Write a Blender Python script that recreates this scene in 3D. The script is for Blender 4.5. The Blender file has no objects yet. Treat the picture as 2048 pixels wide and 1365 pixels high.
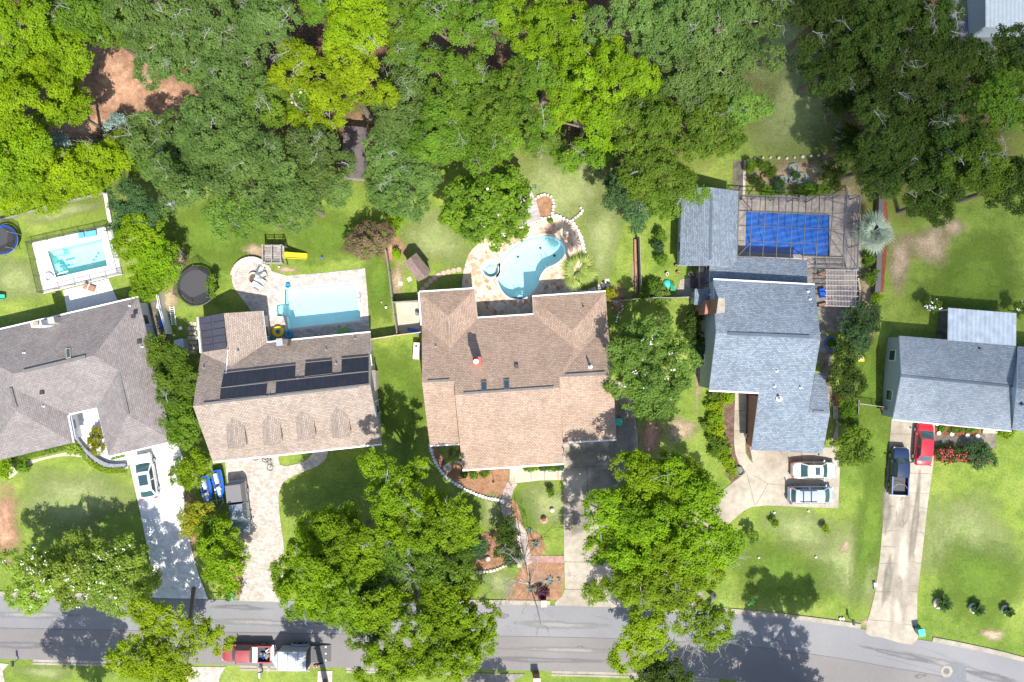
import bpy, bmesh, math, random
import numpy as np
from mathutils import Vector, Matrix
from mathutils.geometry import tessellate_polygon, intersect_line_plane
random.seed(7)
R = math.radians
C = bpy.context.scene.collection
S = 0.052            # metres of ground per photo pixel
H = 82.83            # camera height

# ---------------- camera, sky, sun, exposure ----------------
cam = bpy.data.objects.new("camera", bpy.data.cameras.new("camera"))
C.objects.link(cam)
cam.location = (0, 0, H)
cam.data.lens = 28; cam.data.sensor_width = 36
cam.data.clip_end = 5000
bpy.context.scene.camera = cam
SUN_EL, SUN_AZ = 58.5, 17.0      # shadows fall towards +Y and a little to -X
world = bpy.data.worlds.new("World"); bpy.context.scene.world = world
world.use_nodes = True
wn = world.node_tree
sky = wn.nodes.new("ShaderNodeTexSky"); sky.sky_type = 'NISHITA'; sky.sun_disc = False
sky.sun_elevation = R(SUN_EL); sky.sun_rotation = R(180 - SUN_AZ)
sky.dust_density = 1.5
wn.links.new(sky.outputs[0], wn.nodes["Background"].inputs[0])
wn.nodes["Background"].inputs[1].default_value = 0.13
sl = bpy.data.lights.new("sun", 'SUN'); sl.energy = 4.3; sl.angle = R(0.5); sl.color = (1, .955, .88)
sun = bpy.data.objects.new("sun", sl); C.objects.link(sun)
sd = Vector((-math.sin(R(SUN_AZ)) * math.cos(R(SUN_EL)), math.cos(R(SUN_AZ)) * math.cos(R(SUN_EL)), -math.sin(R(SUN_EL))))
sun.rotation_euler = sd.to_track_quat('-Z', 'Y').to_euler()
vs = bpy.context.scene.view_settings
vs.view_transform = 'Standard'; vs.look = 'None'; vs.exposure = 0.9; vs.gamma = 1

# ---------------- helpers ----------------
def W(px, py, z=0.0):
    """world point at height z that stands where photo pixel (px,py) shows it"""
    k = S * (H - z) / H
    return Vector(((px - 1024) * k, (682.5 - py) * k, z))
def rp(px, py, plane, off=0.0):
    """point on a roof plane seen at pixel, lifted off along the normal"""
    p = intersect_line_plane(Vector((0, 0, H)), W(px, py), plane[0], plane[1])
    return p + plane[1] * off
def smooth(pts, n=5, closed=True):
    out = []; N = len(pts)
    rng = range(N) if closed else range(N - 1)
    for i in rng:
        g = (lambda k: pts[k % N]) if closed else (lambda k: pts[max(0, min(N - 1, k))])
        p0, p1, p2, p3 = g(i - 1), g(i), g(i + 1), g(i + 2)
        for j in range(n):
            t = j / n
            out.append(tuple(.5 * (2 * p1[a] + (p2[a] - p0[a]) * t + (2 * p0[a] - 5 * p1[a] + 4 * p2[a] - p3[a]) * t * t
                       + (3 * p1[a] - p0[a] - 3 * p2[a] + p3[a]) * t ** 3) for a in range(2)))
    if not closed: out.append(tuple(pts[-1][:2]))
    return out
def inset(pts, d):
    """offset closed 2D polygon inward by d"""
    n = len(pts)
    A = sum(pts[i][0] * pts[(i + 1) % n][1] - pts[(i + 1) % n][0] * pts[i][1] for i in range(n))
    s = 1 if A > 0 else -1
    out = []
    for i in range(n):
        a = Vector(pts[i - 1][:2]); b = Vector(pts[i][:2]); c = Vector(pts[(i + 1) % n][:2])
        e1 = (b - a).normalized(); e2 = (c - b).normalized()
        n1 = Vector((-e1.y, e1.x)) * s; n2 = Vector((-e2.y, e2.x)) * s
        m = n1 + n2
        q = max(.35, m.dot(n1))
        out.append(b + m * (d / q))
    return out
def tag(o, label=None, cat=None, group=None, kind=None):
    if label: o["label"] = label
    if cat: o["category"] = cat
    if group: o["group"] = group
    if kind: o["kind"] = kind
    return o
def thing(name, label, cat, loc=(0, 0, 0), rz=0.0, group=None):
    o = bpy.data.objects.new(name, None); C.objects.link(o)
    o.empty_display_size = .3
    o.location = loc; o.rotation_euler = (0, 0, rz)
    return tag(o, label, cat, group)
def copy_tree(o, parent=None):
    c = o.copy(); C.objects.link(c)
    if parent: c.parent = parent
    for ch in list(o.children): copy_tree(ch, c)
    return c
class MB:
    def __init__(s): s.v = []; s.f = []; s.m = []; s.mi = 0
    def add(s, vs_, fs):
        b = len(s.v); s.v += [tuple(v) for v in vs_]
        for f in fs: s.f.append([i + b for i in f]); s.m.append(s.mi)
        return s
    def box(s, c, d, rz=0, tilt=None):
        x, y, z = d[0] / 2, d[1] / 2, d[2] / 2
        M = Matrix.Rotation(rz, 3, 'Z')
        if tilt: M = M @ Matrix.Rotation(tilt[0], 3, 'X') @ Matrix.Rotation(tilt[1], 3, 'Y')
        P = [Vector(c) + M @ Vector(p) for p in ((-x, -y, -z), (x, -y, -z), (x, y, -z), (-x, y, -z), (-x, -y, z), (x, -y, z), (x, y, z), (-x, y, z))]
        return s.add(P, [(3, 2, 1, 0), (4, 5, 6, 7), (0, 1, 5, 4), (1, 2, 6, 5), (2, 3, 7, 6), (3, 0, 4, 7)])
    def bar(s, a, b, w, h):
        """box beam from a to b, w wide, h tall"""
        a = Vector(a); b = Vector(b); d = (b - a).normalized()
        u = d.cross(Vector((0, 0, 1)));
        if u.length < 1e-4: u = Vector((1, 0, 0))
        u.normalize(); v = u.cross(d)
        P = [p + u * (i * w / 2) + v * (j * h / 2) for p in (a, b) for i, j in ((-1, -1), (1, -1), (1, 1), (-1, 1))]
        return s.add(P, [(0, 1, 2, 3), (7, 6, 5, 4), (0, 4, 5, 1), (1, 5, 6, 2), (2, 6, 7, 3), (3, 7, 4, 0)])
    def tube(s, pts, r, n=8, closed=False, cap=True):
        pts = [Vector(p) for p in pts]; N = len(pts)
        rs = r if isinstance(r, (list, tuple)) else [r] * N
        P = []
        for i, p in enumerate(pts):
            a = pts[i - 1] if (i > 0 or closed) else p
            b = pts[(i + 1) % N] if (i < N - 1 or closed) else p
            d = (b - a).normalized()
            u = d.cross(Vector((0, 0, 1)))
            if u.length < .05: u = d.cross(Vector((0, 1, 0)))
            u.normalize(); v = u.cross(d)
            for k in range(n):
                t = 2 * math.pi * k / n
                P.append(p + (u * math.cos(t) + v * math.sin(t)) * rs[i])
        F = []
        for i in range(N if closed else N - 1):
            j = (i + 1) % N
            for k in range(n):
                l = (k + 1) % n
                F.append((i * n + k, i * n + l, j * n + l, j * n + k))
        if cap and not closed:
            F.append(tuple(range(n))); F.append(tuple(reversed(range((N - 1) * n, N * n))))
        return s.add(P, F)
    def lathe(s, c, prof, n=24, arc=None):
        P = []; F = []
        for (r, z) in prof:
            for k in range(n):
                t = 2 * math.pi * k / n
                P.append((c[0] + r * math.cos(t), c[1] + r * math.sin(t), c[2] + z))
        for i in range(len(prof) - 1):
            for k in range(n):
                l = (k + 1) % n
                F.append((i * n + k, i * n + l, (i + 1) * n + l, (i + 1) * n + k))
        F.append(tuple(reversed(range(n)))); F.append(tuple(range((len(prof) - 1) * n, len(prof) * n)))
        return s.add(P, F)
    def prism(s, poly, z0, z1):
        n = len(poly); A = sum(poly[i][0] * poly[(i + 1) % n][1] - poly[(i + 1) % n][0] * poly[i][1] for i in range(n))
        if A < 0: poly = list(reversed(poly))
        P = [(p[0], p[1], z0) for p in poly] + [(p[0], p[1], z1) for p in poly]
        F = [(i, (i + 1) % n, n + (i + 1) % n, n + i) for i in range(n)]
        s.add(P, F)
        tri = tessellate_polygon([[Vector((p[0], p[1], 0)) for p in poly]])
        b = [(p[0], p[1], z1) for p in poly]
        s.add(b, tri); s.add([(p[0], p[1], z0) for p in poly], tri)
        return s
    def build(s, name, mats, parent=None, world=False, sm=False, fix=False):
        if not isinstance(mats, (list, tuple)): mats = [mats]
        off = parent.location if (parent is not None and world) else Vector((0, 0, 0))
        if parent is not None and world and parent.parent is not None: off = off + parent.parent.location
        me = bpy.data.meshes.new(name)
        me.from_pydata([(v[0] - off[0], v[1] - off[1], v[2] - off[2]) for v in s.v], [], s.f)
        for m in mats: me.materials.append(m)
        me.polygons.foreach_set("material_index", s.m)
        if sm: me.polygons.foreach_set("use_smooth", [True] * len(s.f))
        if fix:
            bm = bmesh.new(); bm.from_mesh(me); bmesh.ops.recalc_face_normals(bm, faces=bm.faces); bm.to_mesh(me); bm.free()
        me.update()
        o = bpy.data.objects.new(name, me); C.objects.link(o)
        if parent is not None: o.parent = parent
        return o
def sheet(name, pts, z, m, holes=(), lines=(), linemat=None, lw=.04, world=False):
    """flat ground sheet from pixel outline, with holes; joint lines lie 4 mm above"""
    mb = MB()
    loops = [[(p if world else W(p[0], p[1])) for p in pts]] + [[W(p[0], p[1]) for p in h] for h in holes]
    loops = [[Vector((p[0], p[1], z)) for p in l] for l in loops]
    tri = tessellate_polygon(loops)
    flat = [v for l in loops for v in l]
    F = []
    for t in tri:
        a, b, c = (flat[i] for i in t)
        if (b - a).cross(c - a).z < 0: t = (t[0], t[2], t[1])
        F.append(t)
    mb.add(flat, F)
    mb.mi = 1
    for l in lines:
        q = [W(p[0], p[1], z) + Vector((0, 0, .004)) for p in l]
        for a, b in zip(q, q[1:]):
            d = (b - a); d.z = 0; d.normalize(); u = Vector((-d.y, d.x, 0)) * lw / 2
            mb.add([a - u, b - u, b + u, a + u], [(0, 1, 2, 3)])
    o = mb.build(name, [m] + ([linemat] if linemat else []))
    o["kind"] = "structure"
    return o

# ---------------- materials ----------------
def newmat(name):
    m = bpy.data.materials.new(name); m.use_nodes = True
    return m, m.node_tree, m.node_tree.nodes["Principled BSDF"]
def ND(nt, t, **k):
    n = nt.nodes.new(t)
    for a, b in k.items(): setattr(n, a, b)
    return n
def col4(c): return (c[0], c[1], c[2], 1)
def plain(name, c, rough=.6, metal=0, coat=0, spec=.5, var=0.0, scale=6, bump=0.0, bscale=40):
    m, nt, b = newmat(name)
    b.inputs["Base Color"].default_value = col4(c)
    b.inputs["Roughness"].default_value = rough; b.inputs["Metallic"].default_value = metal
    b.inputs["Coat Weight"].default_value = coat; b.inputs["Specular IOR Level"].default_value = spec
    b.inputs["Coat Roughness"].default_value = .05
    if var or bump:
        g = ND(nt, "ShaderNodeNewGeometry")
    if var:
        n = ND(nt, "ShaderNodeTexNoise"); n.inputs["Scale"].default_value = scale; n.inputs["Detail"].default_value = 6
        n.inputs["Roughness"].default_value = .65
        nt.links.new(g.outputs["Position"], n.inputs["Vector"])
        r = ND(nt, "ShaderNodeMapRange"); r.inputs[1].default_value = .3; r.inputs[2].default_value = .7
        r.inputs[3].default_value = 1 - var; r.inputs[4].default_value = 1 + var
        nt.links.new(n.outputs[0], r.inputs[0])
        mx = ND(nt, "ShaderNodeVectorMath", operation='SCALE'); mx.inputs[0].default_value = c[:3]
        nt.links.new(r.outputs[0], mx.inputs["Scale"]); nt.links.new(mx.outputs[0], b.inputs["Base Color"])
    if bump:
        n2 = ND(nt, "ShaderNodeTexNoise"); n2.inputs["Scale"].default_value = bscale; n2.inputs["Detail"].default_value = 4
        nt.links.new(g.outputs["Position"], n2.inputs["Vector"])
        bp = ND(nt, "ShaderNodeBump"); bp.inputs["Strength"].default_value = bump; bp.inputs["Distance"].default_value = .03
        nt.links.new(n2.outputs[0], bp.inputs["Height"]); nt.links.new(bp.outputs[0], b.inputs["Normal"])
    return m
def noise_node(nt, vec, scale, detail=5, rough=.6, dist=0):
    n = ND(nt, "ShaderNodeTexNoise"); n.inputs["Scale"].default_value = scale; n.inputs["Detail"].default_value = detail
    n.inputs["Roughness"].default_value = rough; n.inputs["Distortion"].default_value = dist
    nt.links.new(vec, n.inputs["Vector"]); return n.outputs[0]
def ramp(nt, fac, stops, interp='LINEAR'):
    r = ND(nt, "ShaderNodeValToRGB"); cr = r.color_ramp; cr.interpolation = interp
    while len(cr.elements) < len(stops): cr.elements.new(.5)
    for e, (p, c) in zip(cr.elements, stops): e.position = p; e.color = col4(c)
    if fac is not None: nt.links.new(fac, r.inputs[0])
    return r.outputs[0]
def mixc(nt, fac, a, b, mode='MIX'):
    m = ND(nt, "ShaderNodeMix", data_type='RGBA', blend_type=mode)
    for s_, v in ((0, fac), (6, a), (7, b)):
        if hasattr(v, "is_linked"): nt.links.new(v, m.inputs[s_])
        else: m.inputs[s_].default_value = v if s_ == 0 else col4(v)
    return m.outputs[2]
def bumpit(nt, b, h, st=.5, dist=.03):
    bp = ND(nt, "ShaderNodeBump"); bp.inputs["Strength"].default_value = st; bp.inputs["Distance"].default_value = dist
    nt.links.new(h, bp.inputs["Height"]); nt.links.new(bp.outputs[0], b.inputs["Normal"])
def multi(name, layers, rough=.85, bump=.6, bscale=12, spec=.25, soft=None, warp=0):
    """layers: [(scale, detail, [(pos,col)...])] first is base, the next are overlaid as multiply"""
    m, nt, b = newmat(name)
    g = ND(nt, "ShaderNodeNewGeometry"); pos = g.outputs["Position"]
    c = None
    for sc, det, st in layers:
        r = ramp(nt, noise_node(nt, pos, sc, det, .62), st)
        c = r if c is None else mixc(nt, 1.0, c, r, 'MULTIPLY')
    nt.links.new(c, b.inputs["Base Color"]); b.inputs["Roughness"].default_value = rough
    b.inputs["Specular IOR Level"].default_value = spec
    bumpit(nt, b, noise_node(nt, pos, bscale, 4, .7), bump)
    if soft is not None:
        at = ND(nt, "ShaderNodeAttribute", attribute_name="fade")
        n = noise_node(nt, pos, soft, 6, .75)
        ad = ND(nt, "ShaderNodeMath", operation='ADD'); nt.links.new(at.outputs["Fac"], ad.inputs[0]); nt.links.new(n, ad.inputs[1])
        mr = ND(nt, "ShaderNodeMapRange"); mr.inputs[1].default_value = .5; mr.inputs[2].default_value = 1.35
        nt.links.new(ad.outputs[0], mr.inputs[0]); nt.links.new(mr.outputs[0], b.inputs["Alpha"])
    return m
G3 = [(.25, (.62, .62, .6)), (.5, (1, 1, 1)), (.75, (1.3, 1.26, 1.15))]
M = {}
M['grass'] = multi("grass", [(.09, 6, [(.3, (.10, .162, .019)), (.5, (.155, .215, .031)), (.62, (.195, .25, .046)), (.75, (.25, .28, .08))]),
                            (.7, 6, [(.3, (.66, .74, .6)), (.5, (1, 1, 1)), (.7, (1.26, 1.16, 1.2))]), (4.5, 5, [(.3, (.72, .74, .7)), (.7, (1.25, 1.25, 1.3))])], bump=1.0, bscale=9)
M['grass2'] = multi("grass_lush_shaded", [(.3, 5, [(.3, (.075, .135, .014)), (.7, (.125, .185, .021))]), (4, 5, [(.3, (.75, .78, .7)), (.7, (1.2, 1.2, 1.2))])], bump=1.0, bscale=9, soft=1.2)  # lush grass; behind the right house its darker tone is painted shade
M['grass3'] = multi("grass_dry", [(.5, 6, [(.3, (.18, .235, .07)), (.7, (.26, .285, .12))]), (4, 5, [(.3, (.8, .78, .7)), (.7, (1.15, 1.15, 1.2))])], bump=1.0, bscale=9, soft=.8)
M['soil'] = multi("bare_soil", [(.9, 6, [(.3, (.26, .19, .11)), (.7, (.42, .34, .23))]), (6, 5, G3)], soft=1.5)
M['straw'] = multi("pine_straw", [(1.2, 6, [(.3, (.20, .105, .055)), (.6, (.33, .185, .105)), (.75, (.43, .27, .17))]), (7, 6, [(.25, (.55, .55, .55)), (.75, (1.3, 1.3, 1.3))])], bump=1.0, bscale=20)
M['strawsoft'] = multi("pine_straw_scattered", [(1.2, 6, [(.3, (.28, .15, .09)), (.6, (.45, .265, .165)), (.75, (.56, .38, .27))]), (7, 6, [(.25, (.55, .55, .55)), (.75, (1.3, 1.3, 1.3))])], bump=1.0, bscale=20, soft=.9)
M['mulch'] = multi("dark_mulch", [(2, 6, [(.3, (.07, .04, .03)), (.7, (.19, .12, .09))]), (8, 6, G3)], bump=1.0, bscale=20)
M['redmulch'] = multi("red_mulch", [(2, 6, [(.3, (.14, .04, .02)), (.7, (.28, .09, .05))]), (8, 6, G3)], bump=1.0, bscale=20)
M['forestfloor'] = multi("leaf_litter", [(.4, 6, [(.3, (.07, .045, .025)), (.55, (.15, .085, .05)), (.75, (.10, .11, .03))]), (5, 6, G3)], bump=1.0, bscale=14, soft=.35)
M['asphalt'] = multi("asphalt_upper_lane", [(.12, 5, [(.3, (.178, .178, .185)), (.7, (.228, .226, .228))]), (14, 3, [(.3, (.88, .88, .88)), (.7, (1.1, 1.1, 1.1))])], rough=.9, bump=.2, bscale=40)
M['asphalt2'] = multi("asphalt_lower_lane", [(.12, 5, [(.3, (.165, .155, .15)), (.7, (.208, .195, .186))]), (14, 3, [(.3, (.86, .86, .86)), (.7, (1.12, 1.12, 1.12))])], rough=.9, bump=.2, bscale=40)
M['tar'] = plain("tar_seam", (.09, .088, .09), .8, var=.3, scale=3)
M['patch'] = plain("asphalt_patch", (.15, .155, .165), .85, var=.12, scale=5)
M['conc'] = multi("concrete_aged", [(.22, 7, [(.3, (.24, .205, .16)), (.5, (.35, .31, .245)), (.7, (.44, .39, .315))]), (1.7, 7, [(.3, (.8, .8, .8)), (.65, (1.08, 1.08, 1.08))]), (20, 3, [(.3, (.92, .92, .92)), (.7, (1.06, 1.06, 1.06))])], rough=.85, bump=.15)
M['concdirty'] = multi("concrete_stained", [(.35, 8, [(.34, (.10, .088, .066)), (.5, (.185, .165, .125)), (.66, (.34, .31, .25))]), (1.9, 8, [(.32, (.62, .62, .62)), (.66, (1.2, 1.2, 1.2))])], rough=.85, bump=.15)
M['conclight'] = multi("concrete_clean", [(.5, 7, [(.3, (.38, .33, .25)), (.7, (.50, .45, .36))]), (8, 3, [(.3, (.92, .92, .92)), (.7, (1.05, 1.05, 1.05))])], rough=.85, bump=.1)
M['white_conc'] = multi("white_concrete", [(.8, 7, [(.3, (.58, .565, .54)), (.7, (.70, .69, .665))]), (3.5, 5, [(.35, (.9, .9, .9)), (.65, (1.04, 1.04, 1.04))])], rough=.8, bump=.1)
M['kerb'] = multi("kerb_concrete", [(.8, 7, [(.3, (.25, .225, .18)), (.7, (.37, .335, .27))]), (5, 4, [(.3, (.8, .8, .8)), (.7, (1.1, 1.1, 1.1))])], rough=.85, bump=.2)
M['joint'] = plain("joint", (.10, .085, .06), .9)
M['jointlight'] = plain("joint_pale", (.42, .36, .27), .9)
M['dirtline'] = plain("edge_dirt", (.24, .20, .12), .95, var=.4, scale=2)

def pavers(name, cols, bw=.24, bh=.12, rot=0, mortar=(.18, .16, .13), var=.5):
    m, nt, b = newmat(name)
    g = ND(nt, "ShaderNodeNewGeometry")
    mp = ND(nt, "ShaderNodeMapping"); mp.inputs["Rotation"].default_value = (0, 0, R(rot)); nt.links.new(g.outputs["Position"], mp.inputs[0])
    br = ND(nt, "ShaderNodeTexBrick"); br.inputs["Scale"].default_value = 1; br.inputs["Brick Width"].default_value = bw
    br.inputs["Row Height"].default_value = bh; br.inputs["Mortar Size"].default_value = .008; br.inputs["Bias"].default_value = 0
    br.inputs["Color1"].default_value = col4(cols[0]); br.inputs["Color2"].default_value = col4(cols[1]); br.inputs["Mortar"].default_value = col4(mortar)
    nt.links.new(mp.outputs[0], br.inputs[0])
    c = mixc(nt, 1.0, br.outputs[0], ramp(nt, noise_node(nt, g.outputs["Position"], 1.3, 8, .75), [(.3, (1 - var * .6,) * 3), (.7, (1 + var * .4,) * 3)]), 'MULTIPLY')
    nt.links.new(c, b.inputs["Base Color"]); b.inputs["Roughness"].default_value = .85
    bumpit(nt, b, br.outputs["Fac"], -.3, .01)
    return m
M['paver'] = pavers("paver_tan", ((.36, .31, .26), (.50, .45, .40)), .3, .22, 7, var=.45)
M['paverpool'] = pavers("paver_pool", ((.36, .31, .27), (.54, .49, .44)), .34, .26, 6, var=.5)
M['paverwhite'] = pavers("paver_white", ((.52, .515, .51), (.66, .655, .65)), .4, .3, 14, mortar=(.4, .4, .4), var=.3)
M['paverdark'] = pavers("paver_grey", ((.16, .145, .125), (.24, .22, .19)), .3, .2, -25)
M['paverlanai'] = pavers("paver_lanai", ((.29, .25, .22), (.39, .345, .31)), .3, .2, -3)
M['brickpath'] = pavers("brick_path", ((.30, .15, .12), (.40, .24, .20)), .22, .1, 0)
M['brickpale'] = pavers("brick_path_worn", ((.36, .27, .23), (.50, .42, .37)), .25, .14, 60)
M['boards'] = pavers("weathered_boards", ((.24, .21, .19), (.40, .37, .34)), 3, .15, 0, mortar=(.05, .045, .04))
def flagstone():
    m, nt, b = newmat("flagstone"); g = ND(nt, "ShaderNodeNewGeometry")
    v = ND(nt, "ShaderNodeTexVoronoi"); v.inputs["Scale"].default_value = 2.3; v.inputs["Randomness"].default_value = 1
    e = ND(nt, "ShaderNodeTexVoronoi", feature='DISTANCE_TO_EDGE'); e.inputs["Scale"].default_value = 2.3
    nz = ND(nt, "ShaderNodeTexNoise"); nz.inputs["Scale"].default_value = 1.2
    nt.links.new(g.outputs["Position"], nz.inputs["Vector"])
    vm = ND(nt, "ShaderNodeVectorMath", operation='MULTIPLY_ADD'); vm.inputs[1].default_value = (.5, .5, 0); nt.links.new(nz.outputs["Color"], vm.inputs[0]); nt.links.new(g.outputs["Position"], vm.inputs[2])
    for n in (v, e): nt.links.new(vm.outputs[0], n.inputs["Vector"])
    sp = ND(nt, "ShaderNodeSeparateColor"); nt.links.new(v.outputs["Color"], sp.inputs[0])
    c = ramp(nt, sp.outputs[0], [(0, (.50, .39, .28)), (.25, (.45, .26, .15)), (.38, (.56, .48, .38)), (.60, (.36, .18, .10)), (.67, (.50, .37, .26)), (.82, (.45, .27, .17)), (.92, (.55, .50, .44))], 'CONSTANT')
    c = mixc(nt, 1, c, ramp(nt, noise_node(nt, g.outputs["Position"], 4, 6, .7), [(.3, (.78, .78, .78)), (.7, (1.15, 1.15, 1.15))]), 'MULTIPLY')
    mr = ND(nt, "ShaderNodeMapRange"); mr.inputs[1].default_value = .02; mr.inputs[2].default_value = .05; nt.links.new(e.outputs["Distance"], mr.inputs[0])
    c = mixc(nt, mr.outputs[0], (.48, .40, .31), c)
    nt.links.new(c, b.inputs["Base Color"]); b.inputs["Roughness"].default_value = .8; bumpit(nt, b, mr.outputs[0], .3, .01)
    return m
M['flag'] = flagstone()
def shingle(name, c1, c2, mort):
    m, nt, b = newmat(name)
    uv = ND(nt, "ShaderNodeUVMap"); g = ND(nt, "ShaderNodeNewGeometry")
    br = ND(nt, "ShaderNodeTexBrick"); br.inputs["Scale"].default_value = 1; br.inputs["Brick Width"].default_value = .3
    br.inputs["Row Height"].default_value = .18; br.inputs["Mortar Size"].default_value = .02; br.inputs["Mortar Smooth"].default_value = .3
    br.inputs["Color1"].default_value = col4(c1); br.inputs["Color2"].default_value = col4(c2); br.inputs["Mortar"].default_value = col4(mort)
    nt.links.new(uv.outputs[0], br.inputs[0])
    c = mixc(nt, 1, br.outputs[0], ramp(nt, noise_node(nt, g.outputs["Position"], .5, 6, .65), [(.3, (.86, .86, .86)), (.7, (1.12, 1.12, 1.12))]), 'MULTIPLY')
    c = mixc(nt, 1, c, ramp(nt, noise_node(nt, g.outputs["Position"], 7, 4, .7), [(.3, (.87, .87, .87)), (.7, (1.12, 1.12, 1.12))]), 'MULTIPLY')
    nt.links.new(c, b.inputs["Base Color"]); b.inputs["Roughness"].default_value = .9; b.inputs["Specular IOR Level"].default_value = .25
    bumpit(nt, b, br.outputs["Fac"], -.5, .015)
    return m
M['sh1'] = shingle("shingle_grey_brown", (.185, .165, .16), (.25, .225, .22), (.12, .105, .10))
M['sh2'] = shingle("shingle_taupe", (.255, .208, .172), (.36, .298, .25), (.145, .112, .092))
M['sh3'] = shingle("shingle_brown", (.285, .205, .15), (.385, .285, .222), (.175, .12, .09))
M['sh4'] = shingle("shingle_blue_grey", (.135, .17, .21), (.225, .265, .31), (.09, .11, .14))
M['sh5'] = shingle("shingle_pale_blue_grey", (.18, .215, .25), (.27, .305, .34), (.12, .145, .17))
M['shed'] = shingle("shingle_shed", (.21, .15, .125), (.29, .215, .18), (.12, .085, .07))
M['white'] = plain("white_paint", (.78, .78, .78), .5)
M['wallwhite'] = plain("wall_white", (.62, .63, .63), .8, var=.06, scale=2)
M['wallgrey'] = plain("siding_grey", (.36, .42, .46), .75, var=.06, scale=2)
M['walltan'] = plain("siding_tan", (.50, .46, .40), .8, var=.08, scale=2)
M['brick'] = pavers("brick_wall", ((.27, .10, .06), (.38, .17, .10)), .3, .1, 0)
def brickwall():
    m, nt, b = newmat("brick_red_brown"); g = ND(nt, "ShaderNodeNewGeometry")
    sp = ND(nt, "ShaderNodeSeparateXYZ"); nt.links.new(g.outputs["Position"], sp.inputs[0])
    ad = ND(nt, "ShaderNodeMath", operation='ADD'); nt.links.new(sp.outputs[0], ad.inputs[0]); nt.links.new(sp.outputs[1], ad.inputs[1])
    cb = ND(nt, "ShaderNodeCombineXYZ"); nt.links.new(ad.outputs[0], cb.inputs[0]); nt.links.new(sp.outputs[2], cb.inputs[1])
    br = ND(nt, "ShaderNodeTexBrick"); br.inputs["Scale"].default_value = 1; br.inputs["Brick Width"].default_value = .24
    br.inputs["Row Height"].default_value = .09; br.inputs["Mortar Size"].default_value = .01
    br.inputs["Color1"].default_value = (.27, .10, .055, 1); br.inputs["Color2"].default_value = (.40, .18, .10, 1); br.inputs["Mortar"].default_value = (.35, .28, .22, 1)
    nt.links.new(cb.outputs[0], br.inputs[0]); nt.links.new(br.outputs[0], b.inputs["Base Color"]); b.inputs["Roughness"].default_value = .85
    return m
M['brick'] = brickwall()
M['vent'] = plain("ridge_vent", (.13, .125, .12), .8, var=.2, scale=4)
M['dark'] = plain("dark_metal", (.03, .03, .035), .5)
M['metal'] = plain("galvanised", (.45, .46, .48), .4, metal=.7)
M['glass'] = plain("window_glass", (.03, .06, .075), .08, spec=.8)
M['glassteal'] = plain("windscreen_glass", (.035, .085, .09), .06, spec=.9)
M['frame'] = plain("bronze_frame", (.12, .11, .105), .5)
M['cageframe'] = plain("cage_frame", (.11, .105, .105), .5)
M['solar'] = plain("solar_mat", (.022, .024, .034), .45, var=.25, scale=1.5)
M['solar2'] = plain("solar_mat_grey", (.05, .05, .065), .4, var=.15, scale=1.5)
M['wood'] = plain("grey_wood", (.27, .245, .22), .85, var=.25, scale=3)
M['woodbrown'] = plain("brown_wood", (.30, .16, .09), .8, var=.25, scale=3)
M['woodpale'] = plain("pale_wood", (.50, .40, .29), .8, var=.2, scale=3)
M['pinkwhite'] = plain("faded_pergola", (.46, .40, .38), .8, var=.12, scale=3)
M['stone'] = plain("pale_stone", (.55, .50, .43), .85, var=.25, scale=3, bump=.5, bscale=10)
M['stonewhite'] = plain("white_stone", (.72, .72, .72), .8, var=.15, scale=3)
M['plaster'] = plain("pool_plaster", (.70, .74, .74), .7, var=.04, scale=1)
M['plasteraqua'] = plain("pool_plaster_aqua", (.56, .74, .73), .7, var=.06, scale=1)
M['coping'] = plain("coping", (.55, .46, .40), .8, var=.15, scale=6)
M['black'] = plain("black_rubber", (.012, .012, .013), .75)
M['trampmat'] = plain("trampoline_mat", (.045, .045, .05), .6)
M['rim'] = plain("alloy", (.45, .45, .46), .3, metal=.8)
M['red'] = plain("tail_red", (.5, .02, .015), .3)
M['lamp'] = plain("lamp_clear", (.7, .72, .74), .15)
M['yellow'] = plain("yellow_plastic", (.75, .55, .02), .4)
M['blue'] = plain("blue_plastic", (.01, .10, .55), .4)
M['cyan'] = plain("blue_vinyl", (.01, .25, .45), .35)
M['hose'] = plain("blue_hose", (.10, .36, .55), .5)
M['green'] = plain("green_plastic", (.02, .33, .22), .45)
M['lime'] = plain("green_vinyl", (.10, .42, .05), .35)
M['teal'] = plain("teal_lid", (.03, .42, .33), .5)
M['terra'] = plain("terracotta", (.45, .24, .16), .8)
M['orange'] = plain("orange", (.7, .16, .03), .5)
M['cover'] = multi("pool_cover_blue", [(.9, 6, [(.3, (.002, .075, .36)), (.55, (.002, .10, .44)), (.75, (.006, .15, .52))]), (6, 5, [(.3, (.85, .85, .85)), (.7, (1.1, 1.1, 1.1))])], rough=.35, bump=.8, bscale=2, spec=.5)
M['bark'] = plain("bark", (.16, .125, .10), .95, var=.3, scale=4, bump=.8, bscale=14)
M['barkpale'] = plain("lichen_bark", (.33, .33, .29), .95, var=.25, scale=5)
M['barkwhite'] = plain("bleached_bark", (.34, .30, .27), .95, var=.2, scale=5)
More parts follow.
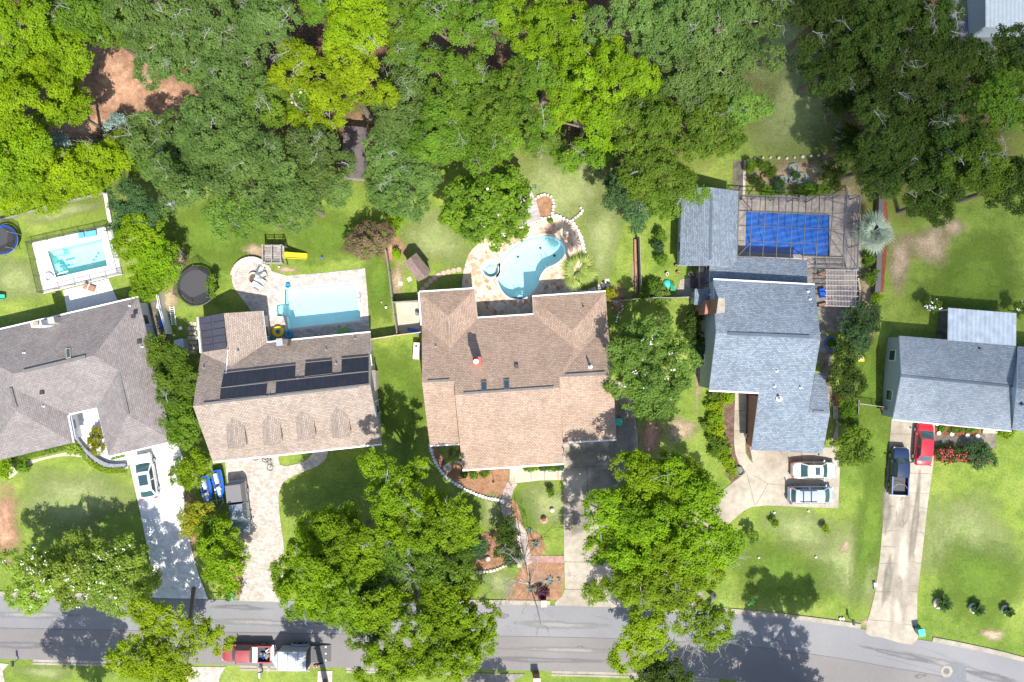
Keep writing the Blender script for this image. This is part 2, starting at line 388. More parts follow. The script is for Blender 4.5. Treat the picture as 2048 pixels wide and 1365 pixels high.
def glassy(name, tint, gl=.04, rough=.02, bump=.12):
    m, nt, b = newmat(name); nt.nodes.remove(b)
    tr = ND(nt, "ShaderNodeBsdfTransparent"); tr.inputs[0].default_value = col4(tint)
    g = ND(nt, "ShaderNodeBsdfGlossy"); g.inputs["Roughness"].default_value = rough
    fr = ND(nt, "ShaderNodeFresnel"); fr.inputs[0].default_value = 1.33
    geo = ND(nt, "ShaderNodeNewGeometry")
    bp = ND(nt, "ShaderNodeBump"); bp.inputs["Strength"].default_value = bump; bp.inputs["Distance"].default_value = .02
    nt.links.new(noise_node(nt, geo.outputs["Position"], 3, 3, .5), bp.inputs["Height"])
    nt.links.new(bp.outputs[0], g.inputs["Normal"]); nt.links.new(bp.outputs[0], fr.inputs["Normal"])
    mx = ND(nt, "ShaderNodeMixShader"); nt.links.new(fr.outputs[0], mx.inputs[0]); nt.links.new(tr.outputs[0], mx.inputs[1]); nt.links.new(g.outputs[0], mx.inputs[2])
    nt.links.new(mx.outputs[0], nt.nodes["Material Output"].inputs[0]); return m
M['water'] = glassy("pool_water", (.64, .93, .99), bump=.3)
M['wateraqua'] = glassy("pool_water_aqua", (.70, .97, .96))
def screen(name, c, alpha):
    m, nt, b = newmat(name); b.inputs["Base Color"].default_value = col4(c); b.inputs["Alpha"].default_value = alpha
    b.inputs["Roughness"].default_value = .8; return m
M['net'] = screen("safety_net", (.03, .03, .03), .5)
M['screen'] = screen("insect_screen", (.08, .08, .08), .10)
M['meshfence'] = screen("mesh_fence", (.03, .03, .03), .33)

def foliage(name, dark, light, trans=.44, rough=.55, scale=.35, leafc=None):
    m, nt, b = newmat(name)
    at = ND(nt, "ShaderNodeAttribute", attribute_name="tone"); g = ND(nt, "ShaderNodeNewGeometry"); oi = ND(nt, "ShaderNodeObjectInfo")
    n = noise_node(nt, g.outputs["Position"], scale, 3, .6)
    a = ND(nt, "ShaderNodeMath", operation='MULTIPLY_ADD'); a.inputs[1].default_value = .6; nt.links.new(at.outputs["Fac"], a.inputs[0])
    k = ND(nt, "ShaderNodeMath", operation='MULTIPLY_ADD'); k.inputs[1].default_value = 1.3; k.inputs[2].default_value = -.48; nt.links.new(n, k.inputs[0])
    nt.links.new(k.outputs[0], a.inputs[2])
    st = [(0, dark), (1, light)] if leafc is None else [(0, dark), (.8, light), (1, leafc)]
    c = ramp(nt, a.outputs[0], st)
    hs = ND(nt, "ShaderNodeHueSaturation"); nt.links.new(c, hs.inputs["Color"])
    r1 = ND(nt, "ShaderNodeMapRange"); r1.inputs[3].default_value = .492; r1.inputs[4].default_value = .508; nt.links.new(oi.outputs["Random"], r1.inputs[0]); nt.links.new(r1.outputs[0], hs.inputs["Hue"])
    r2 = ND(nt, "ShaderNodeMapRange"); r2.inputs[3].default_value = .85; r2.inputs[4].default_value = 1.15; nt.links.new(oi.outputs["Random"], r2.inputs[0]); nt.links.new(r2.outputs[0], hs.inputs["Value"])
    nt.links.new(hs.outputs[0], b.inputs["Base Color"]); b.inputs["Roughness"].default_value = rough; b.inputs["Specular IOR Level"].default_value = .18
    tl = ND(nt, "ShaderNodeBsdfTranslucent"); nt.links.new(hs.outputs[0], tl.inputs[0])
    mx = ND(nt, "ShaderNodeMixShader"); mx.inputs[0].default_value = trans
    nt.links.new(b.outputs[0], mx.inputs[1]); nt.links.new(tl.outputs[0], mx.inputs[2])
    nt.links.new(mx.outputs[0], nt.nodes["Material Output"].inputs[0]); return m
FO = {
 'bright': foliage("leaves_bright", (.085, .155, .003), (.29, .46, .008)),
 'lime': foliage("leaves_lime", (.125, .20, .003), (.36, .50, .008)),
 'mid': foliage("leaves_mid", (.052, .108, .008), (.195, .325, .022)),
 'olive': foliage("leaves_olive", (.052, .103, .020), (.20, .315, .068)),
 'dark': foliage("leaves_dark_shaded", (.026, .052, .006), (.088, .15, .016)),  # own dark leaf colour, plus shade painted in for the upper-right woods
 'deep': foliage("leaves_deep", (.03, .075, .024), (.095, .18, .055)),
 'gloss': foliage("leaves_magnolia", (.035, .08, .004), (.16, .28, .010), rough=.55, trans=.2),
 'crepe': foliage("leaves_crepe", (.12, .20, .018), (.34, .48, .06), leafc=(.30, .22, .06)),
 'soft': foliage("leaves_soft", (.065, .13, .018), (.23, .37, .055)),
 'plum': foliage("leaves_purple_brown", (.10, .07, .04), (.27, .20, .11)),
 'yellow': foliage("leaves_yellow", (.16, .19, .01), (.42, .40, .02)),
 'pale': foliage("leaves_silver", (.24, .32, .22), (.46, .54, .42), trans=.15),
 'blue': foliage("leaves_blue_green", (.10, .19, .16), (.26, .36, .30), trans=.15),
 'palm': foliage("leaves_palm", (.14, .20, .03), (.38, .44, .12), trans=.25),
 'sago': foliage("leaves_sago", (.02, .055, .01), (.06, .12, .02), trans=.15),
 'purple': foliage("leaves_purple", (.04, .012, .02), (.12, .04, .06), trans=.2),
}
M['blossom'] = plain("white_blossom", (.80, .80, .76), .7)
M['pink'] = plain("pink_blossom", (.62, .05, .10), .6)
M['seed'] = plain("cream_blossom", (.52, .42, .28), .8)
# ================= SETTING: ground, road, drives, beds =================
POOL1 = [(96, 503), (205, 478), (215, 532), (113, 555)]
POOL2 = [(570, 579), (712, 567), (716, 603), (718, 622), (721, 622), (721, 641), (575, 658), (572, 633), (555, 633), (554, 610), (570, 608)]
POOL3 = smooth([(1000.5, 543.6), (1001.8, 525.6), (1016, 505), (1034, 490), (1057, 478), (1087.7, 472.3), (1108, 474.4), (1123.6, 484.6), (1130.8, 500), (1126, 515), (1111, 528), (1093, 536), (1081, 551), (1075, 572), (1059.5, 590), (1041.5, 598.7), (1018.5, 595), (1003, 579.5), (995.4, 559)], 4)
POOL4 = [(1492, 424), (1658, 431), (1658, 512), (1490, 505)]
def circ(cx, cy, r, n=24, ry=None):
    return [(cx + r * math.cos(2 * math.pi * k / n), cy + (ry or r) * math.sin(2 * math.pi * k / n)) for k in range(n)]
SPA = circ(982, 538, 16.5, 20)
g = sheet("ground", [(-900, -900, 0), (900, -900, 0), (900, 900, 0), (-900, 900, 0)], 0, M['grass'], holes=[POOL1, POOL2, POOL3, POOL4, SPA], world=True)

def softpatch(name, px, py, rx, ry, m, z=.004, rot=0, seed=0):
    """irregular ground patch that thins out towards its rim"""
    rg = random.Random(seed * 77 + int(px)); n = 40; rings = 7
    ph = [rg.uniform(0, 6.28) for _ in range(4)]
    me_v = []; fade = []
    c, s = math.cos(R(rot)), math.sin(R(rot))
    for i in range(rings + 1):
        q = i / rings
        for k in range(n):
            t = 2 * math.pi * k / n
            w = 1 + .16 * math.sin(2 * t + ph[0]) + .11 * math.sin(3 * t + ph[1]) + .08 * math.sin(5 * t + ph[2])
            x, y = rx * q * w * math.cos(t), ry * q * w * math.sin(t)
            p = W(px + x * c - y * s, py + x * s + y * c); me_v.append((p.x, p.y, z)); fade.append(max(0, 1 - q) * 1.15)
    F = [(i * n + (k + 1) % n, i * n + k, (i + 1) * n + k, (i + 1) * n + (k + 1) % n) for i in range(rings) for k in range(n)]
    F = [tuple(reversed(f)) for f in F]
    mb = MB(); mb.add(me_v, F); o = mb.build(name, m)
    a = o.data.attributes.new("fade", 'FLOAT', 'POINT'); a.data.foreach_set("value", fade)
    o["kind"] = "structure"; return o
# unseen cloud added high up to shade the upper right of the gardens
def shade_cloud(cx, cy, r, z=1200, sx=1.0, sy=1.0):
    to_sun = -sd; t = z / to_sun.z; n, m = 40, 16; P = []; rg = random.Random(4)
    ph = [rg.uniform(0, 6.28) for _ in range(6)]
    for j in range(m + 1):
        b = math.pi * j / m - math.pi / 2
        for i in range(n):
            a = 2 * math.pi * i / n
            q = r * (1 + .13 * math.sin(2 * a + ph[0]) + .10 * math.sin(3 * a + ph[1] + b) + .07 * math.sin(7 * a + ph[2]) * math.cos(3 * b))
            P.append((q * math.cos(a) * math.cos(b) * sx, q * math.sin(a) * math.cos(b) * sy, q * .3 * math.sin(b)))
    mb = MB(); mb.add(P, [(j * n + i, j * n + (i + 1) % n, (j + 1) * n + (i + 1) % n, (j + 1) * n + i) for j in range(m) for i in range(n)])
    mt, nt, b_ = newmat("shade_cloud_vapour"); nt.nodes.remove(b_)
    tr = ND(nt, "ShaderNodeBsdfTransparent"); tr.inputs[0].default_value = (1, 1, 1, 1); df = ND(nt, "ShaderNodeBsdfTranslucent"); df.inputs[0].default_value = (.9, .9, .9, 1)
    mx = ND(nt, "ShaderNodeMixShader"); mx.inputs[0].default_value = .34
    nt.links.new(tr.outputs[0], mx.inputs[1]); nt.links.new(df.outputs[0], mx.inputs[2]); nt.links.new(mx.outputs[0], nt.nodes["Material Output"].inputs[0])
    o = mb.build("shade_cloud", mt, sm=True); o.location = (cx + to_sun.x * t, cy + to_sun.y * t, z); o["kind"] = "structure"; return o
shade_cloud(W(2060, 150).x, W(2060, 150).y, 40, sx=.78, sy=.86)
# woodland floor
for i, (x, y, rx, ry) in enumerate([(150, 60, 260, 330), (480, 90, 420, 330), (900, 60, 420, 300), (1300, 60, 350, 330), (1850, 120, 300, 330), (420, -150, 900, 260), (1500, -180, 800, 220)]):
    softpatch("forest_floor", x, y, rx, ry, M['forestfloor'], .004 + .001 * i, seed=i)
Z = .014
for i, (x, y, rx, ry, m, rot) in enumerate([
    (235, 160, 120, 140, 'strawsoft', 0), (320, 190, 90, 80, 'strawsoft', 0), (240, 170, 100, 110, 'strawsoft', 0), (170, 250, 110, 35, 'strawsoft', 0), (725, 275, 40, 55, 'strawsoft', 0),
    (1590, 210, 110, 130, 'grass3', 0), (1560, 90, 60, 120, 'grass3', 20), (1120, 380, 110, 110, 'grass3', 30), (1205, 480, 40, 120, 'grass3', 0), (870, 480, 90, 60, 'grass3', 0),
    (150, 1000, 150, 70, 'grass3', 10), (120, 425, 90, 20, 'grass3', -15), (30, 560, 60, 60, 'grass3', 0), (1700, 1130, 120, 90, 'grass3', 0), (1930, 1080, 110, 120, 'grass3', 20), (1600, 1060, 90, 50, 'grass3', 0),
    (660, 470, 150, 60, 'grass2', 0), (760, 560, 34, 120, 'grass2', 0), (420, 470, 120, 80, 'grass2', 0), (800, 800, 60, 130, 'grass2', 0), (1740, 760, 60, 120, 'grass2', 0), (1950, 560, 130, 90, 'grass2', 0), (1750, 900, 60, 90, 'grass2', 0), (1055, 1020, 30, 50, 'grass2', 0), (1560, 1150, 140, 70, 'grass2', 0), (1960, 1160, 90, 120, 'grass2', 0),  # the patch behind the right house puts soft shade into the lawn colour
    (5, 1050, 40, 110, 'strawsoft', -5), (60, 1130, 30, 30, 'strawsoft', 0), (510, 503, 30, 16, 'soil', 0), (575, 540, 26, 8, 'soil', 0), (350, 520, 28, 40, 'soil', 0), (340, 600, 18, 40, 'soil', 0), (1800, 520, 34, 62, 'soil', 8), (1905, 455, 34, 20, 'soil', 0), (1690, 1095, 13, 14, 'soil', 0), (1860, 490, 60, 40, 'soil', 0),
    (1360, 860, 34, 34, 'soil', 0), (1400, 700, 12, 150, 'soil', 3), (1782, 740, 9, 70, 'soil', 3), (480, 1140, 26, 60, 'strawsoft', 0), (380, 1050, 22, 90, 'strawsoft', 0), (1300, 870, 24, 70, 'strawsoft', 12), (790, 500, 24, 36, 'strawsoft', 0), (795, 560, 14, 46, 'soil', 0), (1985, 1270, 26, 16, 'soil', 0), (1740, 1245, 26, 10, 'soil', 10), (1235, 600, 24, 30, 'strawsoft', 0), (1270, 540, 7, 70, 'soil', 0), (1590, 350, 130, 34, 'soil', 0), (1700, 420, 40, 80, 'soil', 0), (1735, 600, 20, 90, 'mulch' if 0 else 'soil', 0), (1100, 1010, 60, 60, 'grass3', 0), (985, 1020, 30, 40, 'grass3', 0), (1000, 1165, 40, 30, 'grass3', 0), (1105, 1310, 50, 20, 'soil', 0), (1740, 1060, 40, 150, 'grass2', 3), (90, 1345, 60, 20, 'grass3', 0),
]):
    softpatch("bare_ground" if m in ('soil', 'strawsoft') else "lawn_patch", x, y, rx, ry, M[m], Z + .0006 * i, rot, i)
Z = .05
# road in two lanes
TOP = [(-900, 1170), (-300, 1184), (0, 1192), (250, 1196), (480, 1200), (760, 1205), (980, 1209), (1220, 1213), (1440, 1225), (1560, 1236), (1700, 1254), (1770, 1268), (1900, 1290), (2048, 1324), (2300, 1400), (2900, 1640)]
MID = [(-900, 1236), (-300, 1250), (0, 1256), (250, 1261), (480, 1265), (760, 1269), (980, 1272), (1220, 1277), (1440, 1288), (1560, 1300), (1700, 1320), (1770, 1333), (1900, 1356), (2048, 1392), (2300, 1468), (2900, 1710)]
BOT = [(-900, 1300), (-300, 1313), (0, 1318), (250, 1324), (480, 1331), (760, 1337), (980, 1340), (1220, 1345), (1400, 1354), (1540, 1370), (1680, 1390), (1760, 1405), (1890, 1428), (2030, 1464), (2280, 1540), (2860, 1780)]
TOP, MID, BOT = (smooth(p, 4, False) for p in (TOP, MID, BOT))
mb = MB()
def strip(mb, A, B, z):
    P = [W(*p) for p in A] + [W(*p) for p in B]; n = len(A)
    mb.add([(p.x, p.y, z) for p in P], [(n + i, n + i + 1, i + 1, i) for i in range(n - 1)])
strip(mb, TOP, MID, Z); mb.mi = 1; strip(mb, MID, BOT, Z); mb.mi = 2
strip(mb, [(x, y - .7) for x, y in MID], [(x, y + .5) for x, y in MID], Z + .004)
rg = random.Random(3)
for (x0, y0, x1, y1) in [(1180, 1230, 1215, 1238), (980, 1318, 1240, 1322), (1480, 1262, 1620, 1300), (1840, 1292, 2040, 1372), (1750, 1310, 1900, 1350), (60, 1290, 330, 1298), (500, 1250, 690, 1256)]:
    pts = [(x0 + (x1 - x0) * t / 9, y0 + (y1 - y0) * t / 9 + rg.uniform(-1.5, 1.5)) for t in range(10)]
    strip(mb, pts, [(x, y + .45) for x, y in pts], Z + .004)
mb.build("road", [M['asphalt'], M['asphalt2'], M['tar']])["kind"] = "structure"
rstain = multi("road_stain", [(.9, 8, [(.3, (.145, .142, .145)), (.7, (.185, .18, .18))])], soft=1.1, bump=.1)
rpale = multi("road_worn", [(.9, 8, [(.3, (.215, .21, .208)), (.7, (.238, .232, .228))])], soft=1.1, bump=.1)
for i, (x, y, rx, ry, m, r_) in enumerate(((60, 1230, 90, 9, 'p', 1), (520, 1245, 120, 8, 'p', 1), (1120, 1250, 90, 10, 'p', 1), (1080, 1320, 120, 7, 's', 1), (640, 1245, 14, 5, 's', 0), (1010, 1232, 10, 5, 's', 0), (1160, 1295, 8, 4, 's', 0), (1130, 1300, 150, 6, 'p', 1), (1900, 1330, 120, 8, 'p', 13), (1800, 1310, 90, 6, 's', 11), (40, 1290, 90, 7, 's', 1), (1840, 1352, 14, 5, 's', 0), (1985, 1355, 70, 8, 's', 14), (480, 1215, 60, 6, 's', 1))):
    softpatch("road_wear", x, y, rx, ry, rstain if m == 's' else rpale, Z + .006 + .0005 * i, r_, i)
sheet("road_patch", smooth([(1888, 1340), (1890, 1330), (1915, 1326), (1928, 1332), (1932, 1350), (1925, 1375), (1890, 1372), (1882, 1355)], 3), Z + .0145, M['patch'])
def kerb(name, pts, w, h=.12, inner=True):
    """kerb along a pixel polyline, w metres wide"""
    pts = [W(*p) for p in pts]; L = []; Rr = []
    for i, p in enumerate(pts):
        d = (pts[min(i + 1, len(pts) - 1)] - pts[max(i - 1, 0)]).normalized(); u = Vector((-d.y, d.x, 0)) * (w / 2)
        L.append(p + u); Rr.append(p - u)
    n = len(pts); prof = [(0, 0), (0, .35), (0, 1)]
    P = []
    for i in range(n):
        a, b = L[i], Rr[i]
        P += [(a.x, a.y, -.02), (a.x, a.y, h), tuple(a.lerp(b, .38).xy) + (h,), tuple(a.lerp(b, .48).xy) + (Z + .012,), (b.x, b.y, Z + .008), (b.x, b.y, -.02)]
    F = [(i * 6 + j, (i + 1) * 6 + j, (i + 1) * 6 + j + 1, i * 6 + j + 1) for i in range(n - 1) for j in range(5)]
    F += [(0, 1, 2, 3, 4, 5), tuple(reversed([6 * (n - 1) + j for j in range(6)]))]
    mb = MB(); mb.add(P, F); o = mb.build(name, M['kerb'], fix=True); o["kind"] = "structure"; return o
def sub(pts, x0, x1, dy=0): return [(x, y + dy) for x, y in pts if x0 <= x <= x1]
for a, b in ((-900, 306), (414, 478), (562, 1112), (1262, 1300), (1405, 1725), (1836, 2900)):
    kerb("kerb", sub(TOP, a, b, -4.5), .5)
for a, b in ((60, 372), (452, 636), (665, 925), (1050, 1440), (1440, 2900)):
    q = sub(BOT, a, b, 4.5); kerb("kerb", list(reversed(q)), .5)

zd = .056
DA = smooth([(215, 905), (330, 870), (352, 885), (372, 936), (368, 1000), (382, 1092), (398, 1150)], 3, False) + [(416, 1198), (304, 1196), (310, 1169), (296, 1100), (282, 1030), (259, 926), (240, 926)]
sheet("driveway", DA, zd, M['paverwhite'])
sheet("entry_court", [(128, 815), (205, 795), (232, 920), (258, 926), (256, 938), (232, 936), (205, 925), (180, 908), (160, 885), (150, 880)], zd - .004, M['paverwhite'])
sheet("front_walk", smooth([(30, 928), (75, 918), (130, 905), (165, 900), (186, 912), (190, 927), (165, 915), (125, 913), (80, 922), (50, 936), (20, 958), (18, 945)], 3), .04, M['conclight'])
DB = [(449, 915), (456, 972), (468, 1060), (484, 1110), (486, 1160), (479, 1202), (561, 1204), (566, 1150), (568, 1092), (562, 1050), (557, 1000), (559, 982)] + smooth([(568, 964), (589, 951), (638, 931), (654, 913), (656, 890)], 3, False) + [(634, 895)] + smooth([(630, 902), (609, 923), (576, 932), (560, 930)], 3, False) + [(555, 905)]
sheet("driveway", DB, zd, M['paver'])
sheet("driveway_apron_far", [(372, 1334), (452, 1334), (440, 1352), (432, 1400), (360, 1400), (366, 1360)], zd, M['paver'])
sheet("footpath_far", [(636, 1342), (665, 1342), (663, 1420), (632, 1420)], zd, M['paver'])
sheet("driveway_far", [(925, 1346), (1050, 1348), (1030, 1362), (1000, 1400), (880, 1400), (905, 1360)], zd, M['paverdark'])
sheet("driveway_far", [(-60, 1322), (18, 1328), (6, 1342), (10, 1365), (14, 1420), (-80, 1420)], zd, M['paver'])
DC = [(1126, 880), (1128, 1106), (1130, 1178), (1124, 1192), (1110, 1204), (1110, 1211), (1262, 1216), (1262, 1208), (1236, 1196), (1228, 1180), (1228, 1010), (1236, 968)] + smooth([(1256, 950), (1271, 925), (1276, 890), (1273, 850), (1262, 800), (1248, 765)], 3, False) + [(1215, 765), (1215, 878)]
sheet("driveway", DC, zd, M['conc'], lines=[[(1126, 937), (1175, 934), (1272, 930)], [(1126, 1004), (1228, 1005)], [(1128, 1058), (1228, 1060)], [(1128, 1124), (1228, 1126)], [(1129, 1179), (1228, 1181)], [(1172, 880), (1176, 1012), (1179, 1060)], [(1219, 880), (1222, 934)]], linemat=M['joint'], lw=.05)
for a in ((1180, 915, 56, 34), (1245, 880, 32, 90), (1205, 975, 44, 46), (1160, 1040, 24, 34)):
    o = softpatch("driveway_stain", *a, M['concdirtysoft'] if 'concdirtysoft' in M else M['soil'], zd + .008 + a[0] * 1e-6)
    o.data.materials.clear(); 
    if 'stainsoft' not in M: M['stainsoft'] = multi("concrete_mildew", [(.8, 8, [(.3, (.15, .135, .105)), (.7, (.27, .245, .195))])], soft=.9, bump=.1)
    o.data.materials.append(M['stainsoft'])
sheet("front_walk", [(1020, 935), (1127, 930), (1127, 960), (1080, 961), (1037, 966), (1028, 966), (1019, 962)], zd + .006, M['conclight'], lines=[[(1062, 945), (1062, 962)], [(1089, 943), (1089, 961)], [(1116, 941), (1116, 960)]], linemat=M['joint'])
PC = [(1026, 964), (1016, 985), (1011, 1010), (1018, 1035), (1032, 1050), (1044, 1068), (1048, 1090), (1052, 1112), (1060, 1128)]
def band(cl, w):
    cl = smooth(cl, 4, False); L = []; Q = []
    for i, p in enumerate(cl):
        a = cl[max(0, i - 1)]; b = cl[min(len(cl) - 1, i + 1)]; d = Vector((b[0] - a[0], b[1] - a[1])).normalized()
        L.append((p[0] - d.y * w / 2, p[1] + d.x * w / 2)); Q.append((p[0] + d.y * w / 2, p[1] - d.x * w / 2))
    return L + list(reversed(Q))
sheet("garden_path", band(PC, 19), zd, M['brickpale'])
sheet("brick_path", [(1058, 1112), (1080, 1111), (1128, 1112), (1128, 1126), (1060, 1124)], zd + .004, M['brickpath'])
sheet("garden_path", band([(1037, 1060), (1038, 1085), (1035, 1110), (1040, 1135)], 9), .044, M['conclight'])
sheet("mulch_bed", smooth([(858, 888), (872, 925), (895, 955), (922, 973), (950, 987), (985, 998), (1003, 1000), (1012, 985), (1020, 965), (1018, 937), (925, 932), (915, 885)], 3), .04, M['straw'])
sheet("mulch_bed", smooth([(960, 1072), (985, 1062), (1032, 1068), (1036, 1095), (1022, 1122), (1000, 1138), (955, 1142), (945, 1110)], 3), .04, M['straw'])
sheet("mulch_bed", smooth([(1052, 1068), (1074, 1064), (1088, 1085), (1089, 1106), (1060, 1108)], 3), .04, M['straw'])
sheet("mulch_bed", smooth([(1020, 1003), (1032, 1004), (1044, 1040), (1038, 1050), (1028, 1032)], 3), .04, M['straw'])
sheet("mulch_bed", [(1052, 1122), (1128, 1126), (1127, 1175), (1118, 1200), (1010, 1200), (1024, 1168), (1040, 1140)], .042, M['straw'])
sheet("mulch_bed", [(1040, 933), (1127, 928), (1127, 942), (1075, 944), (1045, 944)], .048, M['straw'])
sheet("mulch_bed", [(1003, 1000), (1012, 1004), (1012, 1040), (1000, 1032), (998, 1010)], .045, M['straw'])
DD = [(1500, 895), (1660, 895), (1672, 850), (1663, 800), (1670, 800), (1678, 840), (1676, 860), (1671, 915), (1680, 925), (1676, 1017), (1534, 1011)] + smooth([(1503, 1014), (1477, 1030), (1440, 1070), (1410, 1140), (1404, 1220), (1408, 1228)], 3, False) + [(1296, 1222), (1304, 1214), (1320, 1120), (1380, 1020), (1440, 985), (1488, 948), (1505, 925)]
sheet("driveway", DD, zd, M['conc'], lines=[[(1494, 948), (1503, 985), (1510, 1014)], [(1575, 904), (1574, 918), (1604, 918)], [(1505, 950), (1536, 968), (1580, 972)], [(1536, 968), (1512, 1010)], [(1603, 905), (1603, 925)]], linemat=M['joint'], lw=.035)
sheet("front_walk", smooth([(1470, 785), (1492, 785), (1490, 890), (1494, 912), (1506, 928)], 3, False) + [(1496, 950)] + smooth([(1478, 928), (1468, 890), (1470, 790)], 3, False), zd + .006, M['conc'], lines=[[(1470, 822), (1492, 822)], [(1469, 862), (1491, 862)]], linemat=M['joint'])
sheet("mulch_bed", [(1490, 785), (1518, 785), (1508, 870), (1506, 925), (1494, 908), (1492, 890)], .048, M['mulch'])
sheet("mulch_bed", smooth([(1440, 785), (1470, 785), (1470, 890), (1480, 930), (1492, 950), (1468, 968), (1450, 940), (1450, 880)], 3), .042, M['mulch'])
DE = [(1783, 835), (1771, 974), (1765, 1053), (1759, 1120), (1750, 1184), (1740, 1225), (1733, 1246), (1731, 1266), (1740, 1272), (1766, 1276), (1800, 1286), (1825, 1290), (1836, 1276), (1834, 1246), (1834, 1194), (1843, 1118), (1854, 1015), (1866, 930), (1870, 838)]
sheet("driveway", DE, zd, M['conc'], lines=[[(1780, 868), (1868, 870)], [(1775, 945), (1862, 948)], [(1768, 985), (1858, 987)], [(1767, 1014), (1820, 1012), (1854, 1018)], [(1764, 1065), (1780, 1062), (1815, 1062), (1848, 1066)], [(1761, 1093), (1800, 1095), (1815, 1112)], [(1757, 1127), (1790, 1128), (1815, 1122), (1842, 1128)], [(1750, 1184), (1834, 1184)], [(1735, 1240), (1770, 1242), (1830, 1252)]], linemat=M['joint'], lw=.035)
stn = multi("tyre_worn_concrete", [(.8, 8, [(.3, (.36, .32, .26)), (.7, (.44, .39, .32))])], soft=.9, bump=.1)
for a in ((1806, 1110, 22, 130, 4), (1800, 1010, 20, 60, 4), (1795, 1225, 22, 60, 2)):
    softpatch("driveway_wear", *a[:4], stn, zd + .009 + a[0] * 1e-6, a[4])
for a in ((1830, 1040, 9, 90, 5), (1775, 1160, 10, 60, 5), (1772, 1020, 10, 60, 3)):
    softpatch("driveway_stain", *a[:4], M['stainsoft'], zd + .0125 + a[0] * 1e-6, a[4])
sheet("front_walk", [(1868, 868), (1960, 870), (1990, 845), (1992, 898), (1960, 895), (1867, 890)], zd + .006, M['concdirty'])
sheet("mulch_bed", [(1869, 845), (1960, 850), (1957, 874), (1871, 869)], .066, M['redmulch'])
sheet("mulch_bed", [(1866, 893), (1985, 897), (1982, 928), (1864, 922)], .048, M['redmulch'])
sheet("mulch_bed", [(1754, 390), (1772, 392), (1776, 440), (1772, 520), (1766, 585), (1752, 585)], .048, M['redmulch'])
# pool decks, patios
D1 = [(64, 486), (223, 451), (246, 549), (87, 588)]
sheet("pool_deck", D1, .05, M['white_conc'], holes=[POOL1])
sheet("patio", [(127, 581), (217, 558), (240, 612), (137, 635)], .046, M['white_conc'])
cl = [(505 + 41 * math.cos(t), 557 - 42 * math.sin(t)) for t in [R(a) for a in range(20, 236, 12)]]
D2 = [(572, 552), (650, 546), (730, 537), (735, 590), (741, 690), (520, 700)] + list(reversed(cl[1:]))
D2 = [(572, 552), (650, 546), (730, 537), (735, 590), (741, 690), (520, 700), (505, 625)] + list(reversed(cl)) + [(555, 546)]
sheet("pool_deck", D2, .05, M['paverpool'], holes=[POOL2])
D3 = smooth([(923, 585), (926, 550), (932, 525), (944, 500), (985, 470), (1045, 462), (1075, 445), (1110, 437), (1140, 446), (1158, 466), (1167, 490), (1166, 515), (1158, 540), (1148, 560), (1140, 590)], 3, False) + [(1140, 640), (924, 640)]
sheet("pool_deck", D3, .05, M['flag'], holes=[POOL3, SPA])
sheet("pool_deck", [(1470, 390), (1720, 392), (1722, 545), (1470, 530)], .05, M['paverlanai'], holes=[POOL4])
sheet("patio", [(1600, 535), (1720, 538), (1715, 615), (1690, 660), (1660, 668), (1640, 640), (1625, 600)], .044, M['paverdark'])
sheet("side_path", smooth([(1636, 640), (1650, 660), (1664, 700), (1662, 760), (1666, 800), (1655, 800), (1640, 740), (1636, 690)], 3), .040, M['concdirty'])
sheet("boardwalk", [(1467, 322), (1488, 323), (1485, 400), (1465, 400)], .05, M['concdirty'])
sheet("wooden_deck", [(1033, 368), (1052, 362), (1072, 402), (1082, 440), (1046, 452), (1030, 410)], .3, pavers("deck_boards", ((.34, .31, .29), (.46, .43, .40)), 3, .16, -22, mortar=(.06, .05, .05)))
sheet("side_yard_slab", [(792, 606), (845, 604), (850, 666), (798, 668)], .046, M['conclight'])
sheet("side_yard_slab", [(1396, 536), (1420, 536), (1420, 600), (1385, 600), (1352, 590), (1360, 560), (1385, 555)], .046, M['paverlanai'])
sheet("side_yard_slab", [(299, 605), (320, 600), (345, 668), (330, 690), (312, 690)], .046, M['concdirty'])
sheet("side_yard_slab", [(1880, 620), (1900, 630), (1900, 690), (1870, 690)], .046, M['concdirty'])
sheet("mulch_bed", smooth([(1072, 398), (1090, 391), (1104, 394), (1108, 410), (1104, 432), (1085, 436), (1074, 425)], 3), .052, M['straw'])
sheet("paved_yard", [(1890, -60), (1990, -60), (1990, 110), (1900, 110)], .046, M['patch'])
sheet("raised_bed_wall", [(1487, 322), (1492, 322), (1489, 398), (1484, 398)], .12, M['stone'])
# ================= HOUSES =================
def plane_of(Vd, f):
    a, b, c = (W(*Vd[k]) for k in f[:3]); n = (b - a).cross(c - a).normalized()
    if n.z < 0: n = -n
    return (a, n)
def roof(name, Vd, faces, mat, parent, th=.16, rim=None):
    keys = [k for k in Vd if any(k in f for f in faces)]; P = [W(*Vd[k]) - parent.location for k in keys]
    me = bpy.data.meshes.new(name); F = []
    for f in faces:
        idx = [keys.index(k) for k in f]
        if sum(P[idx[i]].x * P[idx[(i + 1) % len(idx)]].y - P[idx[(i + 1) % len(idx)]].x * P[idx[i]].y for i in range(len(idx))) < 0: idx.reverse()
        F.append(idx)
    me.from_pydata(P, [], F)
    uv = me.uv_layers.new(name="UVMap")
    for p in me.polygons:
        n = p.normal; u = Vector((0, 0, 1)).cross(n)
        u = u.normalized() if u.length > 1e-4 else Vector((1, 0, 0)); v = n.cross(u)
        for li in p.loop_indices:
            q = P[me.loops[li].vertex_index] + parent.location
            uv.data[li].uv = (q.dot(u), q.dot(v))
    me.materials.append(mat); me.materials.append(rim or M['white'])
    o = bpy.data.objects.new(name, me); C.objects.link(o); o.parent = parent
    s = o.modifiers.new("thick", 'SOLIDIFY'); s.thickness = th; s.offset = -1; s.material_offset_rim = 1; s.material_offset = 1
    return o
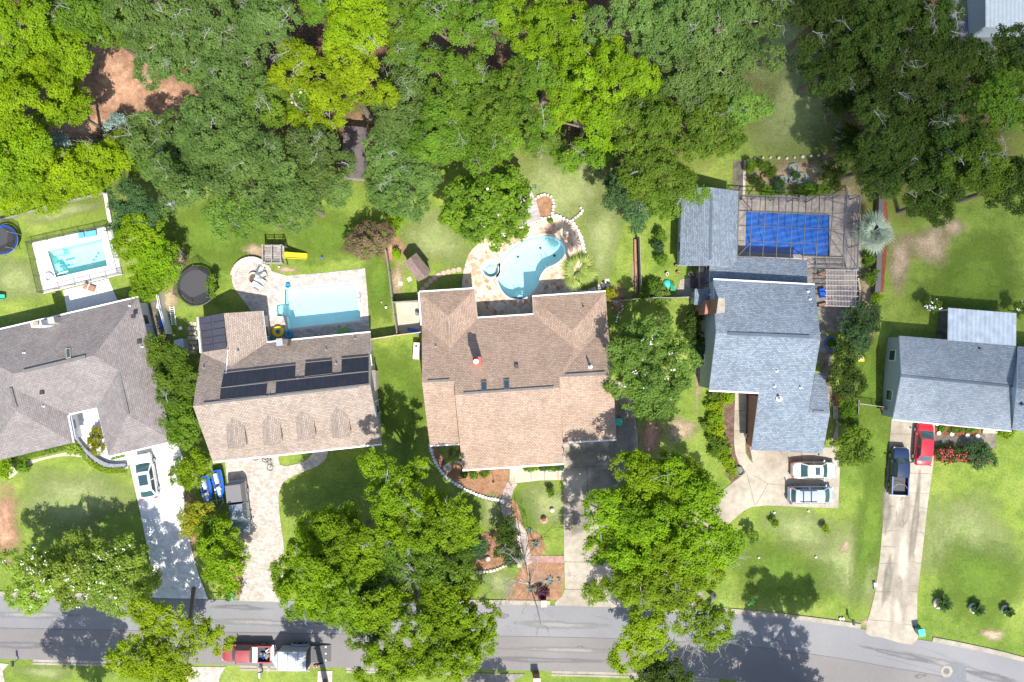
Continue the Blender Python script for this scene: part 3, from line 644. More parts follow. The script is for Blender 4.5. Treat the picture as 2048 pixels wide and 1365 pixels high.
def walls(Vd, outline, mat, parent, ins=.4, drop=.22, name="wall", wins=True, winmat=None, base=0):
    P = [W(*Vd[k]) if isinstance(k, str) else W(*k) for k in outline]
    Q = inset(P, ins); n = len(P)
    mb = MB(); off = parent.location
    for i in range(n):
        a, b = Q[i], Q[(i + 1) % n]; za, zb = P[i].z - drop, P[(i + 1) % n].z - drop
        mb.add([(a.x, a.y, base), (b.x, b.y, base), (b.x, b.y, zb), (a.x, a.y, za)], [(0, 1, 2, 3)])
    wo = mb.build(name, mat, parent, world=True)
    if wins:
        for i in range(n):
            a, b = Q[i], Q[(i + 1) % n]; d = b - a; L = d.length
            if L < 2.6: continue
            d.normalize(); A = sum(Q[j][0] * Q[(j + 1) % n][1] - Q[(j + 1) % n][0] * Q[j][1] for j in range(n))
            nn = Vector((d.y, -d.x)) * (1 if A > 0 else -1); k = max(1, int(L / 3.4))
            if min(P[i].z, P[(i + 1) % n].z) < 2.3: continue
            for j in range(k):
                c = a + d * (L * (j + .5) / k); rz = math.atan2(d.y, d.x)
                f = MB(); f.box((c.x + nn.x * .02, c.y + nn.y * .02, 1.45), (1.15, .08, 1.25), rz)
                fo = f.build("window", M['white'], parent, world=True)
                g2 = MB(); g2.box((c.x + nn.x * .045, c.y + nn.y * .045, 1.45), (.98, .06, 1.08), rz)
                gg = g2.build("pane", M['glass'], fo, world=False)
                gg.data.transform(Matrix.Translation(-off))
    return wo
def slab(name, quad, plane, off, th, mat, parent):
    """thin panel lying on a roof plane"""
    t = [rp(p[0], p[1], plane, off + th) for p in quad]; b = [rp(p[0], p[1], plane, off) for p in quad]
    n = len(quad); mb = MB()
    nn = (t[1] - t[0]).cross(t[2] - t[0]); o1 = list(range(n)); o2 = [i + n for i in range(n)]
    if nn.z < 0: o1.reverse()
    else: o2.reverse()
    mb.add(t + b, [o1, o2] + [(i, (i + 1) % n, n + (i + 1) % n, n + i) for i in range(n)])
    return mb.build(name, mat, parent, world=True, fix=True)
def roofbar(name, a, b, plane, w, h, mat, parent):
    A, B = rp(*a, plane, h / 2), rp(*b, plane, h / 2)
    mb = MB(); mb.bar(A, B, w, h); return mb.build(name, mat, parent, world=True)
def vent(p, plane, parent, r=.07, h=.4, mat='white', name="vent_pipe"):
    q = rp(*p, plane); mb = MB(); mb.tube([(q.x, q.y, q.z - .1), (q.x, q.y, q.z + h)], r, 10)
    mb.lathe((q.x, q.y, q.z + .02), [(r * 2.2, 0), (r * 1.1, .06)], 10)
    return mb.build(name, M[mat], parent, world=True)
def boxvent(p, plane, parent, s=.32, mat='dark'):
    q = rp(*p, plane); mb = MB(); mb.box((q.x, q.y, q.z + .1), (s, s, .22)); mb.box((q.x, q.y, q.z + .225), (s * 1.25, s * 1.25, .04))
    return mb.build("roof_vent", M[mat], parent, world=True)
def gutter(Vd, chain, parent, name="gutter", r=.075, out=.06):
    P = [W(*Vd[k]) for k in chain]; cen = parent.location
    mb = MB()
    for a, b in zip(P, P[1:]):
        d = (b - a).normalized(); u = Vector((d.y, -d.x, 0)).normalized()
        m = (a + b) / 2
        if u.dot(m - Vector((cen.x, cen.y, m.z))) < 0: u = -u
        o_ = u * out - Vector((0, 0, .07)); mb.bar(a + o_, b + o_, r * 2, .12)
    return mb.build(name, M['white'], parent, world=True)

# ---- house 1: grey-brown hipped house on the left ----
h1 = thing("house", "sprawling grey-brown hipped house at the left edge with white pool deck behind it", "house", W(100, 780))
S1 = .417
V1 = dict(NE=(277, 595, 2.7), SE=(345, 883, 2.7), SW=(217, 913, 2.7), IN=(193.6, 816, 2.7), IW=(134.6, 829, 2.7), LS=(146, 886, 2.7),
          LW=(-44, 931, 2.7), NW=(-103, 684, 2.7), R1=(28, 748, 5.1), R2=(188, 711, 5.15), G1=(237, 742, 4.27), G2=(256, 831, 4.2), L1=(20, 772, 4.75), L2=(33, 822, 4.75))
F1 = [['NE', 'R2', 'R1', 'NW'], ['NE', 'SE', 'G2', 'G1'], ['NE', 'G1', 'R2'], ['G2', 'SE', 'SW'], ['G1', 'G2', 'SW', 'IN'], ['R1', 'R2', 'G1', 'IN'], ['R1', 'IN', 'IW'], ['R1', 'IW', 'L1'], ['L1', 'IW', 'LS', 'L2'],
      ['L2', 'LS', 'LW'], ['L1', 'L2', 'LW', 'NW'], ['R1', 'L1', 'NW']]
roof("roof", V1, F1, M['sh1'], h1)
walls(V1, ['NW', 'NE', 'SE', 'SW', 'IN', 'IW', 'LS', 'LW'], M['wallwhite'], h1)
gutter(V1, ['NW', 'NE'], h1); gutter(V1, ['SE', 'SW', 'IN', 'IW', 'LS'], h1)
p1N = plane_of(V1, ['NE', 'R2', 'NW']); p1E = plane_of(V1, ['NE', 'SE', 'G2']); p1S = plane_of(V1, ['R1', 'R2', 'IN']); p1L = plane_of(V1, ['L1', 'IW', 'LS'])
roofbar("ridge_vent", (47, 744), (172, 714), p1N, .3, .12, M['vent'], h1)
roofbar("ridge_vent", (238, 746), (256, 828), p1E, .3, .12, M['vent'], h1)
roofbar("ridge_vent", (21, 776), (32, 815), p1L, .3, .12, M['vent'], h1)
sk = slab("skylight", [(133, 699), (142, 697), (143, 717), (134, 719)], p1N, .0, .14, M['woodpale'], h1)
slab("pane", [(134.4, 700.5), (141, 699), (141.8, 715.5), (135.2, 717.5)], p1N, .14, .02, M['glassteal'], sk).parent = h1
for p, pl in (((268, 633), p1N), ((280, 684), p1E), ((86, 785), p1S)): boxvent(p, pl, h1)
for p, pl in (((49, 706), p1N), ((260, 612), p1N), ((88, 813), p1L), ((285, 694), p1E)): vent(p, pl, h1, .05, .3)
mb = MB(); a = W(63, 645, 5.0); b = W(84, 640, 5.0); c = W(88, 651, 5.0); d = W(67, 656, 5.0)
mb.prism([a, b, c, d], 2.2, 5.3); mb.build("chimney", M['wallwhite'], h1, world=True, fix=True)
mb = MB(); e = [W(84, 641, 3.6), W(112, 634, 3.6), W(115, 646, 3.6), W(88, 651, 3.6)]; mb.prism(e, 2.2, 4.1); mb.build("chimney_shoulder", M['walltan'], h1, world=True, fix=True)
mb = MB(); q = W(75.5, 648, 5.3); mb.tube([(q.x, q.y, 5.3), (q.x, q.y, 5.65)], .16, 10); mb.box((q.x, q.y, 5.68), (.5, .4, .05)); mb.build("flue", M['terra'], h1, world=True)
slab("entry_porch_roof", [(136, 829), (144, 830), (153, 874), (147, 877)], (W(136, 829, 2.3), Vector((0, 0, 1))), 0, .12, M['wallgrey'], h1)

# ---- house 2: taupe house with four dormers ----
h2 = thing("house", "taupe shingled house with four dormers and black solar mats on its roof", "house", W(580, 790))
V2 = dict(GA=(396, 635, 2.9), GR=(448, 627, 4.3), GB=(526, 622, 2.6), GC=(534, 686, 2.9), GV=(462, 733, 4.3), GD=(402, 706, 2.9),
          BR=(741, 665.5, 2.9), RR=(740, 770, 6.3), RL=(386, 813, 6.3), FR=(763, 888, 2.9), FL=(426, 924, 2.9))
V2['GA'] = (396, 635, 2.9); V2['GB'] = (526, 622, 2.9); V2['GR'] = (448, 627, 4.55); V2['GV'] = (462, 733, 4.45)
_pb = plane_of(V2, ['RR', 'RL', 'BR'])
for k_ in ('GV', 'GC', 'GD'): V2[k_] = V2[k_][:2] + (rp(*V2[k_][:2], _pb).z,)
F2 = [['GA', 'GR', 'GV', 'GD'], ['GR', 'GB', 'GC', 'GV'], ['GD', 'GV', 'RL'], ['GV', 'GC', 'BR', 'RR', 'RL'], ['RL', 'RR', 'FR', 'FL']]
roof("roof", V2, F2, M['sh2'], h2)
walls(V2, ['GA', 'GR', 'GB', 'GC', 'BR', 'RR', 'FR', 'FL', 'RL', 'GD'], M['walltan'], h2)
gutter(V2, ['FL', 'FR'], h2); gutter(V2, ['GC', 'BR'], h2); gutter(V2, ['GB', 'GC'], h2); gutter(V2, ['GA', 'GD'], h2)
p2F = plane_of(V2, ['RL', 'RR', 'FL']); p2B = plane_of(V2, ['RR', 'RL', 'BR']); p2W = plane_of(V2, ['GA', 'GR', 'GD']); p2E = plane_of(V2, ['GB', 'GR', 'GC'])
def c5(*q): return [(330 + x / 3.9, 700 + y / 3.9) for x, y in q]
def c4(*q): return [(330 + x / 3.9, 450 + y / 3.9) for x, y in q]
for q in (c5((460, 185), (1020, 122), (1015, 228), (440, 298)), c5((438, 302), (800, 262), (790, 360), (430, 395)), c5((1097, 105), (1305, 85), (1305, 190), (1090, 215)),
          c5((870, 250), (1590, 174), (1590, 270), (865, 350)), c5((1380, 75), (1590, 55), (1590, 170), (1378, 190))):
    o = slab("solar_panel", q, p2B, .05, .06, M['solar'], h2)
    k = int(abs(q[1][0] - q[0][0]) / 11)
    mb = MB()
    for i in range(1, k):
        t = i / k; a_ = (q[0][0] + (q[1][0] - q[0][0]) * t, q[0][1] + (q[1][1] - q[0][1]) * t); b_ = (q[3][0] + (q[2][0] - q[3][0]) * t, q[3][1] + (q[2][1] - q[3][1]) * t)
        mb.bar(rp(*a_, p2B, .118), rp(*b_, p2B, .112), .02, .015)
    mb.build("panel_seam", M['solar2'], h2, world=True)
    mb = MB(); mb.bar(rp(*q[0], p2B, .13), rp(*q[1], p2B, .13), .08, .08); mb.bar(rp(*q[3], p2B, .13), rp(*q[2], p2B, .13), .05, .05); mb.build("header_pipe", M['frame'], h2, world=True)
for i in range(5):
    t0, t1 = i / 5, (i + 1) / 5
    for (xa, xb, xc, xd) in ((272, 362, 385, 300), (366, 460, 485, 389)):
        def P_(x0, x1, t): return (x0 + (x1 - x0) * t)
        yl = lambda x, t: (725 + (690 - 725) * (x - 272) / 188) * (1 - t) + (998 + (970 - 998) * (x - 300) / 185) * t
        q = [(P_(xa, xd, t0), 0), (P_(xb, xc, t0), 0), (P_(xb, xc, t1 - .015), 0), (P_(xa, xd, t1 - .015), 0)]
        q = [(q[0][0], yl(q[0][0], t0)), (q[1][0], yl(q[1][0], t0)), (q[2][0], yl(q[2][0], t1 - .015)), (q[3][0], yl(q[3][0], t1 - .015))]
        slab("solar_panel", c4(*q), p2W, .05, .06, M['solar2'], h2)
mb = MB(); pts = c5((490, 0), (485, 130), (478, 190)); mb.tube([rp(*p, p2E if i == 0 else p2B, .1) for i, p in enumerate(pts)], .035, 6); mb.build("solar_pipe", M['white'], h2, world=True)
roofbar("ridge_vent", *c5((300, 424), (1515, 288)), p2B, .22, .1, M['vent'], h2)
for (p, pl) in ((c5((305, 140))[0], p2B), (c4((1260, 975))[0], p2B), (c4((1485, 888))[0], p2B), (c5((1338, 108))[0], p2B), (c5((825, 360))[0], p2B), (c4((570, 985))[0], p2E), (c5((1040, 225))[0], p2B)): vent(p, pl, h2, .05, .35, 'metal')
# dormers
for (ax, ay), (fx, fy) in zip(c5((525, 522), (805, 500), (1065, 465), (1340, 442)), c5((548, 772), (830, 742), (1097, 706), (1372, 688))):
    zz = rp(ax, ay, p2F).z; za = zz - .5
    A = W(ax, ay, zz); Fp = W(fx, fy, zz); ax_ = (Fp - A).normalized(); side = Vector((-ax_.y, ax_.x, 0)); hw = .9
    def down(p, z):   # where a horizontal line at z along the dormer meets the roof
        q = intersect_line_plane(Vector((p.x, p.y, z)), Vector((p.x, p.y, z)) + ax_, p2F[0], p2F[1]); return q
    L0, R0 = down(A - side * hw, za), down(A + side * hw, za)
    L1 = Vector((Fp.x, Fp.y, za)) - side * hw; R1_ = Vector((Fp.x, Fp.y, za)) + side * hw
    dm = thing("dormer", None, None, (0, 0, 0)); dm.parent = h2; dm.location = A - h2.location
    me = bpy.data.meshes.new("dormer_roof"); PP = [v - A for v in (A, Fp, L1, L0, R0, R1_)]
    me.from_pydata(PP, [], [(0, 3, 2, 1), (0, 1, 5, 4)]); 
    if me.polygons[0].normal.z < 0: me.flip_normals()
    uv = me.uv_layers.new(name="UVMap")
    for p in me.polygons:
        n_ = p.normal; u = Vector((0, 0, 1)).cross(n_).normalized(); v = n_.cross(u)
        for li in p.loop_indices: uv.data[li].uv = (PP[me.loops[li].vertex_index].dot(u), PP[me.loops[li].vertex_index].dot(v))
    me.materials.append(M['sh2']); me.materials.append(M['sh2']); o = bpy.data.objects.new("roof", me); C.objects.link(o); o.parent = dm
    s = o.modifiers.new("t", 'SOLIDIFY'); s.thickness = .1; s.offset = -1
    mb = MB(); i_ = .14
    a_, b_ = L1 + side * i_ - ax_ * .2, R1_ - side * i_ - ax_ * .2; t_ = Fp - ax_ * .2
    zb = rp(fx, fy, p2F).z - .1
    mb.add([(a_.x, a_.y, zb), (b_.x, b_.y, zb), (b_.x, b_.y, za - .1), (t_.x, t_.y, zz - .12), (a_.x, a_.y, za - .1)], [(0, 1, 2, 3, 4)])
    la = L0 + side * i_; ra = R0 - side * i_
    for u0, u1 in ((la, a_), (ra, b_)):
        mb.add([(u0.x, u0.y, za - .4), (u1.x, u1.y, zb), (u1.x, u1.y, za - .1), (u0.x, u0.y, za - .1)], [(0, 1, 2, 3)])
    w_ = mb.build("wall", M['walltan'], dm); w_.data.transform(Matrix.Translation(-A))
    mb = MB(); c_ = (a_ + b_) / 2 + ax_ * .03; mb.box((c_.x, c_.y, (zb + za) / 2 - .02), (.9, .06, .8), math.atan2(side.y, side.x)); w_ = mb.build("window", M['glass'], dm); w_.data.transform(Matrix.Translation(-A))
mb = MB(); q = [W(553, 679, 5.3), W(563, 678, 5.3), W(565, 690, 5.3), W(554, 692, 5.3)]; mb.prism(q, 0, 5.3); mb.build("chimney", M['walltan'], h2, world=True, fix=True)
mb = MB(); q = [W(552, 678, 5.36), W(564, 677, 5.36), W(566, 691, 5.36), W(553, 693, 5.36)]; mb.prism(q, 5.3, 5.38); mb.build("chimney_cap", M['metal'], h2, world=True, fix=True)
mb = MB(); q = [W(564, 681, 3.6), W(579, 679, 3.6), W(577, 692, 3.6), W(565, 694, 3.6)]; mb.prism(q, 2.6, 4.1); mb.build("chimney_shoulder", M['sh2'], h2, world=True, fix=True)
# side bay and meter pipes on the east wall
VB = dict(a=(741.5, 740, 2.5), b=(751, 741, 2.2), c=(753, 782, 2.2), d=(743.5, 783, 2.5))
roof("bay_roof", VB, [['a', 'b', 'c', 'd']], M['sh2'], h2, .1); walls(VB, ['a', 'b', 'c', 'd'], M['walltan'], h2, .1, .1, "bay_wall", False)
for y in (800, 826, 850): mb = MB(); q = W(757 + (y - 800) * .07, y, 1); mb.tube([(q.x, q.y, .1), (q.x, q.y, 3.2)], .05, 6); mb.build("downpipe", M['white'], h2, world=True)

# ---- house 3: brown house with the kidney pool ----
h3 = thing("house", "brown shingled house in the centre with white gutters round a courtyard by the kidney pool", "house", W(1030, 760))
V3 = dict(a=(838.5, 585, 2.9), b=(949, 578, 2.9), c=(955, 637, 2.9), d=(1066.7, 630, 2.9), e=(1065, 594, 2.9), f=(1211.5, 584, 2.9), g=(1215, 642, 2.9),
          ap1=(897, 633, 4.1), v1=(901, 697, 4.1), w1=(843.6, 651, 2.9), ap2=(1145, 662, 4.5), v2=(1150, 698, 4.5),
          l0=(844, 766, 5.55), l1=(909, 762.5, 5.55), c0=(910, 790, 6.1), c1=(1119, 776, 6.1), r0=(1119, 754.6, 5.5), r1=(1226, 749.5, 5.5),
          lf0=(859.7, 891, 2.9), lf1=(918.7, 888, 2.9), cf0=(925, 940, 2.9), cf1=(1127.7, 927, 2.9), rf0=(1125.6, 885, 2.9), rf1=(1233, 879, 2.9))
F3 = [['a', 'b', 'ap1'], ['b', 'c', 'v1', 'ap1'], ['a', 'ap1', 'v1', 'w1'], ['e', 'f', 'ap2'], ['e', 'ap2', 'v2', 'd'], ['f', 'g', 'v2', 'ap2'],
      ['w1', 'v1', 'l1', 'l0'], ['v1', 'c', 'd', 'v2', 'r0', 'c1', 'c0', 'l1'], ['v2', 'g', 'r1', 'r0'],
      ['l0', 'l1', 'lf1', 'lf0'], ['c0', 'c1', 'cf1', 'cf0'], ['r0', 'r1', 'rf1', 'rf0']]
_pb = plane_of(V3, ['c', 'd', 'c0'])
for k_ in ('v1', 'v2', 'l1', 'r0', 'c1', 'l0', 'r1'): V3[k_] = V3[k_][:2] + (rp(*V3[k_][:2], _pb).z,)
roof("roof", V3, F3, M['sh3'], h3)
walls(V3, ['a', 'b', 'c', 'd', 'e', 'f', 'g', 'r1', 'rf1', 'rf0', 'cf1', 'cf0', 'lf1', 'lf0', 'l0', 'w1'], M['walltan'], h3, .35, .25)
for A_, B_, Cc in (('l1', 'c0', 'lf1'), ('c1', 'r0', 'rf0')):
    mb = MB()     # cheeks where the front roofs step
    pa, pb, pc = W(*V3[A_]), W(*V3[B_]), W(*V3[Cc]); mb.add([pa, pb, pc, Vector((pc.x, pc.y, 2.6)), Vector((pa.x, pa.y, 2.6))], [(0, 1, 2, 3, 4)]); mb.build("gable_cheek", M['walltan'], h3, world=True)
for ch in (['a', 'b', 'c', 'd', 'e', 'f'], ['a', 'w1'], ['rf0', 'rf1'], ['lf0', 'lf1']): gutter(V3, ch, h3)
gutter(V3, ['cf0', 'cf1'], h3, r=.09)
p3N = plane_of(V3, ['v1', 'c', 'r0']); p3N = plane_of(V3, ['c', 'd', 'c0']); p3C = plane_of(V3, ['c0', 'c1', 'cf0']); p3W = plane_of(V3, ['b', 'c', 'v1']); p3a = plane_of(V3, ['e', 'f', 'ap2'])
def c8(*q): return [(800 + x / 3.9, 570 + y / 3.9) for x, y in q]
for a_, b_ in (c8((497, 848), (1200, 800)), c8((217, 753), (388, 744)), c8((1293, 705), (1602, 686))): roofbar("ridge_vent", a_, b_, p3N, .2, .1, M['vent'], h3)
for q in (c8((633, 752), (677, 750), (678, 834), (636, 836)), c8((808, 740), (852, 738), (855, 820), (813, 822))):
    sk = slab("skylight", q, p3N, .0, .13, M['frame'], h3); cx = sum(p[0] for p in q) / 4; cy = sum(p[1] for p in q) / 4
    q2 = [(cx + (x - cx) * .78, cy + (y - cy) * .74 + .9) for x, y in q]; slab("skylight_pane", q2, p3N, .13, .02, M['glass'], h3)
mb = MB(); q = [W(*p, 7.6) for p in c8((567, 566), (628, 566), (632, 630), (570, 630))]; mb.prism(q, 4.2, 7.3); mb.build("chimney", M['brick'], h3, world=True, fix=True)
mb = MB(); mb.prism(inset(q, -.06), 7.3, 7.36); mb.build("chimney_cap", plain("red_cap", (.33, .07, .045), .6), h3, world=True, fix=True)
mb = MB(); q = W(*c8((594, 598))[0], 7.6); mb.tube([(q.x, q.y, 7.36), (q.x, q.y, 7.85)], .19, 12); mb.lathe((q.x, q.y, 7.85), [(.26, 0), (.24, .08), (.02, .14)], 12); mb.build("flue", M['white'], h3, world=True)
boxvent(c8((910, 636))[0], p3N, h3, .3); vent(c8((1484, 640))[0], p3N, h3, .1, 1.1); vent(c8((1430, 170))[0], p3a, h3, .05, .4, 'dark'); vent(c8((280, 482))[0], p3N, h3, .05, .35, 'metal')
mb = MB()
for (x0, x1) in ((368, 368), (392, 398)): 
    a_, b_ = c8((x0, 295), (x1, 465)); mb.bar(rp(*a_, p3W, .02), rp(*b_, p3W, .02), .03, .03)
mb.build("ridge_vent", M['vent'], h3, world=True)

# ---- house 4: blue-grey with caged pool ----
h4 = thing("house", "blue-grey shingled house with tall brick chimney, joined to the screened pool cage", "house", W(1540, 720))
V4 = dict(A=(1427, 560, 4.6), B=(1629.5, 570.5, 4.6), Rr=(1641, 679, 6.5), Rl=(1432, 666, 6.5), Fl=(1418, 780.5, 4.7), Fi=(1518, 785.6, 4.62), Wl=(1502.6, 901, 2.6), Wr=(1645, 907.5, 2.6),
          Gr=(1660, 827, 3.96), Gi=(1616, 825, 3.96), S0=(1631, 746, 2.6), S1=(1650, 746.5, 2.6))
F4 = [['A', 'B', 'Rr', 'Rl'], ['Rl', 'Rr', 'Gi', 'Fi', 'Fl'], ['Fi', 'Gi', 'Gr', 'Wr', 'Wl']]
roof("roof", V4, F4, M['sh4'], h4)
roof("side_roof", V4, [['S0', 'S1', 'Gr', 'Gi']], M['sh4'], h4)
walls(V4, ['A', 'B', 'Rr', 'Gi', 'Fi', 'Fl', 'Rl'], M['wallgrey'], h4, .12, .2)
walls(V4, ['Fi', 'Gi', 'S0', 'S1', 'Gr', 'Wr', 'Wl'], M['brick'], h4, .3, .2, "brick_wall", False)
gutter(V4, ['A', 'B'], h4); gutter(V4, ['Fl', 'Fi'], h4); gutter(V4, ['S0', 'S1'], h4, r=.05)
p4N = plane_of(V4, ['A', 'B', 'Rr']); p4S = plane_of(V4, ['Rl', 'Rr', 'Fl']); p4G = plane_of(V4, ['S0', 'S1', 'Gr'])
def c6(*q): return [(1300 + x / 3.9, 560 + y / 3.9) for x, y in q]
def c7(*q): return [(1300 + x / 3.9, 300 + y / 3.9) for x, y in q]
roofbar("ridge_vent", *c6((605, 420), (1245, 446)), p4N, .3, .1, M['sh4'], h4); roofbar("ridge_vent", *c6((1272, 1026), (1360, 1032)), p4G, .2, .08, M['vent'], h4)
for p, pl in (((1233, 92), p4N), ((1248, 152), p4N), ((988, 712), p4S), ((972, 832), p4S), ((1173, 842), p4S)): vent(c6(p)[0], pl, h4, .06, .3)
vent(c6((1005, 928))[0], p4S, h4, .13, .7)
PG = dict(a=(1361.5, 413, 2.6), m=(1421, 375, 3.8), b=(1477, 382.5, 2.6), c=(1473, 535, 2.6), n=(1418.5, 531, 3.8), d=(1359, 532, 2.6), a0=(1364, 376, 2.6))
roof("pool_house_roof", PG, [['a0', 'm', 'n', 'd'], ['m', 'b', 'c', 'n']], M['sh4'], h4)
walls(PG, ['a0', 'm', 'b', 'c', 'n', 'd'], M['wallgrey'], h4, .25, .2, "pool_house_wall"); 
p4P = plane_of(PG, ['m', 'b', 'c']); roofbar("ridge_vent", (1422.5, 390), (1420, 520), p4P, .25, .1, M['sh4'], h4)
LR = dict(a=(1470, 514.5, 2.5), b=(1614, 520.5, 2.5), c=(1615, 572, 3.5), d=(1419, 566, 3.5), e=(1419, 532, 2.9))
roof("link_roof", LR, [['a', 'b', 'c', 'd', 'e']], M['sh4'], h4, .12); walls(LR, ['a', 'b', 'c', 'd', 'e'], M['wallgrey'], h4, .25, .15, "link_wall", False)
gutter(LR, ['a', 'b'], h4, r=.05)
SR = dict(a=(1390, 578, 2.7), b=(1428, 579, 3.0), c=(1425, 611, 3.0), d=(1388.5, 610, 2.7)); roof("lean_to_roof", SR, [['a', 'b', 'c', 'd']], M['sh4'], h4, .1); walls(SR, ['a', 'b', 'c', 'd'], M['wallgrey'], h4, .2, .1, "lean_to_wall", False)
mb = MB(); q = [W(*p, 7.3) for p in c7((535, 1160), (583, 1160), (580, 1268), (520, 1275))]; mb.prism(q, 0, 7.25)
q2 = [W(1412, 598, 4.5), W(1440, 597, 4.5), W(1440, 630, 4.5), W(1410, 634, 4.5)]; mb.build("chimney", M['brick'], h4, world=True, fix=True)
mb = MB(); mb.prism([v + Vector((-.45 if i in (0, 3) else 0, 0, 0)) for i, v in enumerate(q)], 0, 4.4); mb.build("chimney_base", M['brick'], h4, world=True, fix=True)
mb = MB(); mb.prism(inset(q, -.03), 7.25, 7.32); mb.build("chimney_cap", M['kerb'], h4, world=True, fix=True)
mb = MB(); q = W(1419, 590, 3); mb.tube([(q.x, q.y, 2.8), (q.x, q.y, 3.5), (q.x + .4, q.y - .3, 3.6)], .06, 8); mb.lathe((q.x + .4, q.y - .3, 3.6), [(.02, 0), (.28, .1), (.3, .16)], 16); mb.build("dish", M['white'], h4, world=True)
# right neighbour
h5 = thing("house", "pale blue-grey gabled house at the right edge with ribbed metal patio roof", "house", W(1910, 750))
V5 = dict(A=(1798.7, 672, 2.7), B=(2033, 691, 2.7), Rr=(2030, 771.6, 4.0), Rl=(1803, 749, 4.0), Fr=(2023, 862, 2.7), Fl=(1785.5, 839, 2.7))
roof("roof", V5, [['A', 'B', 'Rr', 'Rl'], ['Rl', 'Rr', 'Fr', 'Fl']], M['sh5'], h5)
walls(V5, ['A', 'B', 'Rr', 'Fr', 'Fl', 'Rl'], M['wallgrey'], h5, .15, .2); p5N = plane_of(V5, ['A', 'B', 'Rr']); p5S = plane_of(V5, ['Rl', 'Rr', 'Fr'])
slab("ridge_cap", [(1803, 749), (2030, 771), (2030, 776), (1803, 754)], p5S, .0, .06, M['sh4'], h5)
V6 = dict(A=(2037, 693, 3.0), B=(2260, 712, 3.0), C_=(2250, 880, 3.0), D=(2026, 861, 3.0), R0=(2035, 777, 5.2), R1=(2255, 796, 5.2))
roof("wing_roof", V6, [['A', 'B', 'R1', 'R0'], ['R0', 'R1', 'C_', 'D']], M['sh4'], h5); walls(V6, ['A', 'B', 'R1', 'C_', 'D', 'R0'], M['wallgrey'], h5, .2, .2, "wing_wall")
p6 = plane_of(V6, ['R0', 'R1', 'D']); 
vent((1958, 697), p5N, h5, .06, .35, 'dark'); vent((2042, 808), p6, h5, .1, .4, 'dark')
gutter(V5, ['Fl', 'Fr'], h5, r=.04)
def ribbed(name, quad, mat, parent, pitch=.45):
    """corrugated sheet roof between four points (a-b top edge, d-c lower edge)"""
    a, b, c, d = quad; L = (b - a).length; n = int(L / pitch) * 4; mb = MB(); P = []
    for i in range(n + 1):
        t = i / n; z = (0, .05, .05, 0)[i % 4]
        for (p, q) in ((a, b), (d, c)):
            v = p.lerp(q, t); P.append((v.x, v.y, v.z + z))
    mb.add(P, [(2 * i, 2 * i + 1, 2 * i + 3, 2 * i + 2) for i in range(n)])
    o = mb.build(name, mat, parent, world=True); s = o.modifiers.new("t", 'SOLIDIFY'); s.thickness = .03; return o
tin = plain("ribbed_metal", (.40, .46, .51), .55, metal=.05, var=.22, scale=1.1)
ribbed("patio_roof", [W(1896, 616, 2.4), W(2033, 627, 2.4), W(2032, 692, 2.75), W(1895, 681, 2.75)], tin, h5)
for p in ((1898, 620), (1964, 625), (2029, 630)): mb = MB(); q = W(*p, 2.4); mb.tube([(q.x, q.y, 0), (q.x, q.y, 2.38)], .06, 8); mb.build("patio_post", M['white'], h5, world=True)
h6 = thing("shed_building", "pale ribbed metal roofed building at the top right corner behind dark trees", "building", W(2030, 0))
q = [W(1971, -80, 4), W(2150, -80, 4), W(2150, 56, 3.4), W(1971, 55, 3.4)]
ribbed("roof", q, plain("pale_metal", (.38, .43, .455), .6, var=.08, scale=2), h6, .4)
mb = MB(); mb.prism(inset(q, .3), 0, 3.3); mb.build("wall", M['wallgrey'], h6, world=True, fix=True)
# garden shed with gabled roof
gs = thing("garden_shed", "small brown-roofed garden shed turned at an angle beside the round stepping stones", "shed", W(833, 535))
def c3(*q): return [(780 + x / 3.9, 300 + y / 3.9) for x, y in q]
q = c3((105, 885), (205, 803), (315, 940), (220, 1030)); r_ = c3((155, 842), (272, 990))
VS = dict(a=q[0] + (2.2,), b=q[1] + (2.2,), c=q[2] + (2.2,), d=q[3] + (2.2,), r0=r_[0] + (3.0,), r1=r_[1] + (3.0,))
roof("roof", VS, [['a', 'r0', 'r1', 'd'], ['r0', 'b', 'c', 'r1']], M['shed'], gs, .08, M['shed']); walls(VS, ['a', 'r0', 'b', 'c', 'r1', 'd'], M['wood'], gs, .15, .12, wins=False)
mb = MB(); p = W(*c3((245, 1000))[0], 1); mb.box((p.x, p.y, .95), (.7, .06, 1.8), R(42)); mb.build("door", M['white'], gs, world=True)
gs2 = thing("garden_shed", "small red-roofed garden shed with white step half hidden at the edge of the woods", "shed", W(331, 392))
VT = dict(a=(322, 380, 2.2), b=(345, 376, 2.2), c=(349, 396, 2.2), d=(322, 400, 2.2), r0=(322, 388, 2.8), r1=(347, 385, 2.8))
roof("roof", VT, [['a', 'b', 'r1', 'r0'], ['r0', 'r1', 'c', 'd']], plain("red_roof", (.30, .10, .08), .8, var=.2, scale=4), gs2, .07); walls(VT, ['a', 'b', 'r1', 'c', 'd', 'r0'], M['wallwhite'], gs2, .1, .1, wins=False)
mb = MB(); mb.box(W(334, 402, .3), (1.7, .9, .3), R(8)); mb.build("step", M['white'], gs2, world=True)
mb = MB(); sb = thing("storage_box", "pale grey storage shed with flat lid beside the stepping-stone path left of the taupe house", "shed", W(365, 690))
mb.prism([W(348, 682, 1.5), W(364, 678, 1.5), W(368, 703, 1.5), W(352, 706, 1.5)], 0, 1.5); mb.build("body", M['wallgrey'], sb, world=True, fix=True)
mb = MB(); mb.prism([W(347, 681, 1.6), W(365, 677, 1.6), W(369, 704, 1.6), W(351, 707, 1.6)], 1.5, 1.58); mb.build("lid", plain("pale_lid", (.5, .52, .55), .6), sb, world=True, fix=True)

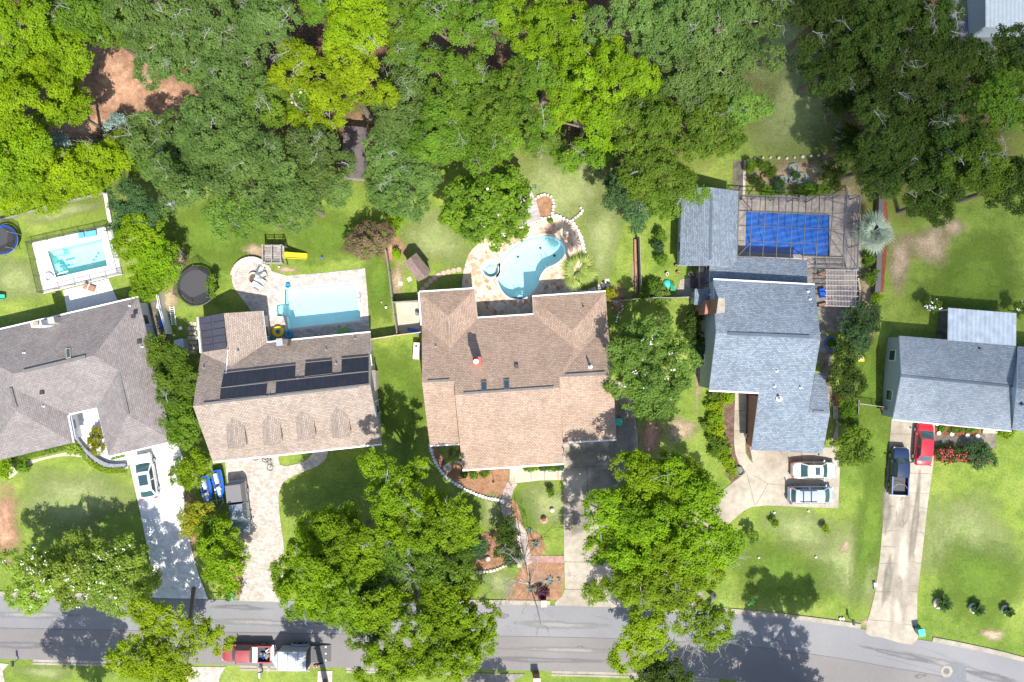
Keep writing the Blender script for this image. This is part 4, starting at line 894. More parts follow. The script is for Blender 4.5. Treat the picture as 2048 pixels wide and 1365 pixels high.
# ================= POOLS =================
def pool(label, outline, depth, loc, rimz=.05, plaster='plaster', water='water', cop='coping', steps=None, cat="pool", wz=-.08, covered=False):
    t = thing("swimming_pool" if cat == "pool" else cat.replace(" ", "_"), label, cat, W(*loc))
    P = [W(*p) for p in outline]; n = len(P); mb = MB()
    A = sum(P[i].x * P[(i + 1) % n].y - P[(i + 1) % n].x * P[i].y for i in range(n))
    if A > 0: P.reverse()
    mb.add([(p.x, p.y, rimz) for p in P] + [(p.x, p.y, -depth) for p in P], [(i, n + i, n + (i + 1) % n, (i + 1) % n) for i in range(n)])
    fl = [Vector((p.x, p.y, 0)) for p in P]; tri = tessellate_polygon([fl])
    mb.add([(p.x, p.y, -depth) for p in P], [tuple(t_) for t_ in tri]); mb.build("basin", M[plaster], t, world=True)
    if not covered:
        w = MB(); w.add([(p.x, p.y, wz) for p in P], [tuple(t_) for t_ in tri]); o = w.build("water", M[water], t, world=True)
        if o.data.polygons[0].normal.z < 0: o.data.flip_normals()
    Q = inset(P, -.22); Q = [Vector((q.x, q.y, 0)) for q in Q]
    c = MB(); z1 = rimz + .03
    c.add([(p.x, p.y, z1) for p in P] + [(p.x, p.y, z1) for p in Q] + [(p.x, p.y, rimz - .3) for p in P] + [(p.x, p.y, rimz - .01) for p in Q],
          [(i, (i + 1) % n, n + (i + 1) % n, n + i) for i in range(n)] + [(2 * n + i, 2 * n + (i + 1) % n, (i + 1) % n, i) for i in range(n)] + [(n + i, n + (i + 1) % n, 3 * n + (i + 1) % n, 3 * n + i) for i in range(n)])
    c.build("coping", M[cop], t, world=True, fix=True)
    return t
sw1 = pool("rectangular turquoise pool sunk in the fenced white deck behind the hipped house", POOL1, 1.5, (155, 515), plaster='plasteraqua', water='wateraqua', cop='white_conc')
mb = MB()
mb.prism([W(97, 503), W(122, 498), W(124, 507), W(105, 511)], -1.5, -.35); mb.prism([W(102, 530), W(116, 550), W(125, 547), (W(112, 526))], -1.5, -.5); mb.build("step", M['plasteraqua'], sw1, world=True, fix=True)
sw2 = pool("rectangular pale blue pool with handrail and corner steps behind the taupe house", POOL2, 1.3, (645, 610))
mb = MB()
for i, (x0, z0) in enumerate(((572, -.35), (566, -.3), (561, -.2))): mb.prism([W(555, 611 + i), W(x0, 610), W(x0 + 2, 632), W(556, 632)], -1.3, -.9 + i * .28)
mb.build("step", M['plaster'], sw2, world=True, fix=True)
sw3 = pool("kidney-shaped light blue pool with curved entry steps in the flagstone patio", POOL3, 1.9, (1060, 540))
for i, r_ in enumerate((17, 12.5, 8)):
    mb = MB(); cx, cy = 1041, 597
    pts = [(cx + r_ * math.cos(R(a_)), cy - r_ * .95 * math.sin(R(a_))) for a_ in range(15, 166, 10)]
    mb.prism([W(*p) for p in pts], -1.9, -1.1 + .35 * i); mb.build("step", M['plaster'], sw3, world=True, fix=True)
for (x, y) in ((1036, 510), (1082, 492), (1111, 508)):
    mb = MB(); p = W(x, y); mb.lathe((p.x, p.y, -1.9), [(.14, .01), (.13, .03)], 12); mb.build("drain", M['dark'], sw3, world=True)
sp = pool("small round pale green spa tub set in the flagstone patio", SPA, .9, (982, 538), plaster='plaster', water='wateraqua', cat="hot tub", cop='stone')
mb = MB(); p = W(982, 540); mb.lathe((p.x, p.y, -.9), [(.5, 0), (.45, .3), (.05, .3)], 20); mb.build("seat", M['plaster'], sp, world=True)
sw4 = pool("rectangular pool hidden under a bright blue bubble cover inside the screen cage", POOL4, 1.5, (1575, 468), covered=True, cop='kerb')
gx, gy = 60, 30; mb = MB(); rg = random.Random(5); P = []
for j in range(gy + 1):
    for i in range(gx + 1):
        u, v = i / gx, j / gy; e = (.6 if i in (0, gx) else 0) * rg.uniform(-1, 1); f = (.6 if j in (0, gy) else 0) * rg.uniform(-1, 1)
        x = 1492 + 166 * u - 2 * v + e; y = (424 + 7 * u) * (1 - v) + (505 + 7 * u) * v + f
        p = W(x, y); P.append((p.x, p.y, -.03 + .035 * math.sin(i * .55 + j * .9) * math.sin(j * .45 - i * .2) + rg.uniform(-.012, .012)))
mb.add(P, [(j * (gx + 1) + i, (j + 1) * (gx + 1) + i, (j + 1) * (gx + 1) + i + 1, j * (gx + 1) + i + 1) for j in range(gy) for i in range(gx)])
mb.build("cover", M['cover'], sw4, world=True, sm=True)
def handrail(name, label, a, b, zt=.85):
    mb = MB(); A, B = W(*a), W(*b); d = (B - A); u = Vector((-d.y, d.x, 0)).normalized() * .25
    for s_ in (-1, 1):
        p, q = A + u * s_, B + u * s_
        mb.tube([(p.x, p.y, .05), (p.x, p.y, zt), tuple((p + d * .3).xy) + (zt + .1,), tuple((p + d * .7).xy) + (zt - .1,), (q.x, q.y, -.5)], .025, 8)
    mb_t = tag(mb.build(name, M['metal']), label, "handrail")
    return mb_t
handrail("pool_ladder", "metal ladder rails at the right edge of the rectangular pale blue pool", (722, 600), (713, 600))
handrail("pool_handrail", "curved metal handrail on the flagstones at the waist of the kidney pool", (1100, 541), (1094, 529))
handrail("pool_handrail", "thin handrail over the curved entry steps of the kidney pool", (1041, 606), (1041, 592))
# ================= TREES =================
def leaf_mesh(name, P, Nn, size, tone, mat, aspect=.55, rng=None):
    """one rhombus leaf spray per point, numpy-built"""
    n = len(P)
    Nn = Nn / (np.linalg.norm(Nn, axis=1, keepdims=True) + 1e-9)
    rv = rng.normal(size=(n, 3)); U = np.cross(Nn, rv); U /= (np.linalg.norm(U, axis=1, keepdims=True) + 1e-9); V_ = np.cross(Nn, U)
    s = size[:, None]
    bend = Nn * s * .18
    co = np.stack([P - U * s, P - V_ * s * aspect + bend, P + U * s, P + V_ * s * aspect + bend], 1).reshape(-1, 3)
    me = bpy.data.meshes.new(name)
    me.vertices.add(4 * n); me.loops.add(4 * n); me.polygons.add(n)
    me.vertices.foreach_set("co", co.astype(np.float32).ravel())
    me.loops.foreach_set("vertex_index", np.arange(4 * n, dtype=np.int32))
    me.polygons.foreach_set("loop_start", np.arange(0, 4 * n, 4, dtype=np.int32)); me.polygons.foreach_set("loop_total", np.full(n, 4, dtype=np.int32))
    me.materials.append(mat); me.update(calc_edges=True)
    a = me.attributes.new("tone", 'FLOAT', 'FACE'); a.data.foreach_set("value", np.clip(tone, 0, 1).astype(np.float32))
    return me
def crown_pts(rng, rx, ry, rz, lobe=1.35, dens=1.0, tuft=.42, irregular=.22, leaf=.15, gaps=.0):
    """lobed crown: big lobes -> small tufts -> leaves. returns points, normals, tone, lobe centres"""
    area = math.pi * rx * ry; lobe = min(lobe, min(rx, ry) * .62)
    n1 = max(5, int(area / (lobe * lobe * 1.35)))
    th = rng.uniform(0, 2 * math.pi, n1 * 3); q = np.sqrt(rng.uniform(0, 1, n1 * 3))
    ph = rng.uniform(0, 6.28, 5)
    def edge(t): return 1 + irregular * (.5 * np.sin(2 * t + ph[0]) + .45 * np.sin(3 * t + ph[1]) + .4 * np.sin(5 * t + ph[2]) + .3 * np.sin(8 * t + ph[3]))
    # relax: reject lobes too near each other
    L = []
    for t, k in zip(th, q):
        e = edge(t); x, y = (rx - lobe * .55) * k * e * math.cos(t), (ry - lobe * .55) * k * e * math.sin(t)
        if all((x - a[0]) ** 2 + (y - a[1]) ** 2 > (lobe * .78) ** 2 for a in L):
            L.append((x, y, rz * (math.sqrt(max(0, 1 - k * k)) * .8 + rng.uniform(-.55, .32))))
    L = np.array(L); a = lobe * rng.uniform(.62, 1.15, len(L))
    if gaps and len(L) > 6: keep = rng.uniform(0, 1, len(L)) > gaps; L, a = L[keep], a[keep]
    # tufts on the upper three quarters of each lobe
    nt = np.maximum(6, (4.6 * (a / tuft) ** 2 * .8).astype(int)); li = np.repeat(np.arange(len(L)), nt); m = len(li)
    d = rng.normal(size=(m, 3)); d[:, 2] = np.abs(d[:, 2]) * .95 - .25; d /= np.linalg.norm(d, axis=1, keepdims=True)
    c = L[li] + d * a[li][:, None] * np.array([1, 1, .62]) * rng.uniform(.72, 1.08, (m, 1))
    r = tuft * rng.uniform(.6, 1.25, m); tt = rng.uniform(0, 1, m) * .40 + rng.uniform(0, 1, len(L))[li] * .32
    nl = np.maximum(6, (26 * dens * (r / tuft) ** 2 * (.15 / leaf) ** 2 * (tuft / .42) ** 2).astype(int)); ti = np.repeat(np.arange(m), nl); k = len(ti)
    e = rng.normal(size=(k, 3)); e[:, 2] = e[:, 2] * .9 + .25; e /= np.linalg.norm(e, axis=1, keepdims=True)
    P = c[ti] + e * r[ti][:, None] * np.array([1, 1, .7]) * (rng.uniform(.3, 1.1, (k, 1)))
    N = e * .5 + d[ti] * .3 + np.array([-.05, -.25, .75]) + rng.normal(size=(k, 3)) * .38
    tone = tt[ti] + rng.uniform(0, 1, k) * .28
    return P, N, tone, L
def branchy(mb, p, d, L, r, depth, rng, spread=.7, lift=.0, nseg=3):
    p = np.array(p, float); d = np.array(d, float); d /= np.linalg.norm(d); pts = [tuple(p)]; rs = [r]
    for i in range(nseg):
        d = d + rng.normal(size=3) * .22 + np.array([0, 0, lift]); d /= np.linalg.norm(d)
        p = p + d * L / nseg; pts.append(tuple(p)); rs.append(max(.008, r * (1 - .65 * (i + 1) / nseg)))
        if depth > 0:
            for _ in range(rng.integers(1, 3)):
                dd = d + rng.normal(size=3) * spread; branchy(mb, p, dd, L * rng.uniform(.4, .7), rs[-1] * .75, depth - 1, rng, spread, lift, 3)
    mb.tube(pts, rs, 4 if r < .08 else 6, cap=False)
TREE_N = 0
def tree(px, py, rx, ry, h, kind, label, name="tree", cat="tree", rot=0, group=None, bare=0, flat=.34, dens=1.0, lobe=1.35, blossom=None, bark='bark', irregular=.22, tuft=.42, leaf=.102, seed=None, gaps=0, trunk=True, base=None):
    global TREE_N; TREE_N += 1
    rng = np.random.default_rng(1000 + TREE_N if seed is None else seed)
    zc = h * .72; k = S * (H - zc) / H; rx *= k; ry *= k; rz = max(.5, min(h * flat, min(rx, ry) * .8))
    c = W(px, py, zc); lean = rng.normal(size=2) * .25
    t = thing(name, label, cat, (c.x, c.y, 0), 0, group)
    P, N, tone, L = crown_pts(rng, rx, ry, rz, lobe, dens, tuft, irregular, leaf, gaps)
    # keep the crown top at h
    zoff = min(zc, h - rz * .95); ca, sa = math.cos(R(rot)), math.sin(R(rot)); Rm = np.array([[ca, -sa, 0], [sa, ca, 0], [0, 0, 1]])
    P = P @ Rm.T + np.array([0, 0, zoff]); N = N @ Rm.T; L = L @ Rm.T + np.array([0, 0, zoff])
    ok = P[:, 2] > .05; P, N, tone = P[ok], N[ok], tone[ok]
    size = leaf * rng.uniform(.65, 1.3, len(P))
    o = bpy.data.objects.new("crown", leaf_mesh("crown", P, N, size, tone, FO[kind], rng=rng)); C.objects.link(o); o.parent = t
    if trunk:
        mb = MB(); r0 = max(.05, h * .022); fork = np.array([lean[0], lean[1], max(.25, zoff - rz * .9)])
        ft = (W(*base) - Vector((c.x, c.y, 0))) if base else Vector((0, 0, 0)); fb = np.array([ft.x, ft.y, 0])
        mb.tube([(ft.x, ft.y, -.1), (ft.x, ft.y, .15), tuple(fb * .5 + fork * .5), tuple(fork)], [r0 * 1.5, r0 * 1.05, r0 * .9, r0 * .8], 8)
        sel = L[rng.permutation(len(L))[:min(len(L), 9)]]
        for q in sel:
            mid = (fork + q) / 2 + np.array([0, 0, -.15 * rz]) + rng.normal(size=3) * .15
            mb.tube([tuple(fork), tuple(mid), tuple(q)], [r0 * .5, r0 * .35, r0 * .12], 6, cap=False)
        mb.build("trunk", M[bark], t, sm=True)
    if bare:
        for _ in range(max(1, int(bare * .9))):
            mb = MB(); q = L[rng.integers(len(L))]; ang = rng.uniform(0, 6.28)
            branchy(mb, q + np.array([0, 0, lobe * .38]), (math.cos(ang), math.sin(ang), rng.uniform(.05, .35)), rng.uniform(.6, 1.5), .032, 2, rng, .8)
            mb.build("bare_branch", M['barkpale'], t)
    if blossom:
        bm_, frac, sz = blossom
        top = np.where(P[:, 2] > np.percentile(P[:, 2], 35))[0]; idx = rng.choice(top, int(len(P) * frac), replace=False)
        ctr = P[rng.choice(top, max(4, int(len(P) * frac / 5)))]
        Q = np.repeat(ctr, 5, 0) + rng.normal(size=(len(ctr) * 5, 3)) * .1 + np.array([0, 0, .12])
        o = bpy.data.objects.new("blossom", leaf_mesh("blossom", Q, np.tile([0, 0, 1.], (len(Q), 1)) + rng.normal(size=Q.shape) * .5, np.full(len(Q), sz), rng.uniform(0, 1, len(Q)), M[bm_], .9, rng)); C.objects.link(o); o.parent = t
    return t
# --- front gardens and street ---
tree(66, 1158, 66, 68, 5.8, 'crepe', "white-flowering tree at the far left road edge, left of the flowering row", blossom=('blossom', .012, .07), group="white-flowering trees by the road")
tree(150, 1146, 78, 80, 6.6, 'crepe', "white-flowering tree in the middle of the row above the road at lower left", blossom=('blossom', .016, .07), group="white-flowering trees by the road", bare=1)
tree(240, 1154, 66, 72, 6.2, 'crepe', "white-flowering tree nearest the white paved driveway", blossom=('blossom', .014, .07), group="white-flowering trees by the road")
tree(350, 1272, 104, 88, 9.5, 'lime', "airy yellow-green tree over the road by the red pickup", base=(388, 1178), bare=9, gaps=.22, irregular=.35, dens=.85)
tree(285, 1318, 60, 44, 8, 'lime', "small yellow-green tree leaning over the near kerb at lower left", base=(262, 1348), bare=3, gaps=.12)
tree(384, 944, 38, 36, 3.6, 'bright', "small bright green tree at the front corner of the taupe house by the jet skis", lobe=.8, irregular=.3)
tree(394, 1040, 38, 34, 3, 'yellow', "yellow-green shrub between the white and the tan paved drives", name="shrub", cat="shrub", lobe=.8)
tree(446, 1118, 50, 68, 5, 'bright', "bright green tree between the two paved drives near the green bin", lobe=1.0)
tree(420, 1075, 30, 40, 4, 'mid', "mid green tree just below the yellow-green shrub between the paved drives", lobe=.9)
tree(330, 715, 44, 40, 5, 'mid', "bushy tree between the two left houses, northernmost of the side row", group="trees between the two left houses", lobe=1)
tree(352, 772, 44, 46, 5.5, 'mid', "bushy tree in the middle of the side row between the two left houses", group="trees between the two left houses", bare=1, lobe=1)
tree(363, 840, 42, 50, 5, 'mid', "bushy tree at the street end of the side row between the two left houses", group="trees between the two left houses", lobe=1)
tree(283, 408, 46, 48, 7, 'deep', "dark green tree at the back corner of the fenced pool garden")
tree(262, 455, 42, 22, 5, 'deep', "dark green bush behind the white pool deck corner", name="shrub", cat="shrub", lobe=.9)
tree(288, 470, 62, 44, 6, 'bright', "bright tree overhanging the corner of the white pool deck", gaps=.1)
tree(312, 520, 42, 52, 5.5, 'bright', "bright yellow-green tree between the white pool deck and the trampoline garden", lobe=1.0)
tree(296, 572, 36, 36, 5, 'bright', "bright green tree at the north corner of the grey-brown hipped house", lobe=.9)
tree(645, 1145, 100, 98, 12, 'bright', "large yellow-green oak covering the road end of the tan paved drive", bare=6, irregular=.3)
tree(705, 1085, 90, 84, 11, 'bright', "large yellow-green oak in the middle of the taupe house's front lawn", bare=3, irregular=.3)
tree(808, 985, 86, 78, 11, 'bright', "tall green oak with grey twigs below the left front corner of the brown house", bare=9, irregular=.4, gaps=.15)
tree(878, 1050, 74, 66, 11, 'bright', "mid green oak beside the pine straw garden of the brown house", bare=8, irregular=.35, gaps=.15)
tree(790, 1095, 84, 72, 10, 'mid', "twiggy grey-green oak between the yellow oak and the garden path", bare=12, gaps=.25)
tree(885, 1135, 68, 58, 10.5, 'mid', "mid green oak standing over the left end of the front garden's road border", bare=7, gaps=.15)
tree(832, 1268, 136, 104, 11, 'bright', "broad dense green oak spreading over the middle of the road", base=(832, 1188), irregular=.22, dens=1.1)
tree(900, 1230, 76, 84, 10, 'bright', "bright green oak over the road left of the bare tree", base=(905, 1188), irregular=.25)
tree(740, 1225, 42, 60, 9, 'deep', "dark green tree in the shade left of the broad road oak", base=(752, 1185), gaps=.2)
tree(946, 1082, 26, 28, 5, 'deep', "small dark blue-green tree in the pine straw left of the garden path", lobe=.8, irregular=.35)
tree(1011, 1076, 30, 38, 3.2, 'dark', "dark olive shrub in the pine straw beside the worn brick path", name="shrub", cat="shrub", lobe=.7, irregular=.35)
tree(1022, 1118, 16, 14, 1.6, 'deep', "low dark bush at the lower edge of the pine straw bed near the bare tree", name="shrub", cat="shrub", lobe=.6)
tree(1325, 955, 104, 68, 12, 'bright', "large bright oak crown nearest the right drive of the brown house", irregular=.35, gaps=.08)
tree(1258, 1062, 96, 90, 12, 'bright', "large bright oak hanging over the concrete drive of the brown house", bare=4, irregular=.35)
tree(1375, 1040, 98, 100, 13, 'bright', "large bright oak between the two concrete drives in the middle", bare=6, irregular=.3)
tree(1305, 1140, 128, 76, 13, 'bright', "large yellow-green oak above the road at the concrete drive's mouth", bare=8, irregular=.35)
tree(1290, 1265, 60, 70, 11, 'lime', "yellow-green oak limb reaching over the middle of the road on the right", base=(1282, 1196), bare=6, gaps=.2, irregular=.4)
tree(1405, 1235, 56, 52, 11, 'bright', "bright oak limb over the road with bleached twigs beside it", base=(1428, 1192), bare=12, gaps=.2, irregular=.4)
tree(1340, 1345, 62, 36, 9, 'dark', "dark green tree at the bottom edge right of the brick mailbox", base=(1330, 1385), gaps=.1)
tree(1295, 720, 90, 86, 8, 'soft', "soft green white-flowered tree against the right side of the brown house", blossom=('blossom', .004, .08))
tree(1298, 790, 46, 60, 6.5, 'soft', "drooping soft green tree below the white-flowered one by the concrete drive", gaps=.2, blossom=('blossom', .002, .07))
tree(1704, 892, 41, 36, 3.8, 'gloss', "round clipped green tree beside the parking pad of the white sedan", lobe=.9, irregular=.1, tuft=.35)
tree(1684, 748, 34, 58, 4.5, 'dark', "dark green tree along the side of the blue-grey house near the yellow toy", lobe=1)
tree(1722, 640, 36, 44, 3.8, 'deep', "feathery dark green shrub below the faded pergola", name="shrub", cat="shrub", lobe=.9, irregular=.4)
tree(1700, 690, 36, 34, 3.8, 'deep', "feathery dark shrub just above the dark side tree of the blue-grey house", name="shrub", cat="shrub", lobe=.9, irregular=.4)
tree(1698, 828, 14, 30, 2, 'mid', "narrow row of green bushes beside the side slab of the blue-grey house", name="shrub", cat="shrub", lobe=.6)
tree(976, 418, 80, 84, 9, 'gloss', "glossy dark magnolia with round crown beside the flagstone pool deck", irregular=.14, lobe=1.15, tuft=.4, dens=1.1, leaf=.16, blossom=('blossom', .0002, .10))
tree(738, 482, 54, 36, 4.5, 'plum', "purple-brown spreading tree at the edge of the lawn with the yellow slide", irregular=.25, lobe=1.0)
tree(795, 453, 19, 22, 2.6, 'bright', "small rounded green bush beside the purple-brown tree", name="shrub", cat="shrub", lobe=.6)
tree(793, 508, 8, 10, 1, 'bright', "tiny green bush at the head of the fence near the garden shed", name="shrub", cat="shrub", lobe=.4, tuft=.25)
tree(1220, 590, 13, 12, 1.5, 'yellow', "small yellow-green bush at the back right corner of the brown house", name="shrub", cat="shrub", lobe=.5, tuft=.3)
tree(192, 884, 16, 23, 1.6, 'yellow', "yellow-green bush in the white entry court of the hipped house", name="shrub", cat="shrub", lobe=.6, tuft=.3)
tree(12, 935, 24, 19, 1.6, 'bright', "rounded clipped hedge ball at the left edge in front of the hipped house", name="hedge", cat="hedge", lobe=.6, tuft=.3, irregular=.08)
tree(45, 934, 12, 10, 1, 'mid', "low bush beside the clipped hedge ball", name="shrub", cat="shrub", lobe=.5, tuft=.3)
tree(148, 898, 16, 10, .9, 'crepe', "low bush at the corner of the curved clipped hedge", name="shrub", cat="shrub", lobe=.5, tuft=.3)
tree(1865, 609, 14, 12, 2.2, 'mid', "small bush topped with pale pink flowers at the patio roof's corner", name="shrub", cat="shrub", lobe=.5, tuft=.3, blossom=('blossom', .05, .09))
tree(2036, 620, 12, 14, 2.2, 'mid', "small flowering bush at the right edge behind the metal patio roof", name="shrub", cat="shrub", lobe=.5, tuft=.3, blossom=('blossom', .02, .08))
tree(1893, 908, 24, 14, 1.1, 'dark', "low bed of red-pink flowering bushes below the walk beside the red car", name="flowering_shrub", cat="shrub", lobe=.5, tuft=.25, blossom=('pink', .12, .06))
tree(1925, 908, 18, 14, 1.1, 'dark', "red-pink flowering bush next to the ferny shrub by the front walk", name="flowering_shrub", cat="shrub", lobe=.5, tuft=.25, blossom=('pink', .10, .06))
tree(1957, 912, 34, 22, 1.4, 'deep', "ferny dark green shrub at the end of the front walk of the right house", name="shrub", cat="shrub", lobe=.6, irregular=.3)
tree(1100, 442, 4, 4, .6, 'mid', "tiny plant in the small stone ringed bed above the flagstone patio", name="plant", cat="plant", lobe=.3, tuft=.2, trunk=False)
tree(1503, 1074, 13, 16, 1.6, 'mid', "young sapling on the right lawn nearest the big bright oak", name="sapling", cat="tree", lobe=.4, tuft=.22)
tree(1549, 1047, 8, 9, 1, 'bright', "young sapling on the lawn below the silver estate car, left one", name="sapling", cat="tree", lobe=.4, tuft=.2)
tree(1652, 1057, 8, 8, 1, 'bright', "young sapling on the lawn below the parking pad corner, right one", name="sapling", cat="tree", lobe=.4, tuft=.2)
tree(1101, 985, 7, 9, 1.2, 'mid', "small spiky shrub on the framed lawn beside the brown house's drive", name="shrub", cat="shrub", lobe=.4, tuft=.2)
for i, (x, y) in enumerate(((929, 950), (947, 950), (969, 948))):
    tree(x, y, (5, 6, 9)[i], (6, 6, 7)[i], .7, 'mid', ("leftmost", "middle", "rightmost and biggest")[i] + " of three little bushes in the pine straw under the front gutter", name="shrub", cat="shrub", lobe=.4, tuft=.2, group="little bushes in the pine straw", trunk=False)
for i, x in enumerate((1058, 1072, 1088, 1105, 1118)):
    tree(x, 936, 9, 5, .6, ('mid', 'bright', 'deep', 'mid', 'deep')[i], "low bush number %s from the left along the front wall of the brown house" % ("one", "two", "three", "four", "five")[i], name="shrub", cat="shrub", lobe=.4, tuft=.2, group="low bushes along the front wall of the brown house", trunk=False)
# fern and shrub border of the blue-grey house
for i, (x, y, r, k) in enumerate(((1432, 790, 13, 'mid'), (1430, 812, 14, 'lime'), (1432, 836, 14, 'bright'), (1436, 860, 14, 'lime'), (1440, 884, 15, 'mid'), (1448, 908, 15, 'bright'), (1456, 926, 13, 'lime'), (1465, 944, 12, 'bright'), (1418, 850, 11, 'mid'), (1424, 880, 12, 'mid'), (1432, 905, 12, 'mid'), (1445, 798, 10, 'lime'), (1460, 795, 9, 'bright'))):
    tree(x, y, r, r, 1.0, k, "fern clump %s in the green border left of the blue-grey house's front walk" % ("first", "second", "third", "fourth", "fifth", "sixth", "seventh", "eighth", "ninth", "tenth", "eleventh", "twelfth", "thirteenth")[i], name="fern", cat="plant", lobe=.5, tuft=.25, group="fern clumps in the border left of the front walk", trunk=False, irregular=.3)
for i, (x, y, r, k) in enumerate(((1500, 335, 9, 'mid'), (1512, 365, 11, 'dark'), (1535, 383, 12, 'mid'), (1557, 374, 10, 'deep'), (1545, 345, 9, 'mid'), (1525, 332, 8, 'mid'), (1600, 383, 12, 'dark'), (1625, 378, 10, 'mid'), (1592, 352, 6, 'deep'), (1662, 352, 24, 'dark'), (1648, 376, 14, 'mid'))):
    tree(x, y, r, r, 1.4 if i < 9 else 3.2, k, ["small bush by the boardwalk head", "bush left of the hoop planters near the boardwalk", "bush against the cage wall below the terracotta pot", "bush just below the left hoop", "bush beside the terracotta pot bed", "bush in the stony top edge of the planted bed", "bush against the cage wall under the hoops", "bush at the cage's inward corner", "bush growing inside the hoop circles", "tall dark shrub right of the hoops", "leafy shrub touching the cage's top corner"][i] + ", garden behind the blue pool", name="shrub", cat="shrub", lobe=.6, tuft=.3, group="bushes of the garden bed behind the cage", trunk=False, irregular=.3)
for i, (x, y, r, k) in enumerate(((1320, 470, 9, 'mid'), (1316, 495, 8, 'deep'), (1322, 520, 8, 'mid'), (1318, 590, 20, 'soft'), (1305, 575, 14, 'mid'), (1742, 520, 10, 'mid'), (1740, 555, 12, 'mid'), (1752, 600, 10, 'bright'), (1385, 640, 18, 'dark'), (1398, 680, 16, 'dark'), (1404, 700, 10, 'deep'), (1380, 660, 14, 'dark'), (1290, 585, 10, 'mid'))):
    tree(x, y, r, r * 1.2, 1.2 if i < 8 else 1.8, k, ["topmost of the low garden plants left of the pool house", "second low garden plant left of the pool house", "third low garden plant left of the pool house", "leafy bush at the end of the wall left of the brick chimney house", "bush beside the right fence of the kidney pool garden", "bush between the cage and the dark retaining wall", "bush below the silver palm at the retaining wall", "bush at the lower end of the retaining wall", "dark bush below the tall brick chimney's foot", "dark bush against the grey side wall of the blue-grey house", "palmetto touching the grey side wall", "dark bush left of the others by the grey side wall", "bush at the fence corner right of the brown house"][i], name="shrub", cat="shrub", lobe=.5, tuft=.28, trunk=False, irregular=.3)
